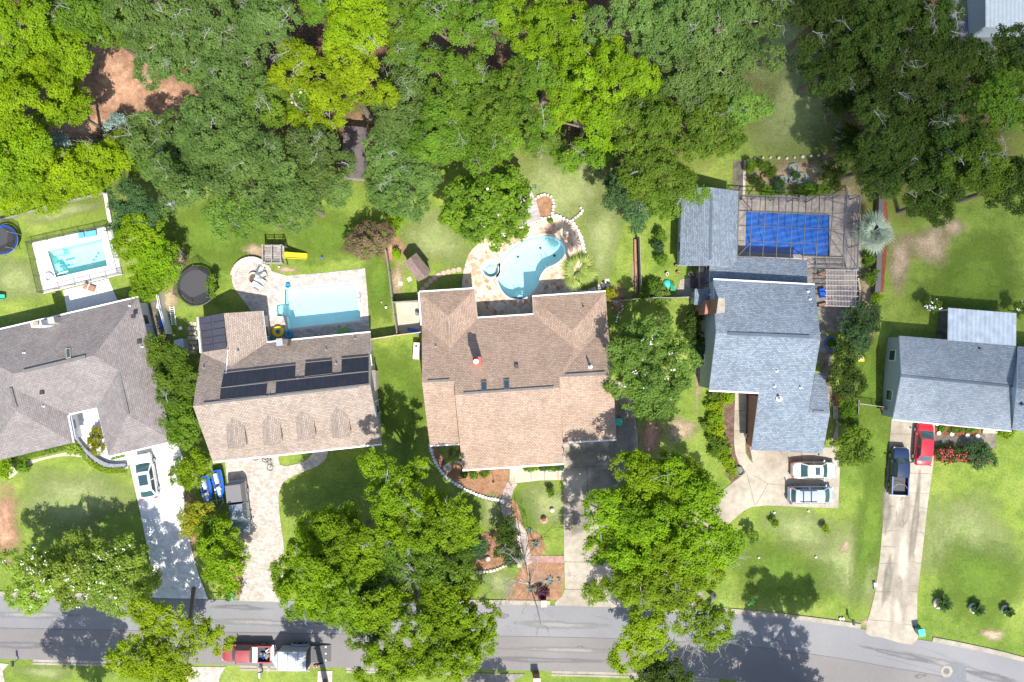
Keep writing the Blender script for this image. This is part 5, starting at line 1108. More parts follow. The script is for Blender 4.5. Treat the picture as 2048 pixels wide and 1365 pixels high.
# --- woodland ---
WOOD = [
 (60, 60, 120, 110, 13, 'bright', "top left corner oak, yellow-green, tallest in the corner of the wood"), (175, 30, 70, 60, 12, 'mid', "green oak at the top edge above the orange clearing"),
 (50, 200, 110, 95, 11, 'lime', "yellow-green oak on the left edge beside the orange clearing"), (130, 125, 50, 70, 8, 'bright', "yellow-green oak bordering the orange clearing on its left"),
 (140, 225, 56, 46, 8, 'bright', "bright oak at the lower left corner of the orange clearing"), (40, 320, 100, 66, 11, 'bright', "bright oak at the left edge north of the fenced pool lawn"),
 (120, 352, 90, 44, 7, 'lime', "low yellow-green thicket above the pool garden's back wall"), (60, 395, 80, 34, 5, 'lime', "low bright thicket at the left edge above the pool garden's back wall"),
 (200, 335, 76, 52, 6, 'lime', "rounded lime green tree behind the pool garden's back wall"), (105, 300, 34, 34, 7, 'blue', "blue-green feathery tree below the dark gap left of the lime tree"),
 (232, 250, 20, 22, 4, 'blue', "small blue-green tree at the lower tip of the orange clearing"),
 (225, 75, 60, 34, 9, 'mid', "green tree along the upper edge of the orange clearing"), (352, 118, 56, 62, 11, 'olive', "grey-green oak at the right side of the orange clearing"),
 (290, 50, 70, 56, 13, 'olive', "grey-green oak above the orange clearing near the top edge"), (400, 60, 92, 74, 14, 'olive', "olive oak at the top with pale limbs, right of the grey-green pair"),
 (455, 150, 90, 70, 13, 'olive', "olive oak above the twiggy giant behind the trampoline"), (540, 60, 86, 76, 14, 'olive', "olive oak at the top edge left of the bright tree"),
 (255, 305, 30, 50, 5, 'mid', "dense green tree right of the lime tree behind the pool garden"), (335, 285, 88, 52, 8, 'olive', "twiggy olive oak with white forked limb near its left side"),
 (430, 255, 84, 72, 14, 'olive', "broad olive oak in the middle left of the wood"), (400, 360, 104, 70, 13, 'olive', "broad olive oak whose skirt reaches the trampoline lawn"),
 (520, 330, 96, 78, 14, 'olive', "largest olive oak, above the wooden playset"), (510, 430, 90, 46, 11, 'soft', "soft green oak skirt just above the round firepit patio"),
 (600, 400, 84, 58, 12, 'olive', "olive oak hanging over the lawn with the yellow slide"), (640, 330, 68, 60, 12, 'olive', "grey-green oak left of the dark roof gap in the wood"),
 (340, 330, 60, 40, 8, 'soft', "soft green oak between the lime tree and the olive giant"), (560, 230, 70, 60, 13, 'mid', "mid green oak under the cream-flowered tree"),
 (715, 80, 68, 70, 15, 'lime', "vivid lime tree, upper crown, in the top middle of the wood"), (700, 175, 104, 72, 15, 'lime', "vivid lime tree, widest crown, in the middle of the wood"),
 (605, 140, 58, 52, 13, 'lime', "vivid lime tree left of the widest lime crown"), (600, 225, 46, 42, 12, 'lime', "small vivid lime tree below the cream-flowered one"),
 (590, 185, 34, 24, 13.5, 'mid', "cream-flowered tree beside the lime tree"), (645, 20, 60, 46, 12, 'mid', "green tree at the top edge above the lime tree"),
 (800, 50, 70, 62, 12, 'mid', "green tree at the top edge right of the lime tree"), (835, 110, 50, 52, 11, 'olive', "grey-green tree beside the dark gap right of the lime tree"),
 (800, 215, 62, 66, 12, 'olive', "grey-green oak right of the widest lime crown"), (905, 60, 80, 66, 13, 'mid', "mid green tree at the top right of centre with pale spikes"),
 (905, 170, 86, 70, 13, 'mid', "mid green oak in the centre of the wood"), (985, 40, 60, 56, 12, 'olive', "grey-green tree at the top edge centre"),
 (780, 300, 62, 52, 11, 'olive', "olive tree right of the dark roof gap in the wood"), (800, 375, 78, 60, 10, 'olive', "grey-green oak left of the magnolia"),
 (890, 270, 76, 60, 12, 'mid', "mid green oak above the magnolia"), (985, 210, 78, 70, 13, 'mid', "mid green oak in the centre right of the first"), (985, 300, 56, 46, 11, 'mid', "mid green oak above the weathered deck"),
 (1090, 60, 90, 72, 14, 'bright', "bright oak at the top edge right of centre"), (1090, 150, 66, 54, 12, 'mid', "mid green oak under the bright top-edge oak"),
 (1205, 155, 96, 72, 14, 'bright', "bright oak with dark hollow at its foot, right of centre"), (1300, 60, 104, 76, 15, 'olive', "greyish oak at the top edge left of the grassy gap"),
 (1420, 60, 100, 78, 15, 'olive', "widest greyish oak at the top, next to the grassy gap"), (1470, 130, 96, 66, 14, 'olive', "greyish oak overhanging the grassy gap"), (1500, 30, 70, 50, 14, 'olive', "greyish oak at the top edge touching the grassy gap"),
 (1390, 165, 90, 64, 14, 'olive', "greyish oak below the widest one"), (1170, 245, 80, 58, 12, 'bright', "bright oak below the dark hollow"), (1280, 250, 90, 66, 13, 'mid', "mid green oak above the kidney pool garden's right side"),
 (1390, 255, 96, 66, 13, 'mid', "mid green oak left of the boardwalk"), (1470, 225, 70, 56, 12, 'soft', "soft green oak at the left side of the grassy gap"), (1300, 345, 90, 56, 12, 'mid', "mid green oak at the edge of the kidney pool garden's lawn"),
 (1345, 400, 58, 30, 8, 'mid', "green oak limb resting over the pool house's left edge"), (1165, 315, 62, 30, 7, 'gloss', "glossy tree overhanging the top of the kidney pool lawn"), (1240, 375, 38, 44, 8, 'deep', "dark grey-green tree at the right edge of the kidney pool lawn"),
 (1268, 430, 28, 34, 6, 'deep', "small dark tree at the head of the right fence by the kidney pool lawn"), (1070, 235, 60, 50, 12, 'mid', "mid green oak above the tip of the kidney pool lawn"), (1080, 290, 46, 22, 6, 'soft', "low soft green tree at the tip of the kidney pool lawn"),
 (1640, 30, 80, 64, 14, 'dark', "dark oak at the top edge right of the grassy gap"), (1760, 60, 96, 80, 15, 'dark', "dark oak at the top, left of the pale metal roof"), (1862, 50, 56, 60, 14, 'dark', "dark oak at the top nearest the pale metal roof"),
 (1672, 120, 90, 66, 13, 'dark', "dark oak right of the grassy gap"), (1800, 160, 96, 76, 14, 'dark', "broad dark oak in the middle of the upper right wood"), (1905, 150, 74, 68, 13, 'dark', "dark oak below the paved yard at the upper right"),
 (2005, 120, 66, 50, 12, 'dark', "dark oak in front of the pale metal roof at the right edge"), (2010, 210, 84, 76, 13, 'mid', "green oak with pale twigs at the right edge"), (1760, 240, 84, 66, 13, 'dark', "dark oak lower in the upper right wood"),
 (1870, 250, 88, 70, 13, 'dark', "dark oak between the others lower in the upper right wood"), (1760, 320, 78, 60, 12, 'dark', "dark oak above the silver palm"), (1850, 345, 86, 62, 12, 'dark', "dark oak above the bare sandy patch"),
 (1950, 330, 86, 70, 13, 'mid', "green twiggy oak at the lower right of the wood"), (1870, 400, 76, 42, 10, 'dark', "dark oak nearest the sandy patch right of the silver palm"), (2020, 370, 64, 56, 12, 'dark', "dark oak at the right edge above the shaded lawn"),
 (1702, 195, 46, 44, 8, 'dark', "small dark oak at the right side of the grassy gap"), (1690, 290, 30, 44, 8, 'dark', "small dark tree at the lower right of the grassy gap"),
]
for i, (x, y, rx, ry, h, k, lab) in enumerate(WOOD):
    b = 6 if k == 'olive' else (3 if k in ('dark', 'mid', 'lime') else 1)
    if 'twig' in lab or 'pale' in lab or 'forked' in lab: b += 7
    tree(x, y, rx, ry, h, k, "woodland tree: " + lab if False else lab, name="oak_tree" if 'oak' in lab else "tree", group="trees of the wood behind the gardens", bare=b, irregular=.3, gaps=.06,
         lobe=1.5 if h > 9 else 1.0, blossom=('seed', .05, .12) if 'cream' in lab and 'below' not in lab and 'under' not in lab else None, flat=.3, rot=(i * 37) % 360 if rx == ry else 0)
# off-frame trees of the same street whose shade reaches the picture
for (x, y, r, lab) in ((1560, 1560, 88, "street tree south of the road opposite the saplings"), (1690, 1590, 80, "street tree south of the road opposite the right lawn"), (1440, 1560, 70, "street tree south of the road opposite the big bright oaks"),
                       (1600, 1480, 50, "small street tree south of the road right of the brick mailbox"), (1730, 1532, 92, "tall street tree south of the road nearest the long concrete drive"), (95, 1500, 84, "street tree south of the road at lower left"), (600, 1458, 62, "street tree south of the road behind the silver trailer"), (1000, 1500, 40, "small street tree south of the road by the brick mailbox")):
    tree(x, y, r, r * (.6 if x == 600 else 1), 20 if x == 1730 else 14 if x < 700 else 13 if r > 60 else 9, 'mid', lab, group="street trees beyond the bottom edge")
# --- palms and rosettes ---
def frond_mesh(name, L, wid, n, droop, fan, mat, rng, fold=.25):
    P = []; F = []
    def leafl(a, b, w):
        a, b = np.array(a), np.array(b); d = b - a; u = np.cross(d, (0, 0, 1)); u = u / (np.linalg.norm(u) + 1e-9) * w / 2; k = len(P)
        m = a + d * .55 + np.array([0, 0, .05 * np.linalg.norm(d)])
        P.extend([a - u * .35, m - u, b, m + u, a + u * .35]); F.append((k, k + 1, k + 2, k + 3, k + 4))
    if fan:
        stem = L * .45; base = np.array([stem, 0, stem * .35])
        for i in range(n):
            t = (i / (n - 1) - .5) * 2.3; ll = (L - stem) * (1 - .22 * abs(t) / 1.35)
            leafl(base, base + np.array([math.cos(t) * ll, math.sin(t) * ll, -droop * ll + .12 * ll * (i % 2)]), wid)
        k = len(P); P.extend([(0, -.03, 0), (0, .03, 0), (stem, .03, stem * .35), (stem, -.03, stem * .35)]); F.append((k, k + 1, k + 2, k + 3))
    else:
        prev = None
        for i in range(n):
            t = (i + 1) / n; x = L * t; z = L * (.35 * t - droop * t * t); c = np.array([x, 0, z]); ll = wid * math.sin(math.pi * min(.97, .12 + .85 * t)) + .04
            for s_ in (-1, 1): leafl(c, c + np.array([ll * .45, s_ * ll, -.15 * ll]), .055)
        k = len(P); P.extend([(0, -.025, 0), (0, .025, 0), (L, 0, L * (.35 - droop)), ]); F.append((k, k + 1, k + 2))
    me = bpy.data.meshes.new(name); me.from_pydata([tuple(p) for p in P], [], F); me.materials.append(mat)
    a = me.attributes.new("tone", 'FLOAT', 'FACE'); a.data.foreach_set("value", rng.uniform(.1, .9, len(F)).astype(np.float32)); me.update(); return me
def palm(px, py, h, L, nf, kind, label, fan=True, name="palm_tree", cat="palm", wid=.12, n=24, droop=.28, tr=.16, crown_z=None):
    rng = np.random.default_rng(int(px)); c = W(px, py, h); t = thing(name, label, cat, (c.x, c.y, 0))
    mes = [frond_mesh("frond", L * q, wid, n, droop, fan, FO[kind], rng) for q in (.82, 1.0)]
    for i in range(nf):
        o = bpy.data.objects.new("frond", mes[i % 2]); C.objects.link(o); o.parent = t; ring = i / nf
        o.location = (0, 0, h - .1); o.rotation_euler = (rng.uniform(-.3, .3), -(1.15 * (1 - ring) ** 1.5 - .18) + rng.uniform(-.1, .1), i * 2.399 + rng.uniform(-.2, .2))
    if h > .5:
        mb = MB(); mb.tube([(0, 0, 0), (.03, 0, h * .5), (0, 0, h)], [tr * 1.25, tr, tr * 1.1], 10); mb.build("trunk", M['bark'], t)
    return t
palm(1745, 466, 2.3, 2.45, 24, 'pale', "silver-leaved fan palm at the right end of the screened pool cage", wid=.085, n=15, droop=.2)
palm(1157, 540, 6.5, 2.25, 17, 'palm', "yellow-green fan palm leaning over the flagstones right of the kidney pool", wid=.13, n=12, droop=.35)
palm(903, 904, .8, 1.5, 20, 'palm', "spiky yellow-green palm between white stone edging and the brown house's wall", fan=True, name="palm", wid=.07, n=20)
for i, (x, y, L, lab) in enumerate(((1888, 1207, .95, "full round sago palm, leftmost of the three in the ringed planters"), (1956, 1218, .8, "sago palm leaning out of the middle ringed planter"), (2018, 1224, .62, "sago palm in the rightmost ringed planter"))):
    palm(x, y, .7, L, 34, 'sago', lab, fan=False, name="sago_palm", cat="plant", wid=.14, n=16, droop=.3, tr=.12)["group"] = "sago palms on the right lawn"
for i, (x, y, L, lab) in enumerate(((1072, 1088, .55, "blue-grey agave in the small round pine straw bed beside the path"), (1060, 1062, .4, "small blue-grey agave above the round pine straw bed"), (1100, 1162, .75, "large blue-grey agave right of the bare tree"), (1119, 1160, .3, "tiny agave at the drive edge of the lower pine straw bed"), (1070, 374, .35, "small blue-grey agave on the kidney pool lawn near the weathered deck"), (1440, 825, .5, "pale agave in the border left of the front walk"), (1062, 1180, .5, "grey-green yucca under the bare tree's trunk"))):
    rng = np.random.default_rng(i + 50); c = W(x, y, .15); t = thing("agave", lab, "plant", (c.x, c.y, 0), 0, "agaves and yuccas")
    me = bpy.data.meshes.new("leaf"); me.from_pydata([(0, -.05, 0), (L * .5, -.06, L * .22), (L, 0, L * .3), (L * .5, .06, L * .22), (0, .05, 0)], [], [(0, 1, 2, 3, 4)]); me.materials.append(FO['blue'])
    a = me.attributes.new("tone", 'FLOAT', 'FACE'); a.data.foreach_set("value", [.6])
    for j in range(22):
        o = bpy.data.objects.new("leaf", me); C.objects.link(o); o.parent = t; o.location = (0, 0, .06); o.rotation_euler = (0, -rng.uniform(0, .9), j * 2.399); o.scale = (rng.uniform(.7, 1.1),) * 3
# dark red cordyline fan round the brick mailbox by the road
t = tree(1084, 1187, 15, 12, .9, 'purple', "dark purple plants around the brick mailbox column by the road", name="purple_plant", cat="plant", lobe=.4, tuft=.2, trunk=False)
# --- the bare tree in front of the brown house ---
rng = np.random.default_rng(42); c = W(1058, 1152, 0)
bt = thing("bare_tree", "leafless forked tree with whitish limbs in the pine straw bed below the brick path", "tree", (c.x, c.y, 0))
mb = MB(); mb.tube([(0, 0, -.1), (.05, .05, 1.5), (0, 0, 3.0)], [.16, .11, .09], 10); mb.build("trunk", M['barkwhite'], bt)
mb = MB()
def lw(px, py, z): p = W(px, py, z); return np.array([p.x - c.x, p.y - c.y, z])
o0 = np.array([0, 0, 2.9])
for pts, r in (([(1040, 1158, 5.5), (1020, 1175, 6.5), (1006, 1200, 7)], .10), ([(1020, 1160, 5), (1000, 1172, 6), (975, 1186, 6.5)], .08), ([(1075, 1158, 4.5), (1092, 1164, 5)], .09), ([(1066, 1190, 5), (1074, 1215, 7), (1082, 1250, 8.5)], .10),
               ([(1053, 1120, 4.5), (1050, 1080, 6)], .08), ([(1072, 1140, 4.5), (1076, 1130, 5.5)], .05), ([(1100, 1153, 4.5), (1128, 1149, 5.5)], .05), ([(1040, 1130, 5), (1020, 1110, 6)], .06), ([(1058, 1180, 5), (1050, 1215, 7)], .06), ([(1030, 1200, 6.5), (1000, 1240, 7)], .05)):
    P = [tuple(o0)] + [tuple(lw(*q)) for q in pts]; mb.tube(P, [r * .75 * (1 - .7 * i / (len(P) - 1)) for i in range(len(P))], 6)
    for q in P[1:]:
        for _ in range(2):
            d = np.array(q) - o0; d /= np.linalg.norm(d); branchy(mb, q, d + rng.normal(size=3) * .6, rng.uniform(.7, 1.4), .02, 2, rng, .6)
mb.build("limbs", M['barkwhite'], bt)
for (px, py, z0, n_, lab) in ((1400, 1258, 9.5, 16, "leafless bleached snag sticking out over the road between the two right oaks"),):
    rng = np.random.default_rng(9); c2 = W(px, py, z0); sn = thing("dead_tree", lab, "tree", (c2.x, c2.y, 0)); mb = MB()
    f_ = W(1426, 1188) - Vector((c2.x, c2.y, 0)); mb.tube([(f_.x, f_.y, -.1), (f_.x * .6, f_.y * .6, 4), (0, 0, z0)], [.2, .15, .08], 8, cap=False)
    for _ in range(n_): a_ = rng.uniform(0, 6.28); branchy(mb, (0, 0, z0 - rng.uniform(0, 1.5)), (math.cos(a_), math.sin(a_), .2), rng.uniform(1.5, 3), .06, 2, rng, .7)
    mb.build("limbs", M['barkpale'], sn)
# clipped curved hedge and its low wall at the left house
def hedge(name, label, pts, w, h, kind):
    rng = np.random.default_rng(len(pts) * 7); cl = [W(*p) for p in smooth(pts, 4, False)]; c = cl[len(cl) // 2]; t = thing(name, label, "hedge", (c.x, c.y, 0)); P = []; N = []
    for a, b in zip(cl, cl[1:]):
        d = b - a; u = Vector((-d.y, d.x, 0)).normalized(); n = int(d.length * (w + 2 * h) * 110)
        for _ in range(n):
            s_ = rng.uniform(-1, 1); z = h if rng.uniform() < .6 else rng.uniform(.05, h); e = s_ * w / 2 if z == h else math.copysign(w / 2, s_)
            p = a + d * rng.uniform(-.05, 1.05) + u * e; P.append((p.x - c.x, p.y - c.y, z + rng.normal() * .03)); N.append((u.x * (0 if z == h else s_), u.y * (0 if z == h else s_), 1 if z == h else .2))
    P, N = np.array(P), np.array(N); o = bpy.data.objects.new("foliage", leaf_mesh("foliage", P, N + rng.normal(size=N.shape) * .35, np.full(len(P), .08), rng.uniform(0, 1, len(P)), FO[kind], rng=rng)); C.objects.link(o); o.parent = t
hedge("hedge", "curved clipped bright hedge strip around the white entry court of the hipped house", [(152, 880), (165, 900), (190, 925), (220, 940), (256, 938)], .5, .7, 'bright')
hedge("hedge", "long clipped green hedge under the front gutter of the hipped house's left wing", [(30, 920), (80, 908), (140, 893)], .45, .6, 'mid')
hedge("hedge", "short clipped bright hedge at the garage front by the white car", [(228, 915), (255, 908)], .35, .6, 'bright')
# ================= VEHICLES =================
def paint(name, c, rough=.28): return plain(name, c, rough, coat=.9, spec=.5)
def gridpatch(mb, c, bulge=(0, 0, 0), nu=8, nv=3, ins=(0, 0, 0, 0), off=0.0):
    """curved quad c=[bl,br,tr,tl]; ins = left,right,bottom,top insets"""
    bl, br, tr, tl = (Vector(p) for p in c); B = Vector(bulge); n = (br - bl).cross(tl - bl).normalized(); P = []
    for j in range(nv + 1):
        v = ins[2] + (1 - ins[2] - ins[3]) * j / nv
        for i in range(nu + 1):
            u = ins[0] + (1 - ins[0] - ins[1]) * i / nu
            P.append(bl.lerp(br, u).lerp(tl.lerp(tr, u), v) + B * (4 * u * (1 - u)) * (1 - .25 * v) + n * off)
    mb.add(P, [(j * (nu + 1) + i, j * (nu + 1) + i + 1, (j + 1) * (nu + 1) + i + 1, (j + 1) * (nu + 1) + i) for j in range(nv) for i in range(nu)])
def vehicle(name, label, cat, px, py, dx, dy, L, Wd, Ht, mat, kind='sedan', zf=.8, glass=None, roofmat=None, cabx=None):
    c = W(px, py, zf); t = thing(name, label, cat, (c.x, c.y, .056), math.atan2(-dy, dx)); w = Wd / 2; glass = glass or M['glassteal']
    st = {'sedan': [(-.5, .70, .66), (-.49, .82, .84), (-.45, .92, .93), (-.36, .98, .97), (-.2, 1, .96), (.1, 1, .95), (.25, .99, .93), (.38, .95, .87), (.46, .86, .78), (.49, .72, .66), (.5, .62, .55)],
          'suv': [(-.5, .84, .8), (-.49, .92, .98), (-.44, .98, 1.05), (-.2, 1, 1.05), (.1, 1, 1.03), (.25, .99, 1.02), (.38, .95, 1.0), (.45, .84, .86), (.49, .68, .70), (.5, .6, .6)],
          'pickup': [(-.1, .99, 1.08), (0, 1, 1.08), (.2, 1, 1.07), (.36, .97, 1.04), (.45, .92, .97), (.485, .84, .88), (.5, .76, .66)]}[kind]
    mb = MB(); prof = lambda wf, zt: [(-.90 * w * wf, .24), (-w * wf, .42), (-w * wf, zt - .2), (-.965 * w * wf, zt - .08), (-.86 * w * wf, zt), (-.45 * w * wf, zt + .03), (0, zt + .045), (.45 * w * wf, zt + .03), (.86 * w * wf, zt), (.965 * w * wf, zt - .08), (w * wf, zt - .2), (w * wf, .42), (.90 * w * wf, .24)]
    P = []; m = 13; stf = []
    for a, b in zip(st, st[1:]):
        k = max(1, int(abs(b[0] - a[0]) * L / .22))
        for i in range(k): u = i / k; stf.append(tuple(a[j] + (b[j] - a[j]) * u for j in range(3)))
    stf.append(st[-1])
    for x, wf, zt in stf:
        P += [(x * L, y, z) for y, z in prof(wf, zt * (Ht / 1.45 if kind == 'sedan' else 1))]
    n = len(stf); F = [(i * m + j, i * m + j + 1, (i + 1) * m + j + 1, (i + 1) * m + j) for i in range(n - 1) for j in range(m - 1)] + [(i * m + m - 1, i * m, (i + 1) * m, (i + 1) * m + m - 1) for i in range(n - 1)]
    F += [tuple(range(m)), tuple(reversed(range((n - 1) * m, n * m)))]; mb.add(P, F)
    body = mb.build("body", mat, t, fix=True, sm=True)
    md = body.modifiers.new("e", 'EDGE_SPLIT'); md.split_angle = R(32)
    zb = {'sedan': .94, 'suv': 1.04, 'pickup': 1.08}[kind]
    xb0, xt0, xt1, xb1 = {'sedan': (-.32, -.17, .14, .27), 'suv': (-.455, -.39, .23, .37), 'pickup': (-.12, -.105, .16, .26)}[kind]
    xb0, xt0, xt1, xb1 = cabx or (xb0, xt0, xt1, xb1)
    ybo, yto = w * .90, w * .70
    z1 = Ht; corners = dict(b0=(xb0 * L, zb), t0=(xt0 * L, z1 - .05), t1=(xt1 * L, z1 - .04), b1=(xb1 * L, zb - .03))
    BL = lambda k, s: Vector((corners[k][0], s * (ybo if k[0] == 'b' else yto), corners[k][1]))
    cab = MB()
    gridpatch(cab, [BL('b1', -1), BL('b1', 1), BL('t1', 1), BL('t1', -1)], (.12, 0, 0)); gridpatch(cab, [BL('b0', 1), BL('b0', -1), BL('t0', -1), BL('t0', 1)], (-.08 if kind != 'pickup' else -.02, 0, 0))
    for s in (-1, 1):
        q = [BL('b0', s), BL('b1', s), BL('t1', s), BL('t0', s)]
        if s > 0: q = [q[1], q[0], q[3], q[2]]
        gridpatch(cab, q, (0, s * .03, 0))
    cab.build("cabin", mat, t, sm=True)
    rf = MB(); P = []; nu, nv = 10, 8
    for i in range(nu + 1):
        u = i / nu
        for j in range(nv + 1):
            v = j / nv * 2 - 1; x = corners['t0'][0] + (corners['t1'][0] - corners['t0'][0]) * u + (.12 * .75 * (1 - v * v) if i == nu else 0) - ((.06 if kind != 'pickup' else .015) * (1 - v * v) if i == 0 else 0)
            P.append((x, v * yto * 1.01, z1 - .045 + .05 * (1 - v * v) + .02 * math.sin(math.pi * u)))
    rf.add(P, [(i * (nv + 1) + j, (i + 1) * (nv + 1) + j, (i + 1) * (nv + 1) + j + 1, i * (nv + 1) + j + 1) for i in range(nu) for j in range(nv)]); rf.build("roof", roofmat or mat, t, sm=True)
    g = MB(); gridpatch(g, [BL('b1', -1), BL('b1', 1), BL('t1', 1), BL('t1', -1)], (.12, 0, 0), ins=(.05, .05, .02, .05), off=.012); g.build("windscreen", glass, t, sm=True)
    g = MB(); gridpatch(g, [BL('b0', 1), BL('b0', -1), BL('t0', -1), BL('t0', 1)], (-.08 if kind != 'pickup' else -.02, 0, 0), ins=(.08, .08, .05, .08), off=.012); g.build("rear_window", glass, t, sm=True)
    for s in (-1, 1):
        q = [BL('b0', s), BL('b1', s), BL('t1', s), BL('t0', s)]
        if s > 0: q = [q[1], q[0], q[3], q[2]]
        cuts = ((.06, .49), (.54, .94)) if kind != 'pickup' or L > 5.2 else ((.08, .90),)
        for a, b in cuts:
            g = MB(); gridpatch(g, q, (0, s * .03, 0), ins=(a, 1 - b, .08, .12), off=.012, nu=4); g.build("side_window", M['glass'], t, sm=True)
    wr = {'sedan': .33, 'suv': .36, 'pickup': .38}[kind]
    for xf in (-.31, .31):
        for s in (-1, 1):
            ww = MB(); x = xf * L; y0 = s * (w - .2); y1 = s * (w + .015)
            ww.tube([(x, y0, wr), (x, y1 - s * .03, wr), (x, y1, wr)], [wr, wr, wr - .04], 20); wo = ww.build("wheel", M['black'], t)
            r_ = MB(); r_.tube([(x, y1 - s * .02, wr), (x, y1 + s * .008, wr)], [wr * .66, wr * .62], 16); r_.build("rim", M['rim'], wo)
    zl = {'sedan': .74, 'suv': .86, 'pickup': .88}[kind]
    for s in (-1, 1):
        l = MB(); l.box((.468 * L, s * w * .66, zl - .1), (.20, .34 * w, .16), s * -.45); l.build("headlight", M['lamp'], t)
        l = MB()
        if kind == 'sedan': l.box((-.478 * L, s * w * .72, .82), (.14, .34 * w, .16), s * .35)
        elif kind == 'suv': l.box((-.480 * L, s * w * .90, 1.15), (.12, .16, .5), s * .3)
        if kind != 'pickup': l.build("tail_light", M['red'], t)
        l = MB(); l.box((xb1 * L - .28, s * (w + .1), zb + .04), (.12, .22, .15), s * -.3); l.build("mirror", mat, t)
    l = MB(); l.box((.497 * L, 0, .52), (.04, w * 1.1, .2)); l.build("grille", M['dark'], t)
    return t
def add(t, name, mat, fn, sm=False):
    mb = MB(); fn(mb); return mb.build(name, mat, t, sm=sm)
white = paint("paint_white", (.62, .62, .63)); pearl = paint("paint_pearl", (.52, .51, .47)); silver = paint("paint_silver_blue", (.33, .40, .52), .25); red = paint("paint_red", (.55, .008, .022)); maroon = paint("paint_faded_maroon", (.27, .035, .04), .45); navy = paint("paint_navy", (.008, .022, .06), .22); slate = paint("paint_slate", (.16, .19, .23), .3)
v = vehicle("parked_car", "white coupe with dark sunroof on the white paved drive below the garage", "car", 291.5, 953, -15, -87, 4.75, 1.87, 1.42, white, cabx=(-.43, -.29, .10, .27))
add(v, "sunroof", M['glass'], lambda m: m.box((-.30, 0, 1.445), (1.05, .9, .05)))
v = vehicle("parked_car", "pearl white sedan with small dark sunroof beside the silver estate car", "car", 1628, 941, 87, 0, 4.55, 1.78, 1.45, pearl)
add(v, "sunroof", M['glass'], lambda m: m.box((.12, 0, 1.478), (.45, .74, .05)))
v = vehicle("parked_car", "silver-blue estate car with black roof rack on the concrete pad", "car", 1622, 990, 87, 0, 4.6, 1.8, 1.62, silver, 'suv')
for s in (-1, 1): add(v, "roof_rail", M['dark'], lambda m: m.bar((-1.45, s * .55, 1.69), (.3, s * .55, 1.69), .05, .05))
for x in (-1.1, -.3): add(v, "rack_bar", M['dark'], lambda m: m.bar((x, -.6, 1.74), (x, .6, 1.74), .08, .05))
for y in (-.3, -.1, .1, .3): add(v, "roof_rib", silver, lambda m: m.bar((-1.5, y, 1.645), (.6, y, 1.645), .03, .02))
v = vehicle("parked_car", "bright red sedan nosed under the pale blue-grey roof's eave", "car", 1849, 888, 6, -85, 4.5, 1.76, 1.42, red, cabx=(-.38, -.25, .10, .28))
def pickup(label, px, py, dx, dy, L, Wd, Ht, mat, bed, cap=None, **k):
    v = vehicle("pickup_truck", label, "pickup truck", px, py, dx, dy, L, Wd, Ht, mat, 'pickup', **k); w = Wd / 2; x0, x1 = -.5 * L, -.115 * L
    mb = MB(); xm = (x0 + x1) / 2; ln = x1 - x0
    for s in (-1, 1): mb.box((xm, s * (w - .05), .85), (ln, .10, .58)); mb.box((xm, s * (w - .08), .45), (ln, .06, .3))
    mb.box((x0 + .04, 0, .85), (.08, Wd - .2, .58)); mb.box((x1 - .04, 0, .85), (.08, Wd - .2, .58)); mb.build("bed_side", mat, v)
    add(v, "bed_floor", bed, lambda m: (m.box((xm, 0, .62), (ln - .16, Wd - .2, .06)), [m.bar((x0 + .1, y, .66), (x1 - .1, y, .66), .05, .03) for y in (-.5, -.3, -.1, .1, .3, .5)]))
    for s in (-1, 1): add(v, "bed_rail", cap or M['dark'], lambda m: m.box((xm, s * (w - .05), 1.15), (ln, .12, .03)))
    add(v, "bumper", M['metal'], lambda m: m.box((x0 - .1, 0, .5), (.18, Wd * .92, .16)))
    for s in (-1, 1): add(v, "tail_light", M['red'], lambda m: m.box((x0 - .01, s * (w - .08), .9), (.05, .12, .3)))
    return v, x0, x1, w
v, x0, x1, w = pickup("navy blue pickup with empty black bed behind the red sedan", 1799, 942, 4, -90, 4.9, 1.78, 1.68, navy, M['trampmat'], paint("rail_violet", (.16, .18, .30)))
add(v, "bed_brace", M['rim'], lambda m: m.tube([(-1.7, -.7, 1.1), (-1.35, -.4, 1.12), (-1.3, .3, 1.12), (-1.75, .75, 1.1)], .02, 6))
v, x0, x1, w = pickup("faded maroon pickup hauling clutter in its bed, hitched before the silver trailer on the road", 492, 1309, -100, -1, 5.1, 1.72, 1.68, maroon, M['dark'], maroon, zf=1.1)
add(v, "tool_box", plain("cream_box", (.62, .56, .44), .5), lambda m: m.box((x1 - .38, 0, 1.1), (.52, 1.6, .28)))
rg = random.Random(8)
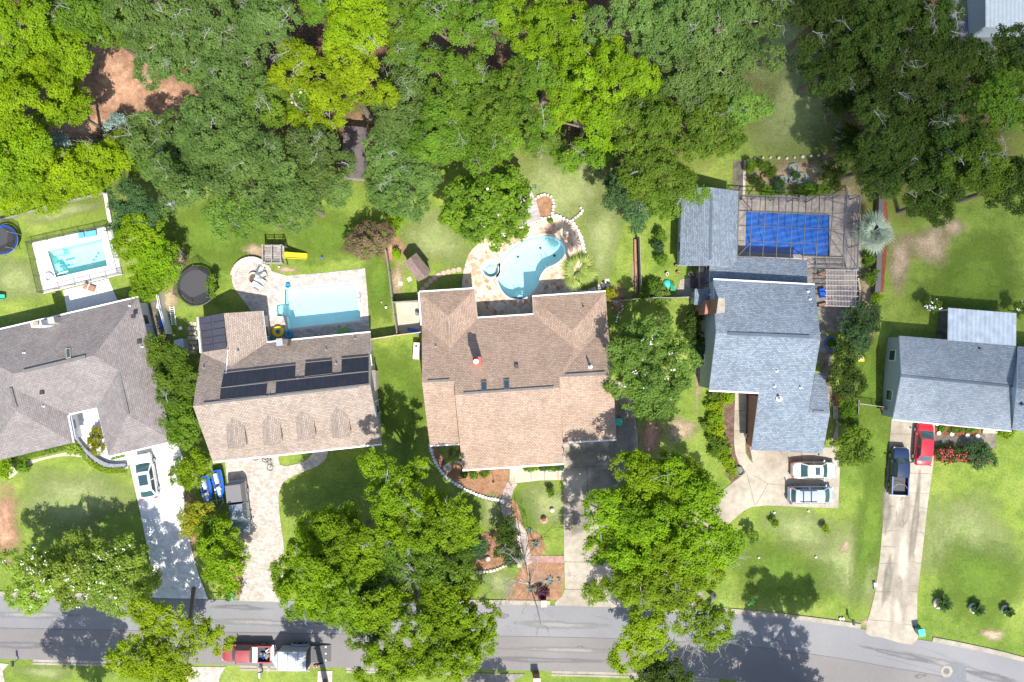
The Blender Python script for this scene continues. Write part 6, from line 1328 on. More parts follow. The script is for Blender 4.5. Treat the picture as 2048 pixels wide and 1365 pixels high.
for i in range(15):
    cx = rg.uniform(x0 + .25, x1 - .85); cy = rg.uniform(-.6, .6); s_ = rg.uniform(.12, .3); mt = [M['terra'], M['white'], M['blue'], M['metal'], M['woodpale'], M['dark'], M['wallgrey'], M['yellow']][i % 8]
    o = add(None, ("bucket" if i % 3 == 0 else "crate" if i % 3 == 1 else "sack"), mt, (lambda m: m.lathe((0, 0, 0), [(s_ * .4, 0), (s_ * .55, .25), (s_ * .48, .25), (s_ * .3, .06)], 12)) if i % 3 == 0 else (lambda m: (m.box((0, 0, .04), (s_ * 1.5, s_, .04)), [m.box((0, q * s_ / 2, .13), (s_ * 1.5, .03, .2)) for q in (-1, 1)], [m.box((q * s_ * .75, 0, .13), (.03, s_, .2)) for q in (-1, 1)])) if i % 3 == 1 else (lambda m: m.lathe((0, 0, 0), [(s_ * .5, 0), (s_ * .65, .09), (s_ * .4, .2), (.03, .25)], 10)))
    wpos = v.matrix_basis @ Vector((cx, cy, .68)); o.location = wpos; o.rotation_euler = (0, 0, rg.uniform(0, 3))
    col_ = ["terracotta", "white", "blue", "metal grey", "tan", "black", "blue-grey", "yellow"][i % 8]
    tag(o, "%s %s among the clutter in the maroon pickup's bed" % (col_, o.name.split('.')[0]), o.name.split('.')[0], "clutter in the maroon pickup's bed")
v, x0, x1, w = pickup("dark slate pickup with a grey canopy shell on the tan paved drive", 477, 1017, 11, 97, 5.3, 1.9, 1.8, slate, M['dark'], zf=1.0)
add(v, "canopy_shell", plain("shell_grey", (.15, .145, .15), .5), lambda m: (m.add([(x0, -w, 1.1), (x1 - .05, -w, 1.1), (x1 - .05, w, 1.1), (x0, w, 1.1), (x0 + .1, -w * .82, 1.88), (x1 - .2, -w * .82, 1.88), (x1 - .2, w * .82, 1.88), (x0 + .1, w * .82, 1.88)], [(4, 5, 6, 7), (0, 1, 5, 4), (1, 2, 6, 5), (2, 3, 7, 6), (3, 0, 4, 7)]),
    [m.bar((x0 + .2 + .22 * i, -w * .8, 1.885), (x0 + .2 + .22 * i, w * .8, 1.885), .03, .02) for i in range(8)]))
# silver enclosed trailer with ramp down
c = W(588, 1313, 1); t = thing("cargo_trailer", "silver V-nosed enclosed trailer with its rear ramp lowered, parked behind the maroon pickup", "trailer", (c.x, c.y, .056))
tp = plain("trailer_skin", (.36, .38, .41), .5, metal=.2, var=.14, scale=2)
add(t, "box", tp, lambda m: (m.add([(-1.95, 0, .45), (-1.3, -.95, .45), (1.6, -.95, .45), (1.6, .95, .45), (-1.3, .95, .45), (-1.95, 0, 2.15), (-1.3, -.95, 2.2), (1.6, -.95, 2.2), (1.6, .95, 2.2), (-1.3, .95, 2.2), (-1.3, 0, 2.26), (1.6, 0, 2.26)], [(0, 1, 6, 5), (1, 2, 7, 6), (3, 4, 9, 8), (4, 0, 5, 9), (0, 4, 3, 2, 1), (5, 6, 10), (5, 10, 9), (6, 7, 11, 10), (10, 11, 8, 9)]),))
add(t, "roof_seam", M['frame'], lambda m: [(m.bar((x, -.95, 2.215), (x, 0, 2.275), .04, .02), m.bar((x, 0, 2.275), (x, .95, 2.215), .04, .02)) for x in (-1.28, -.3, .75, 1.58)])
add(t, "interior", M['dark'], lambda m: m.box((1.606, 0, 1.3), (.02, 1.8, 1.6)))
add(t, "ramp", M['trampmat'], lambda m: (m.add([(1.6, -.85, .5), (3.6, -.85, .12), (3.6, .85, .12), (1.6, .85, .5), (1.6, -.85, .44), (3.6, -.85, .06), (3.6, .85, .06), (1.6, .85, .44)], [(0, 1, 2, 3), (7, 6, 5, 4), (0, 4, 5, 1), (3, 2, 6, 7), (1, 5, 6, 2)]), [m.bar((1.7, y, .49), (3.55, y, .14), .02, .02) for y in [k * .17 - .76 for k in range(10)]]))
for y in (-.7, 0, .7): add(t, "ramp_hinge", M['white'], lambda m: m.box((3.1, y, .24), (.14, .14, .04)))
for s in (-1, 1):
    add(t, "mudguard", plain("guard_blue_grey", (.25, .33, .42), .4), lambda m: m.tube([(-.35, s * 1.05, .35), (-.2, s * 1.05, .72), (.3, s * 1.05, .78), (.8, s * 1.05, .78), (1.2, s * 1.05, .72), (1.35, s * 1.05, .35)], .1, 6))
    for x in (.12, .88):
        wo = add(t, "wheel", M['black'], lambda m: m.tube([(x, s * .92, .33), (x, s * 1.13, .33)], .32, 18)); add(wo, "rim", M['rim'], lambda m: m.tube([(x, s * 1.12, .33), (x, s * 1.15, .33)], .19, 12))
add(t, "hitch", M['dark'], lambda m: (m.bar((-1.9, 0, .45), (-2.7, 0, .45), .1, .1), m.bar((-1.3, -.8, .42), (-2.4, 0, .42), .08, .08), m.bar((-1.3, .8, .42), (-2.4, 0, .42), .08, .08)))
# jet skis on a trailer
jb = plain("jet_blue", (.01, .12, .55), .25, coat=.8)
c = W(425, 985, .4); tr = thing("jet_ski_trailer", "galvanised double trailer under the two blue jet skis", "trailer", (c.x, c.y, .02), R(-84 + 180 - 12))
tr.rotation_euler = (0, 0, R(-80))
add(tr, "frame", M['metal'], lambda m: [m.bar((-1.4, y, .42), (1.3, y, .42), .08, .08) for y in (-.95, -.3, .3, .95)] + [m.bar((x, -1, .40), (x, 1, .40), .08, .07) for x in (-1.1, .9)] + [m.bar((1.2, -.9, .4), (2.2, 0, .4), .08, .08), m.bar((1.2, .9, .4), (2.2, 0, .4), .08, .08), m.bar((2.1, 0, .4), (3.1, 0, .4), .08, .08)])
for s in (-1, 1): add(tr, "wheel", M['black'], lambda m: m.tube([(-.3, s * 1.05, .28), (-.3, s * 1.25, .28)], .27, 14))
add(tr, "winch_post", M['metal'], lambda m: (m.tube([(1.75, 0, .4), (1.75, 0, .95)], .05, 6), m.lathe((1.75, 0, .9), [(.2, 0), (.2, .08), (.05, .1)], 14)))
for (px, py, a, lab) in ((412, 980, -78, "blue and white jet ski on the left side of the double trailer"), (436, 968, -78, "blue and white jet ski on the right side of the trailer, nearer the slate pickup")):
    c = W(px, py, .9); j = thing("jet_ski", lab, "jet ski", (c.x, c.y, .45), R(a), "jet skis on the trailer")
    def hull(m):
        P = []; stt = [(-1.4, .50, .45), (-1.1, .56, .5), (-.3, .58, .52), (.4, .54, .55), (.9, .42, .58), (1.25, .22, .60), (1.42, .05, .58)]
        for x, ww, z in stt: P += [(x, -ww * .35, .02 + max(0, x) * .15), (x, -ww, .3), (x, -ww, z * .8), (x, -ww * .7, z), (x, ww * .7, z), (x, ww, z * .8), (x, ww, .3), (x, ww * .35, .02 + max(0, x) * .15)]
        k = 8; m.add(P, [(i * k + q, i * k + (q + 1) % k, (i + 1) * k + (q + 1) % k, (i + 1) * k + q) for i in range(len(stt) - 1) for q in range(k)] + [tuple(reversed(range(k))), tuple(range((len(stt) - 1) * k, len(stt) * k))])
    add(j, "hull", jb, hull)
    add(j, "seat", M['white'], lambda m: m.add([(-1.15, -.17, .45), (0, -.2, .5), (0, .2, .5), (-1.15, .17, .45), (-1.1, -.13, .78), (-.55, -.14, .84), (-.05, -.12, .74), (-.05, .12, .74), (-.55, .14, .84), (-1.1, .13, .78)], [(4, 5, 8, 9), (5, 6, 7, 8), (0, 1, 6, 5, 4), (3, 9, 8, 7, 2), (0, 4, 9, 3), (1, 2, 7, 6)]))
    add(j, "footwell", M['dark'], lambda m: [m.box((-.55, s * .31, .525), (1.3, .14, .02)) for s in (-1, 1)])
    add(j, "bonnet", M['wallwhite'], lambda m: m.add([(.15, -.24, .55), (1.15, -.12, .62), (1.15, .12, .62), (.15, .24, .55), (.25, -.14, .86), (.9, -.06, .72), (.9, .06, .72), (.25, .14, .86)], [(4, 5, 6, 7), (0, 1, 5, 4), (1, 2, 6, 5), (2, 3, 7, 6), (3, 0, 4, 7)]))
    add(j, "handlebar", M['dark'], lambda m: (m.tube([(.12, -.34, .92), (.2, 0, .95), (.12, .34, .92)], .03, 8), m.box((.22, 0, .9), (.2, .22, .1))))
    for s in (-1, 1): add(j, "mirror", M['wallwhite'], lambda m: m.box((.5, s * .28, .78), (.2, .12, .1), s * .3))

# ================= FENCES =================
def fence(label, pts, h, mat, post=2.4, pw=.1, style='board', cat="fence", name="fence", th=.05, pmat=None, group=None):
    P = [W(*p) for p in pts]; c = P[0]; t = thing(name, label, cat, (c.x, c.y, 0), 0, group); pm = MB(); pmesh = None
    for a, b in zip(P, P[1:]):
        A, B = a - c, b - c; mb = MB(); d = B - A; L = d.length; u = d.normalized()
        if style == 'board':
            n = max(1, int(L / .16)); rz = math.atan2(d.y, d.x)
            for i in range(n): q = A + u * (L * (i + .5) / n); mb.box((q.x, q.y, h / 2 + (.015 if i % 2 else 0)), (L / n * .93, th, h), rz)
            mb.bar(A + Vector((0, 0, h * .8)), B + Vector((0, 0, h * .8)), th + .06, .08)
            mb.build("panel", mat, t)
        elif style == 'wall':
            mb.bar(A + Vector((0, 0, h / 2)), B + Vector((0, 0, h / 2)), th, h); mb.bar(A + Vector((0, 0, h + .03)), B + Vector((0, 0, h + .03)), th + .08, .06); mb.build("wall", mat, t)
        else:
            mb.add([A + Vector((0, 0, .05)), B + Vector((0, 0, .05)), B + Vector((0, 0, h)), A + Vector((0, 0, h))], [(0, 1, 2, 3)]); mb.build("mesh", M['meshfence'], t)
            r = MB(); r.bar(A + Vector((0, 0, h)), B + Vector((0, 0, h)), .04, .04); r.build("top_rail", mat, t)
        if post:
            n = max(1, round(L / post))
            for i in range(n + 1):
                q = A + d * i / n
                if pmesh is None: k = MB(); k.box((0, 0, (h + .08) / 2), (pw, pw, h + .08)); o = k.build("post", pmat or mat, t); pmesh = o.data
                else: o = bpy.data.objects.new("post", pmesh); C.objects.link(o); o.parent = t
                o.location = (q.x, q.y, 0)
    return t
fence("low weathered timber wall between the lime thicket and the fenced pool garden's lawn", [(-30, 452), (52, 430), (120, 410), (180, 396), (214, 388)], .8, M['wood'], 2.4)
fence("short pale stone edging running down to the white pool deck corner", [(214, 388), (220, 425), (224, 448)], .35, M['stone'], 0, style='wall', th=.3, cat="wall", name="garden_wall")
fence("pale fence between the hipped house and the taupe house's trampoline garden", [(325, 580), (333, 622), (346, 668)], 1.7, M['white'], 2.2)
fence("dark mesh safety fence with posts around the white pool deck", [(65, 487), (222, 453), (246, 548), (88, 586), (65, 487)], 1.2, M['dark'], 1.6, .05, style='mesh', th=.02)
fence("weathered board fence between the lawn with the yellow slide and the garden shed's yard", [(776, 505), (782, 545), (788, 600), (798, 666)], 1.7, M['wood'], 2.2)
fence("pale timber fence joining the taupe house to the brown house", [(744, 679), (796, 671), (845, 665)], 1.7, M['woodpale'], 2.2)
fence("weathered fence closing the side yard of the brown house on its garden side", [(790, 606), (838, 603)], 1.6, M['wood'], 2.2)
fence("grey fence along the right side of the kidney pool lawn", [(1275, 477), (1277, 540), (1279, 592)], 1.5, M['wood'], 2.2)
fence("brown timber edging beside the right fence of the kidney pool lawn", [(1270, 480), (1271, 540), (1272, 588)], .3, M['woodbrown'], 0, style='wall', th=.2, cat="edging", name="timber_edging")
fence("white-topped fence from the brown house to the brick chimney house", [(1217, 604), (1255, 601), (1300, 597), (1345, 597), (1388, 595)], 1.5, M['wood'], 2.2)
fence("dark retaining wall right of the screened cage behind the silver palm", [(1755, 395), (1752, 470), (1750, 530), (1747, 588)], .9, M['frame'], 0, style='wall', th=.45, cat="wall", name="retaining_wall")
fence("chain link fence between the lawn of the yellow toy and the right house", [(1709, 806), (1745, 811), (1787, 817)], 1.3, M['metal'], 2, .06, style='mesh')
fence("short brown gate board at the corner of the right house", [(1753, 816), (1776, 819)], 1.2, M['woodbrown'], 0)
fence("dark board fence beside the side slab of the blue-grey house", [(1706, 800), (1705, 850)], 1.4, M['wood'], 2)
fence("short orange-brown gate beside the wall blocks of the blue-grey house", [(1668, 790), (1671, 812)], 1.4, M['woodbrown'], 0)
fence("short timber gate at the top end of the weathered deck", [(1028, 348), (1046, 366)], 1.4, M['wood'], 1.2)
fence("low curved grey wall beside the curved clipped hedge of the white court", smooth([(155, 874), (170, 895), (192, 915), (222, 930), (256, 930)], 3, False), .5, plain("wall_slate", (.20, .21, .23), .8, var=.2), 0, style='wall', th=.35, cat="wall", name="garden_wall")
fence("raised curved seat wall round the top of the firepit patio", [(505 + 37 * math.cos(R(a)), 557 - 38 * math.sin(R(a))) for a in range(40, 175, 12)], .45, M['coping'], 0, style='wall', th=.4, cat="wall", name="seat_wall")
# white stone borders: each one a row of stones
def stones(label, pts, r, mat, step=.34, name="stone_border", group=None):
    P = [W(*p) for p in smooth(pts, 5, False)]; c = P[0]; rg = random.Random(len(pts)); mb = MB(); acc = 0
    for a, b in zip(P, P[1:]):
        L = (b - a).length
        while acc < L:
            q = a.lerp(b, acc / L) - c; s_ = r * rg.uniform(.8, 1.2); n = 7; z = rg.uniform(.12, .2); ph = rg.uniform(0, 6)
            ring = [(q.x + s_ * rg.uniform(.85, 1.1) * math.cos(ph + 6.283 * k / n), q.y + s_ * rg.uniform(.8, 1.1) * math.sin(ph + 6.283 * k / n)) for k in range(n)]
            mb.add([(x, y, 0) for x, y in ring] + [(q.x + (x - q.x) * .8, q.y + (y - q.y) * .8, z + .05) for x, y in ring], [(k, (k + 1) % n, n + (k + 1) % n, n + k) for k in range(n)] + [tuple(range(n, 2 * n))]); acc += step * rg.uniform(.9, 1.1)
        acc -= L
    o = mb.build(name, mat); o.location = (c.x, c.y, .04); return tag(o, label, "stone border", group)
stones("row of white stones curving round the left pine straw bed of the brown house", [(860, 890), (868, 918), (882, 942), (897, 958), (922, 974), (949, 987), (975, 996), (1003, 1001)], .2, M['stonewhite'])
stones("short row of white stones beside the spiky palm at the brown house", [(881, 891), (888, 905), (900, 918), (924, 926)], .16, M['stonewhite'], .34)
stones("pale stone row ending the pine straw bed at the shaded oak's side", [(935, 1142), (960, 1144), (985, 1141), (1004, 1134), (1020, 1125)], .2, M['stone'])
stones("pale stone wall curving round the top right of the flagstone patio", [(1040, 458), (1062, 447), (1080, 440), (1100, 437), (1112, 432), (1130, 440), (1146, 448), (1157, 465), (1164, 485), (1168, 508), (1165, 530)], .26, M['stone'], .4)
stones("stone ring round the small raised bed above the flagstone patio", [(1070, 420), (1070, 400), (1085, 391), (1100, 393), (1107, 405), (1106, 420), (1103, 434)], .2, M['stone'], .36)
stones("short angled row of pale stones pointing across the kidney pool lawn", [(1141, 445), (1152, 435), (1164, 425), (1162, 418), (1156, 414)], .18, M['stone'], .34)
stones("rough rock edge along the top of the planted bed behind the cage", [(1495, 322), (1530, 316), (1570, 318), (1610, 314), (1640, 312)], .16, M['stone'], .8)
stones("pale stone loop round the corner shrub right of the brown house's back corner", [(1228, 605), (1240, 606), (1245, 618), (1236, 628), (1232, 645)], .12, M['stone'], .26)
def slabs(pts, r, mat, lab, name="stepping_stone", group=None, sq=False):
    for i, p in enumerate(pts):
        c = W(*p); mb = MB()
        if sq: mb.prism([(r * math.cos(R(a)), r * math.sin(R(a))) for a in (45, 135, 225, 315)], 0, .05)
        else: mb.lathe((0, 0, 0), [(r, 0), (r, .045), (r * .92, .06)], 16)
        o = mb.build(name, mat); o.location = (c.x, c.y, .015); o.rotation_euler = (0, 0, i * .5 if sq else 0); tag(o, lab(i), "stepping stone", group)
OR = ["first", "second", "third", "fourth", "fifth", "sixth", "seventh", "eighth", "ninth", "tenth", "eleventh", "twelfth"]
slabs(c3((538, 935), (497, 943), (456, 952), (418, 962), (380, 978), (349, 1000), (317, 1024), (286, 1054), (256, 1090)), .28, plain("round_pavers", (.44, .31, .24), .85, var=.15, scale=4), lambda i: "round stepping stone, %s from the flagstone patio towards the shed" % OR[i], group="round stepping stones")
slabs(c3((1692, 1025), (1697, 1052), (1660, 1055), (1632, 1070), (1590, 1090), (1556, 1105), (1524, 1112), (1490, 1114), (1452, 1112), (1412, 1104)), .33, M['stone'], lambda i: "square stepping slab, %s from the right end of the slab line behind the brown house" % OR[i], group="square stepping slabs behind the brown house", sq=True)
slabs(c3((1912 / 1, 0),), .01, M['stone'], lambda i: "", group=None) if False else None
slabs(((801, 568), (819, 559)), .3, M['stone'], lambda i: ("left", "right")[i] + " square slab on the dirt just below the garden shed", group="slabs below the garden shed", sq=True)
rg = random.Random(2)
for j in range(7):
    for i in range(3 if j % 2 else 2):
        c = W(382 + i * 8 - (j % 2) * 3, 648 + j * 9.5); o = MB().prism([(-.18, -.18), (.18, -.2), (.2, .18), (-.17, .2)], 0, .05).build("stepping_stone", M['conclight']); o.location = (c.x, c.y, .01); o.rotation_euler = (0, 0, rg.uniform(-.2, .2))
        tag(o, "cream slab %s from left in row %s beside the taupe house's left wall" % (OR[i], OR[j]), "stepping stone", "cream slabs left of the taupe house")
for i, (x, y) in enumerate(c4((55, 640), (58, 668), (61, 696), (64, 724), (67, 752), (70, 775))):
    pass
t = thing("ladder", "white ladder lying on the ground by the pale fence of the trampoline garden", "ladder", W(347, 632))
mb = MB(); a, b = W(343.5, 613, .12), W(348.5, 651, .12); u = Vector((.22, 0, 0))
for s in (-1, 1): mb.bar(a + u * s, b + u * s, .06, .08)
mb.build("rail", M['white'], t, world=True)
mb = MB()
for i in range(9): q = a.lerp(b, (i + .5) / 9); mb.bar(q - u, q + u, .05, .05)
mb.build("rung", M['white'], t, world=True)

# ================= GARDEN THINGS =================
def trampoline(label, px, py, r, padm, netc, h=.85, hn=2.4):
    c = W(px, py, h); t = thing("trampoline", label, "trampoline", (c.x, c.y, 0)); n = 40
    ring = lambda q, z: [(q * math.cos(6.2832 * k / n), q * math.sin(6.2832 * k / n), z) for k in range(n)]
    mb = MB(); mb.add(ring(r * .86, h), [tuple(range(n))]); mb.build("jumping_mat", M['trampmat'], t)
    mb = MB(); mb.add(ring(r * .87, h + .03) + ring(r, h + .03) + ring(r, h - .04), [(k, n + k, n + (k + 1) % n, (k + 1) % n) for k in range(n)] + [(n + k, 2 * n + k, 2 * n + (k + 1) % n, n + (k + 1) % n) for k in range(n)]); mb.build("pad", padm, t)
    mb = MB(); mb.tube(ring(r, h - .04), .03, 6, closed=True); mb.build("frame", M['metal'], t)
    for k in range(6):
        a = 6.2832 * (k + .4) / 6; x, y = (r + .05) * math.cos(a), (r + .05) * math.sin(a)
        m_ = MB(); m_.tube([(x, y, 0), (x, y, hn)], .035, 8); m_.build("pole", M['metal'], t)
    m_ = MB(); st_ = [(r + .05) * (1 - .14 * abs(math.sin(3 * (6.2832 * k / n - .4 * 6.2832 / 6)))) for k in range(n)]
    top = [(st_[k] * math.cos(6.2832 * k / n), st_[k] * math.sin(6.2832 * k / n), hn - .1 - .3 * (1 - st_[k] / (r + .05))) for k in range(n)]
    m_.add(ring(r, h) + top, [(k, (k + 1) % n, n + (k + 1) % n, n + k) for k in range(n)]); m_.build("net", M['net'], t)
    return t
tp_ = trampoline("round black trampoline with dark safety net, left of the firepit patio", 393, 573, 2.0, M['dark'], 0)
tree(425, 570, 8, 22, 2.2, 'mid', "leafy climber growing against the right rim of the black trampoline", name="climbing_plant", cat="plant", lobe=.5, tuft=.25, trunk=False, irregular=.4)
trampoline("blue-rimmed trampoline cut off by the left edge beside the fenced pool", 6, 480, 1.5, M['blue'], 0)
c = W(548, 510, 1.6); t = thing("playset", "weathered wooden playset deck under the oak with yellow slide on its right", "playset", (c.x, c.y, 0))
add(t, "deck", M['boards'], lambda m: [m.box((0, y, 1.45), (2.0, .17, .05)) for y in [k * .19 - .85 for k in range(10)]])
for x in (-1, 1):
    for y in (-.9, .9): add(t, "post", M['wood'], lambda m: m.box((x, y, 1.2), (.1, .1, 2.4)))
add(t, "railing", M['wood'], lambda m: [m.bar((-1, y, z), (1, y, z), .05, .09) for y in (-.9, .9) for z in (1.9, 2.3)] + [m.bar((-1, -.9, z), (-1, .9, z), .05, .09) for z in (1.9, 2.3)] + [m.box((x, -.9, 1.85), (.05, .03, .8)) for x in [k * .2 - .9 for k in range(10)]])
add(t, "roof_beam", M['wood'], lambda m: [m.bar((x, -.95, 2.4), (x, .95, 2.4), .09, .09) for x in (-.9, 0, .9)])
add(t, "ladder", M['wood'], lambda m: [m.bar((-1.6, y, 0), (-1.0, y, 1.45), .05, .1) for y in (-.4, .2)] + [m.bar((-1.5 + .15 * k, -.4, .25 + .3 * k), (-1.5 + .15 * k, .2, .25 + .3 * k), .08, .04) for k in range(4)])
add(t, "slide", M['yellow'], lambda m: m.add([(1.0, -.28, 1.45), (1.0, .22, 1.45), (1.0, .22, 1.65), (1.0, .28, 1.65), (1.0, -.28, 1.65), (1.0, -.34, 1.65)] + [(3.0, -.28, .15), (3.0, .22, .15), (3.0, .22, .35), (3.0, .28, .35), (3.0, -.28, .35), (3.0, -.34, .35)], [(0, 6, 7, 1), (1, 7, 8, 2), (2, 8, 9, 3), (0, 4, 10, 6), (4, 5, 11, 10), (6, 10, 8, 7) if 0 else (1, 2, 4, 0)]))
def ball(label, px, py, r, mat, z=0, name="ball"):
    c = W(px, py, z + r); mb = MB(); n = 12
    mb.lathe((0, 0, 0), [(max(.001, r * math.sin(math.pi * k / 8)), -r * math.cos(math.pi * k / 8)) for k in range(9)], n); o = mb.build(name, mat, sm=True); o.location = (c.x, c.y, z + r + .02); return tag(o, label, "ball")
ball("blue ball on the lawn right of the yellow slide", 644, 515, .13, M['blue']); ball("white ball on the mown strip nearest the pool's right side", 772, 615, .14, M['white']); ball("small tan ball above the white ball on the mown strip", 763, 605, .09, M['woodpale']); ball("white ball on the worn spot below the playset", 558, 534, .1, M['white'])
ball("white ball by the grey shed at the side path of the taupe house", 361, 657, .22, M['white'])
def ringf(label, px, py, R_, r_, mat, name, cat, z=.06, tilt=(0, 0)):
    c = W(px, py, z + r_); mb = MB(); n = 28; k = 10; P = []
    for i in range(n):
        a = 6.2832 * i / n
        for j in range(k): b = 6.2832 * j / k; q = R_ + r_ * math.cos(b); P.append((q * math.cos(a), q * math.sin(a), r_ * math.sin(b)))
    mb.add(P, [(i * k + j, ((i + 1) % n) * k + j, ((i + 1) % n) * k + (j + 1) % k, i * k + (j + 1) % k) for i in range(n) for j in range(k)]); o = mb.build(name, mat, sm=True); o.location = (c.x, c.y, z + r_); o.rotation_euler = (tilt[0], tilt[1], 0); return tag(o, label, cat)
yr = ringf("big yellow inflatable ring by the back wall of the taupe house", 556, 664, .42, .22, M['yellow'], "swim_ring", "swim ring")
mb = MB(); mb.lathe((0, 0, -.05), [(.22, 0), (.2, .12), (.02, .14)], 16); mb.build("centre", M['blue'], yr)
ringf("smaller blue inflatable ring right of the yellow one", 578, 669, .3, .17, M['cyan'], "swim_ring", "swim ring")
ringf("blue inflatable tucked behind the yellow ring against the wall", 541, 680, .25, .12, M['cyan'], "swim_ring", "swim ring")
c = W(689, 663, .15); mb = MB(); n = 20
mb.add([(0, 0, .16)] + [((.75 if math.cos(6.2832 * i / n) > 0 else 1.15) * math.cos(6.2832 * i / n) * .75, .42 * math.sin(6.2832 * i / n), .10) for i in range(n)] + [(1.0 * math.cos(6.2832 * i / n) * (.6 if math.cos(6.2832 * i / n) > 0 else .85), .36 * math.sin(6.2832 * i / n), 0) for i in range(n)], [(0, 1 + i, 1 + (i + 1) % n) for i in range(n)] + [(1 + i, n + 1 + i, n + 1 + (i + 1) % n, 1 + (i + 1) % n) for i in range(n)])
o = mb.build("pool_float", M['lime']); o.location = (c.x, c.y, .07); o.rotation_euler = (0, 0, R(20)); tag(o, "green pool float lying in the shade below the rectangular pale blue pool", "pool float")
mb = MB(); mb.lathe((0, 0, 0), [(.3, .0), (.28, .04), (.02, .05)], 16); q = mb.build("stripe", M['terra'], o); q.scale = (1, .6, 1); q.location = (.1, 0, .13)
# fire pit, chairs
c = W(507, 557, .35); t = thing("fire_pit", "round dark fire pit planter in the centre of the circular paved patio", "fire pit", (c.x, c.y, .05)); add(t, "bowl", M['coping'], lambda m: m.lathe((0, 0, 0), [(.62, 0), (.62, .42), (.5, .42), (.48, .25), (.02, .25)], 28)); add(t, "embers", M['mulch'], lambda m: m.lathe((0, 0, .26), [(.46, 0), (.3, .05), (.02, .08)], 16))
def lounge(label, px, py, a, mat, frame, name="deck_chair"):
    c = W(px, py, .3); t = thing(name, label, "chair", (c.x, c.y, .05), R(a), "chairs round the fire pit")
    add(t, "seat", mat, lambda m: m.box((.05, 0, .38), (.62, .52, .05))); add(t, "backrest", mat, lambda m: m.add([(-.25, -.26, .42), (-.25, .26, .42), (-.6, .26, .9), (-.6, -.26, .9), (-.29, -.26, .40), (-.29, .26, .40), (-.64, .26, .88), (-.64, -.26, .88)], [(0, 1, 2, 3), (7, 6, 5, 4), (3, 2, 6, 7), (0, 3, 7, 4), (1, 5, 6, 2)]))
    for x in (-.25, .33):
        for s in (-1, 1): add(t, "leg", frame, lambda m: m.tube([(x, s * .25, 0), (x, s * .25, .38)], .02, 6))
    for s in (-1, 1): add(t, "armrest", frame, lambda m: m.bar((-.35, s * .29, .6), (.32, s * .29, .58), .06, .04))
lounge("grey sling chair at the top right of the fire pit", 523, 541, 62, M['wallgrey'], M['frame']); lounge("tan folding chair right of the fire pit between the other two", 527, 551, 25, M['walltan'], M['frame'])
lounge("chair covered with a pale blue towel beside the fire pit", 524, 563, -35, plain("towel", (.42, .68, .74), .9), M['frame']); lounge("pale chair below the blue-towelled one", 518, 574, -35, M['wallwhite'], M['frame'])
t = tag(MB().lathe((0, 0, 0), [(.25, 0), (.25, .3), (.22, .3), (.2, .1)], 12).build("toy_bucket", M['cyan']), "small blue toy bucket at the top left corner of the rectangular pale blue pool", "toy"); t.location = W(577, 572) + Vector((0, 0, .05))
# pool 1 extras
def sunbed(label, px, py, a, m1, L=1.8, name="sun_lounger"):
    c = W(px, py, .3); t = thing(name, label, "sun lounger", (c.x, c.y, .05), R(a)); add(t, "bed", m1, lambda m: (m.box((.2, 0, .3), (L * .65, .6, .06)), m.box((-L * .42, 0, .42), (L * .3, .6, .05), tilt=(0, .5))))
    for x in (-.5, .7):
        for s in (-1, 1): add(t, "leg", M['metal'], lambda m: m.box((x, s * .25, .14), (.05, .05, .28)))
sunbed("blue striped lounger at the top edge of the white pool deck", 178, 469, 10, M['hose']); sunbed("brown lounge chair on the white strip between the pool deck and the hipped house", 180, 576, -20, M['woodbrown'], 1.1, "lounge_chair")
ringf("white inflatable ring in the lower left corner of the white pool deck", 97, 556, .42, .16, M['white'], "swim_ring", "swim ring")
for i, (x, y, m_, l) in enumerate(((119, 524, 'teal', "small teal dive toy"), (188, 520, 'teal', "dark teal toy"), (183, 527, 'orange', "orange toy"))):
    ball(l + " floating in the turquoise pool of the white deck", x, y, .12, M[m_], -.2, "pool_toy")
t = tag(MB().tube([(0, 0, 0), (1.0, .25, 0)], .09, 8).build("pool_noodle", M['cyan']), "blue foam noodle floating at the left of the turquoise pool", "pool noodle"); t.location = W(120, 534) + Vector((0, 0, -.05))
t = tag(MB().tube([(0, 0, 0), (1.1, .35, 0)], .05, 8).build("pool_noodle", M['white']), "white foam noodle floating near the lower edge of the turquoise pool", "pool noodle"); t.location = W(115, 549) + Vector((0, 0, -.05))
t = thing("garden_slide", "green plastic slide end at the left edge below the blue trampoline", "slide", W(4, 595)); add(t, "chute", M['green'], lambda m: (m.box((0, 0, .5), (1.1, .5, .05), tilt=(0, .25)), m.box((0, .25, .6), (1.1, .05, .2), tilt=(0, .25)), m.box((0, -.25, .6), (1.1, .05, .2), tilt=(0, .25)), m.box((-.4, 0, .25), (.1, .4, .5))))
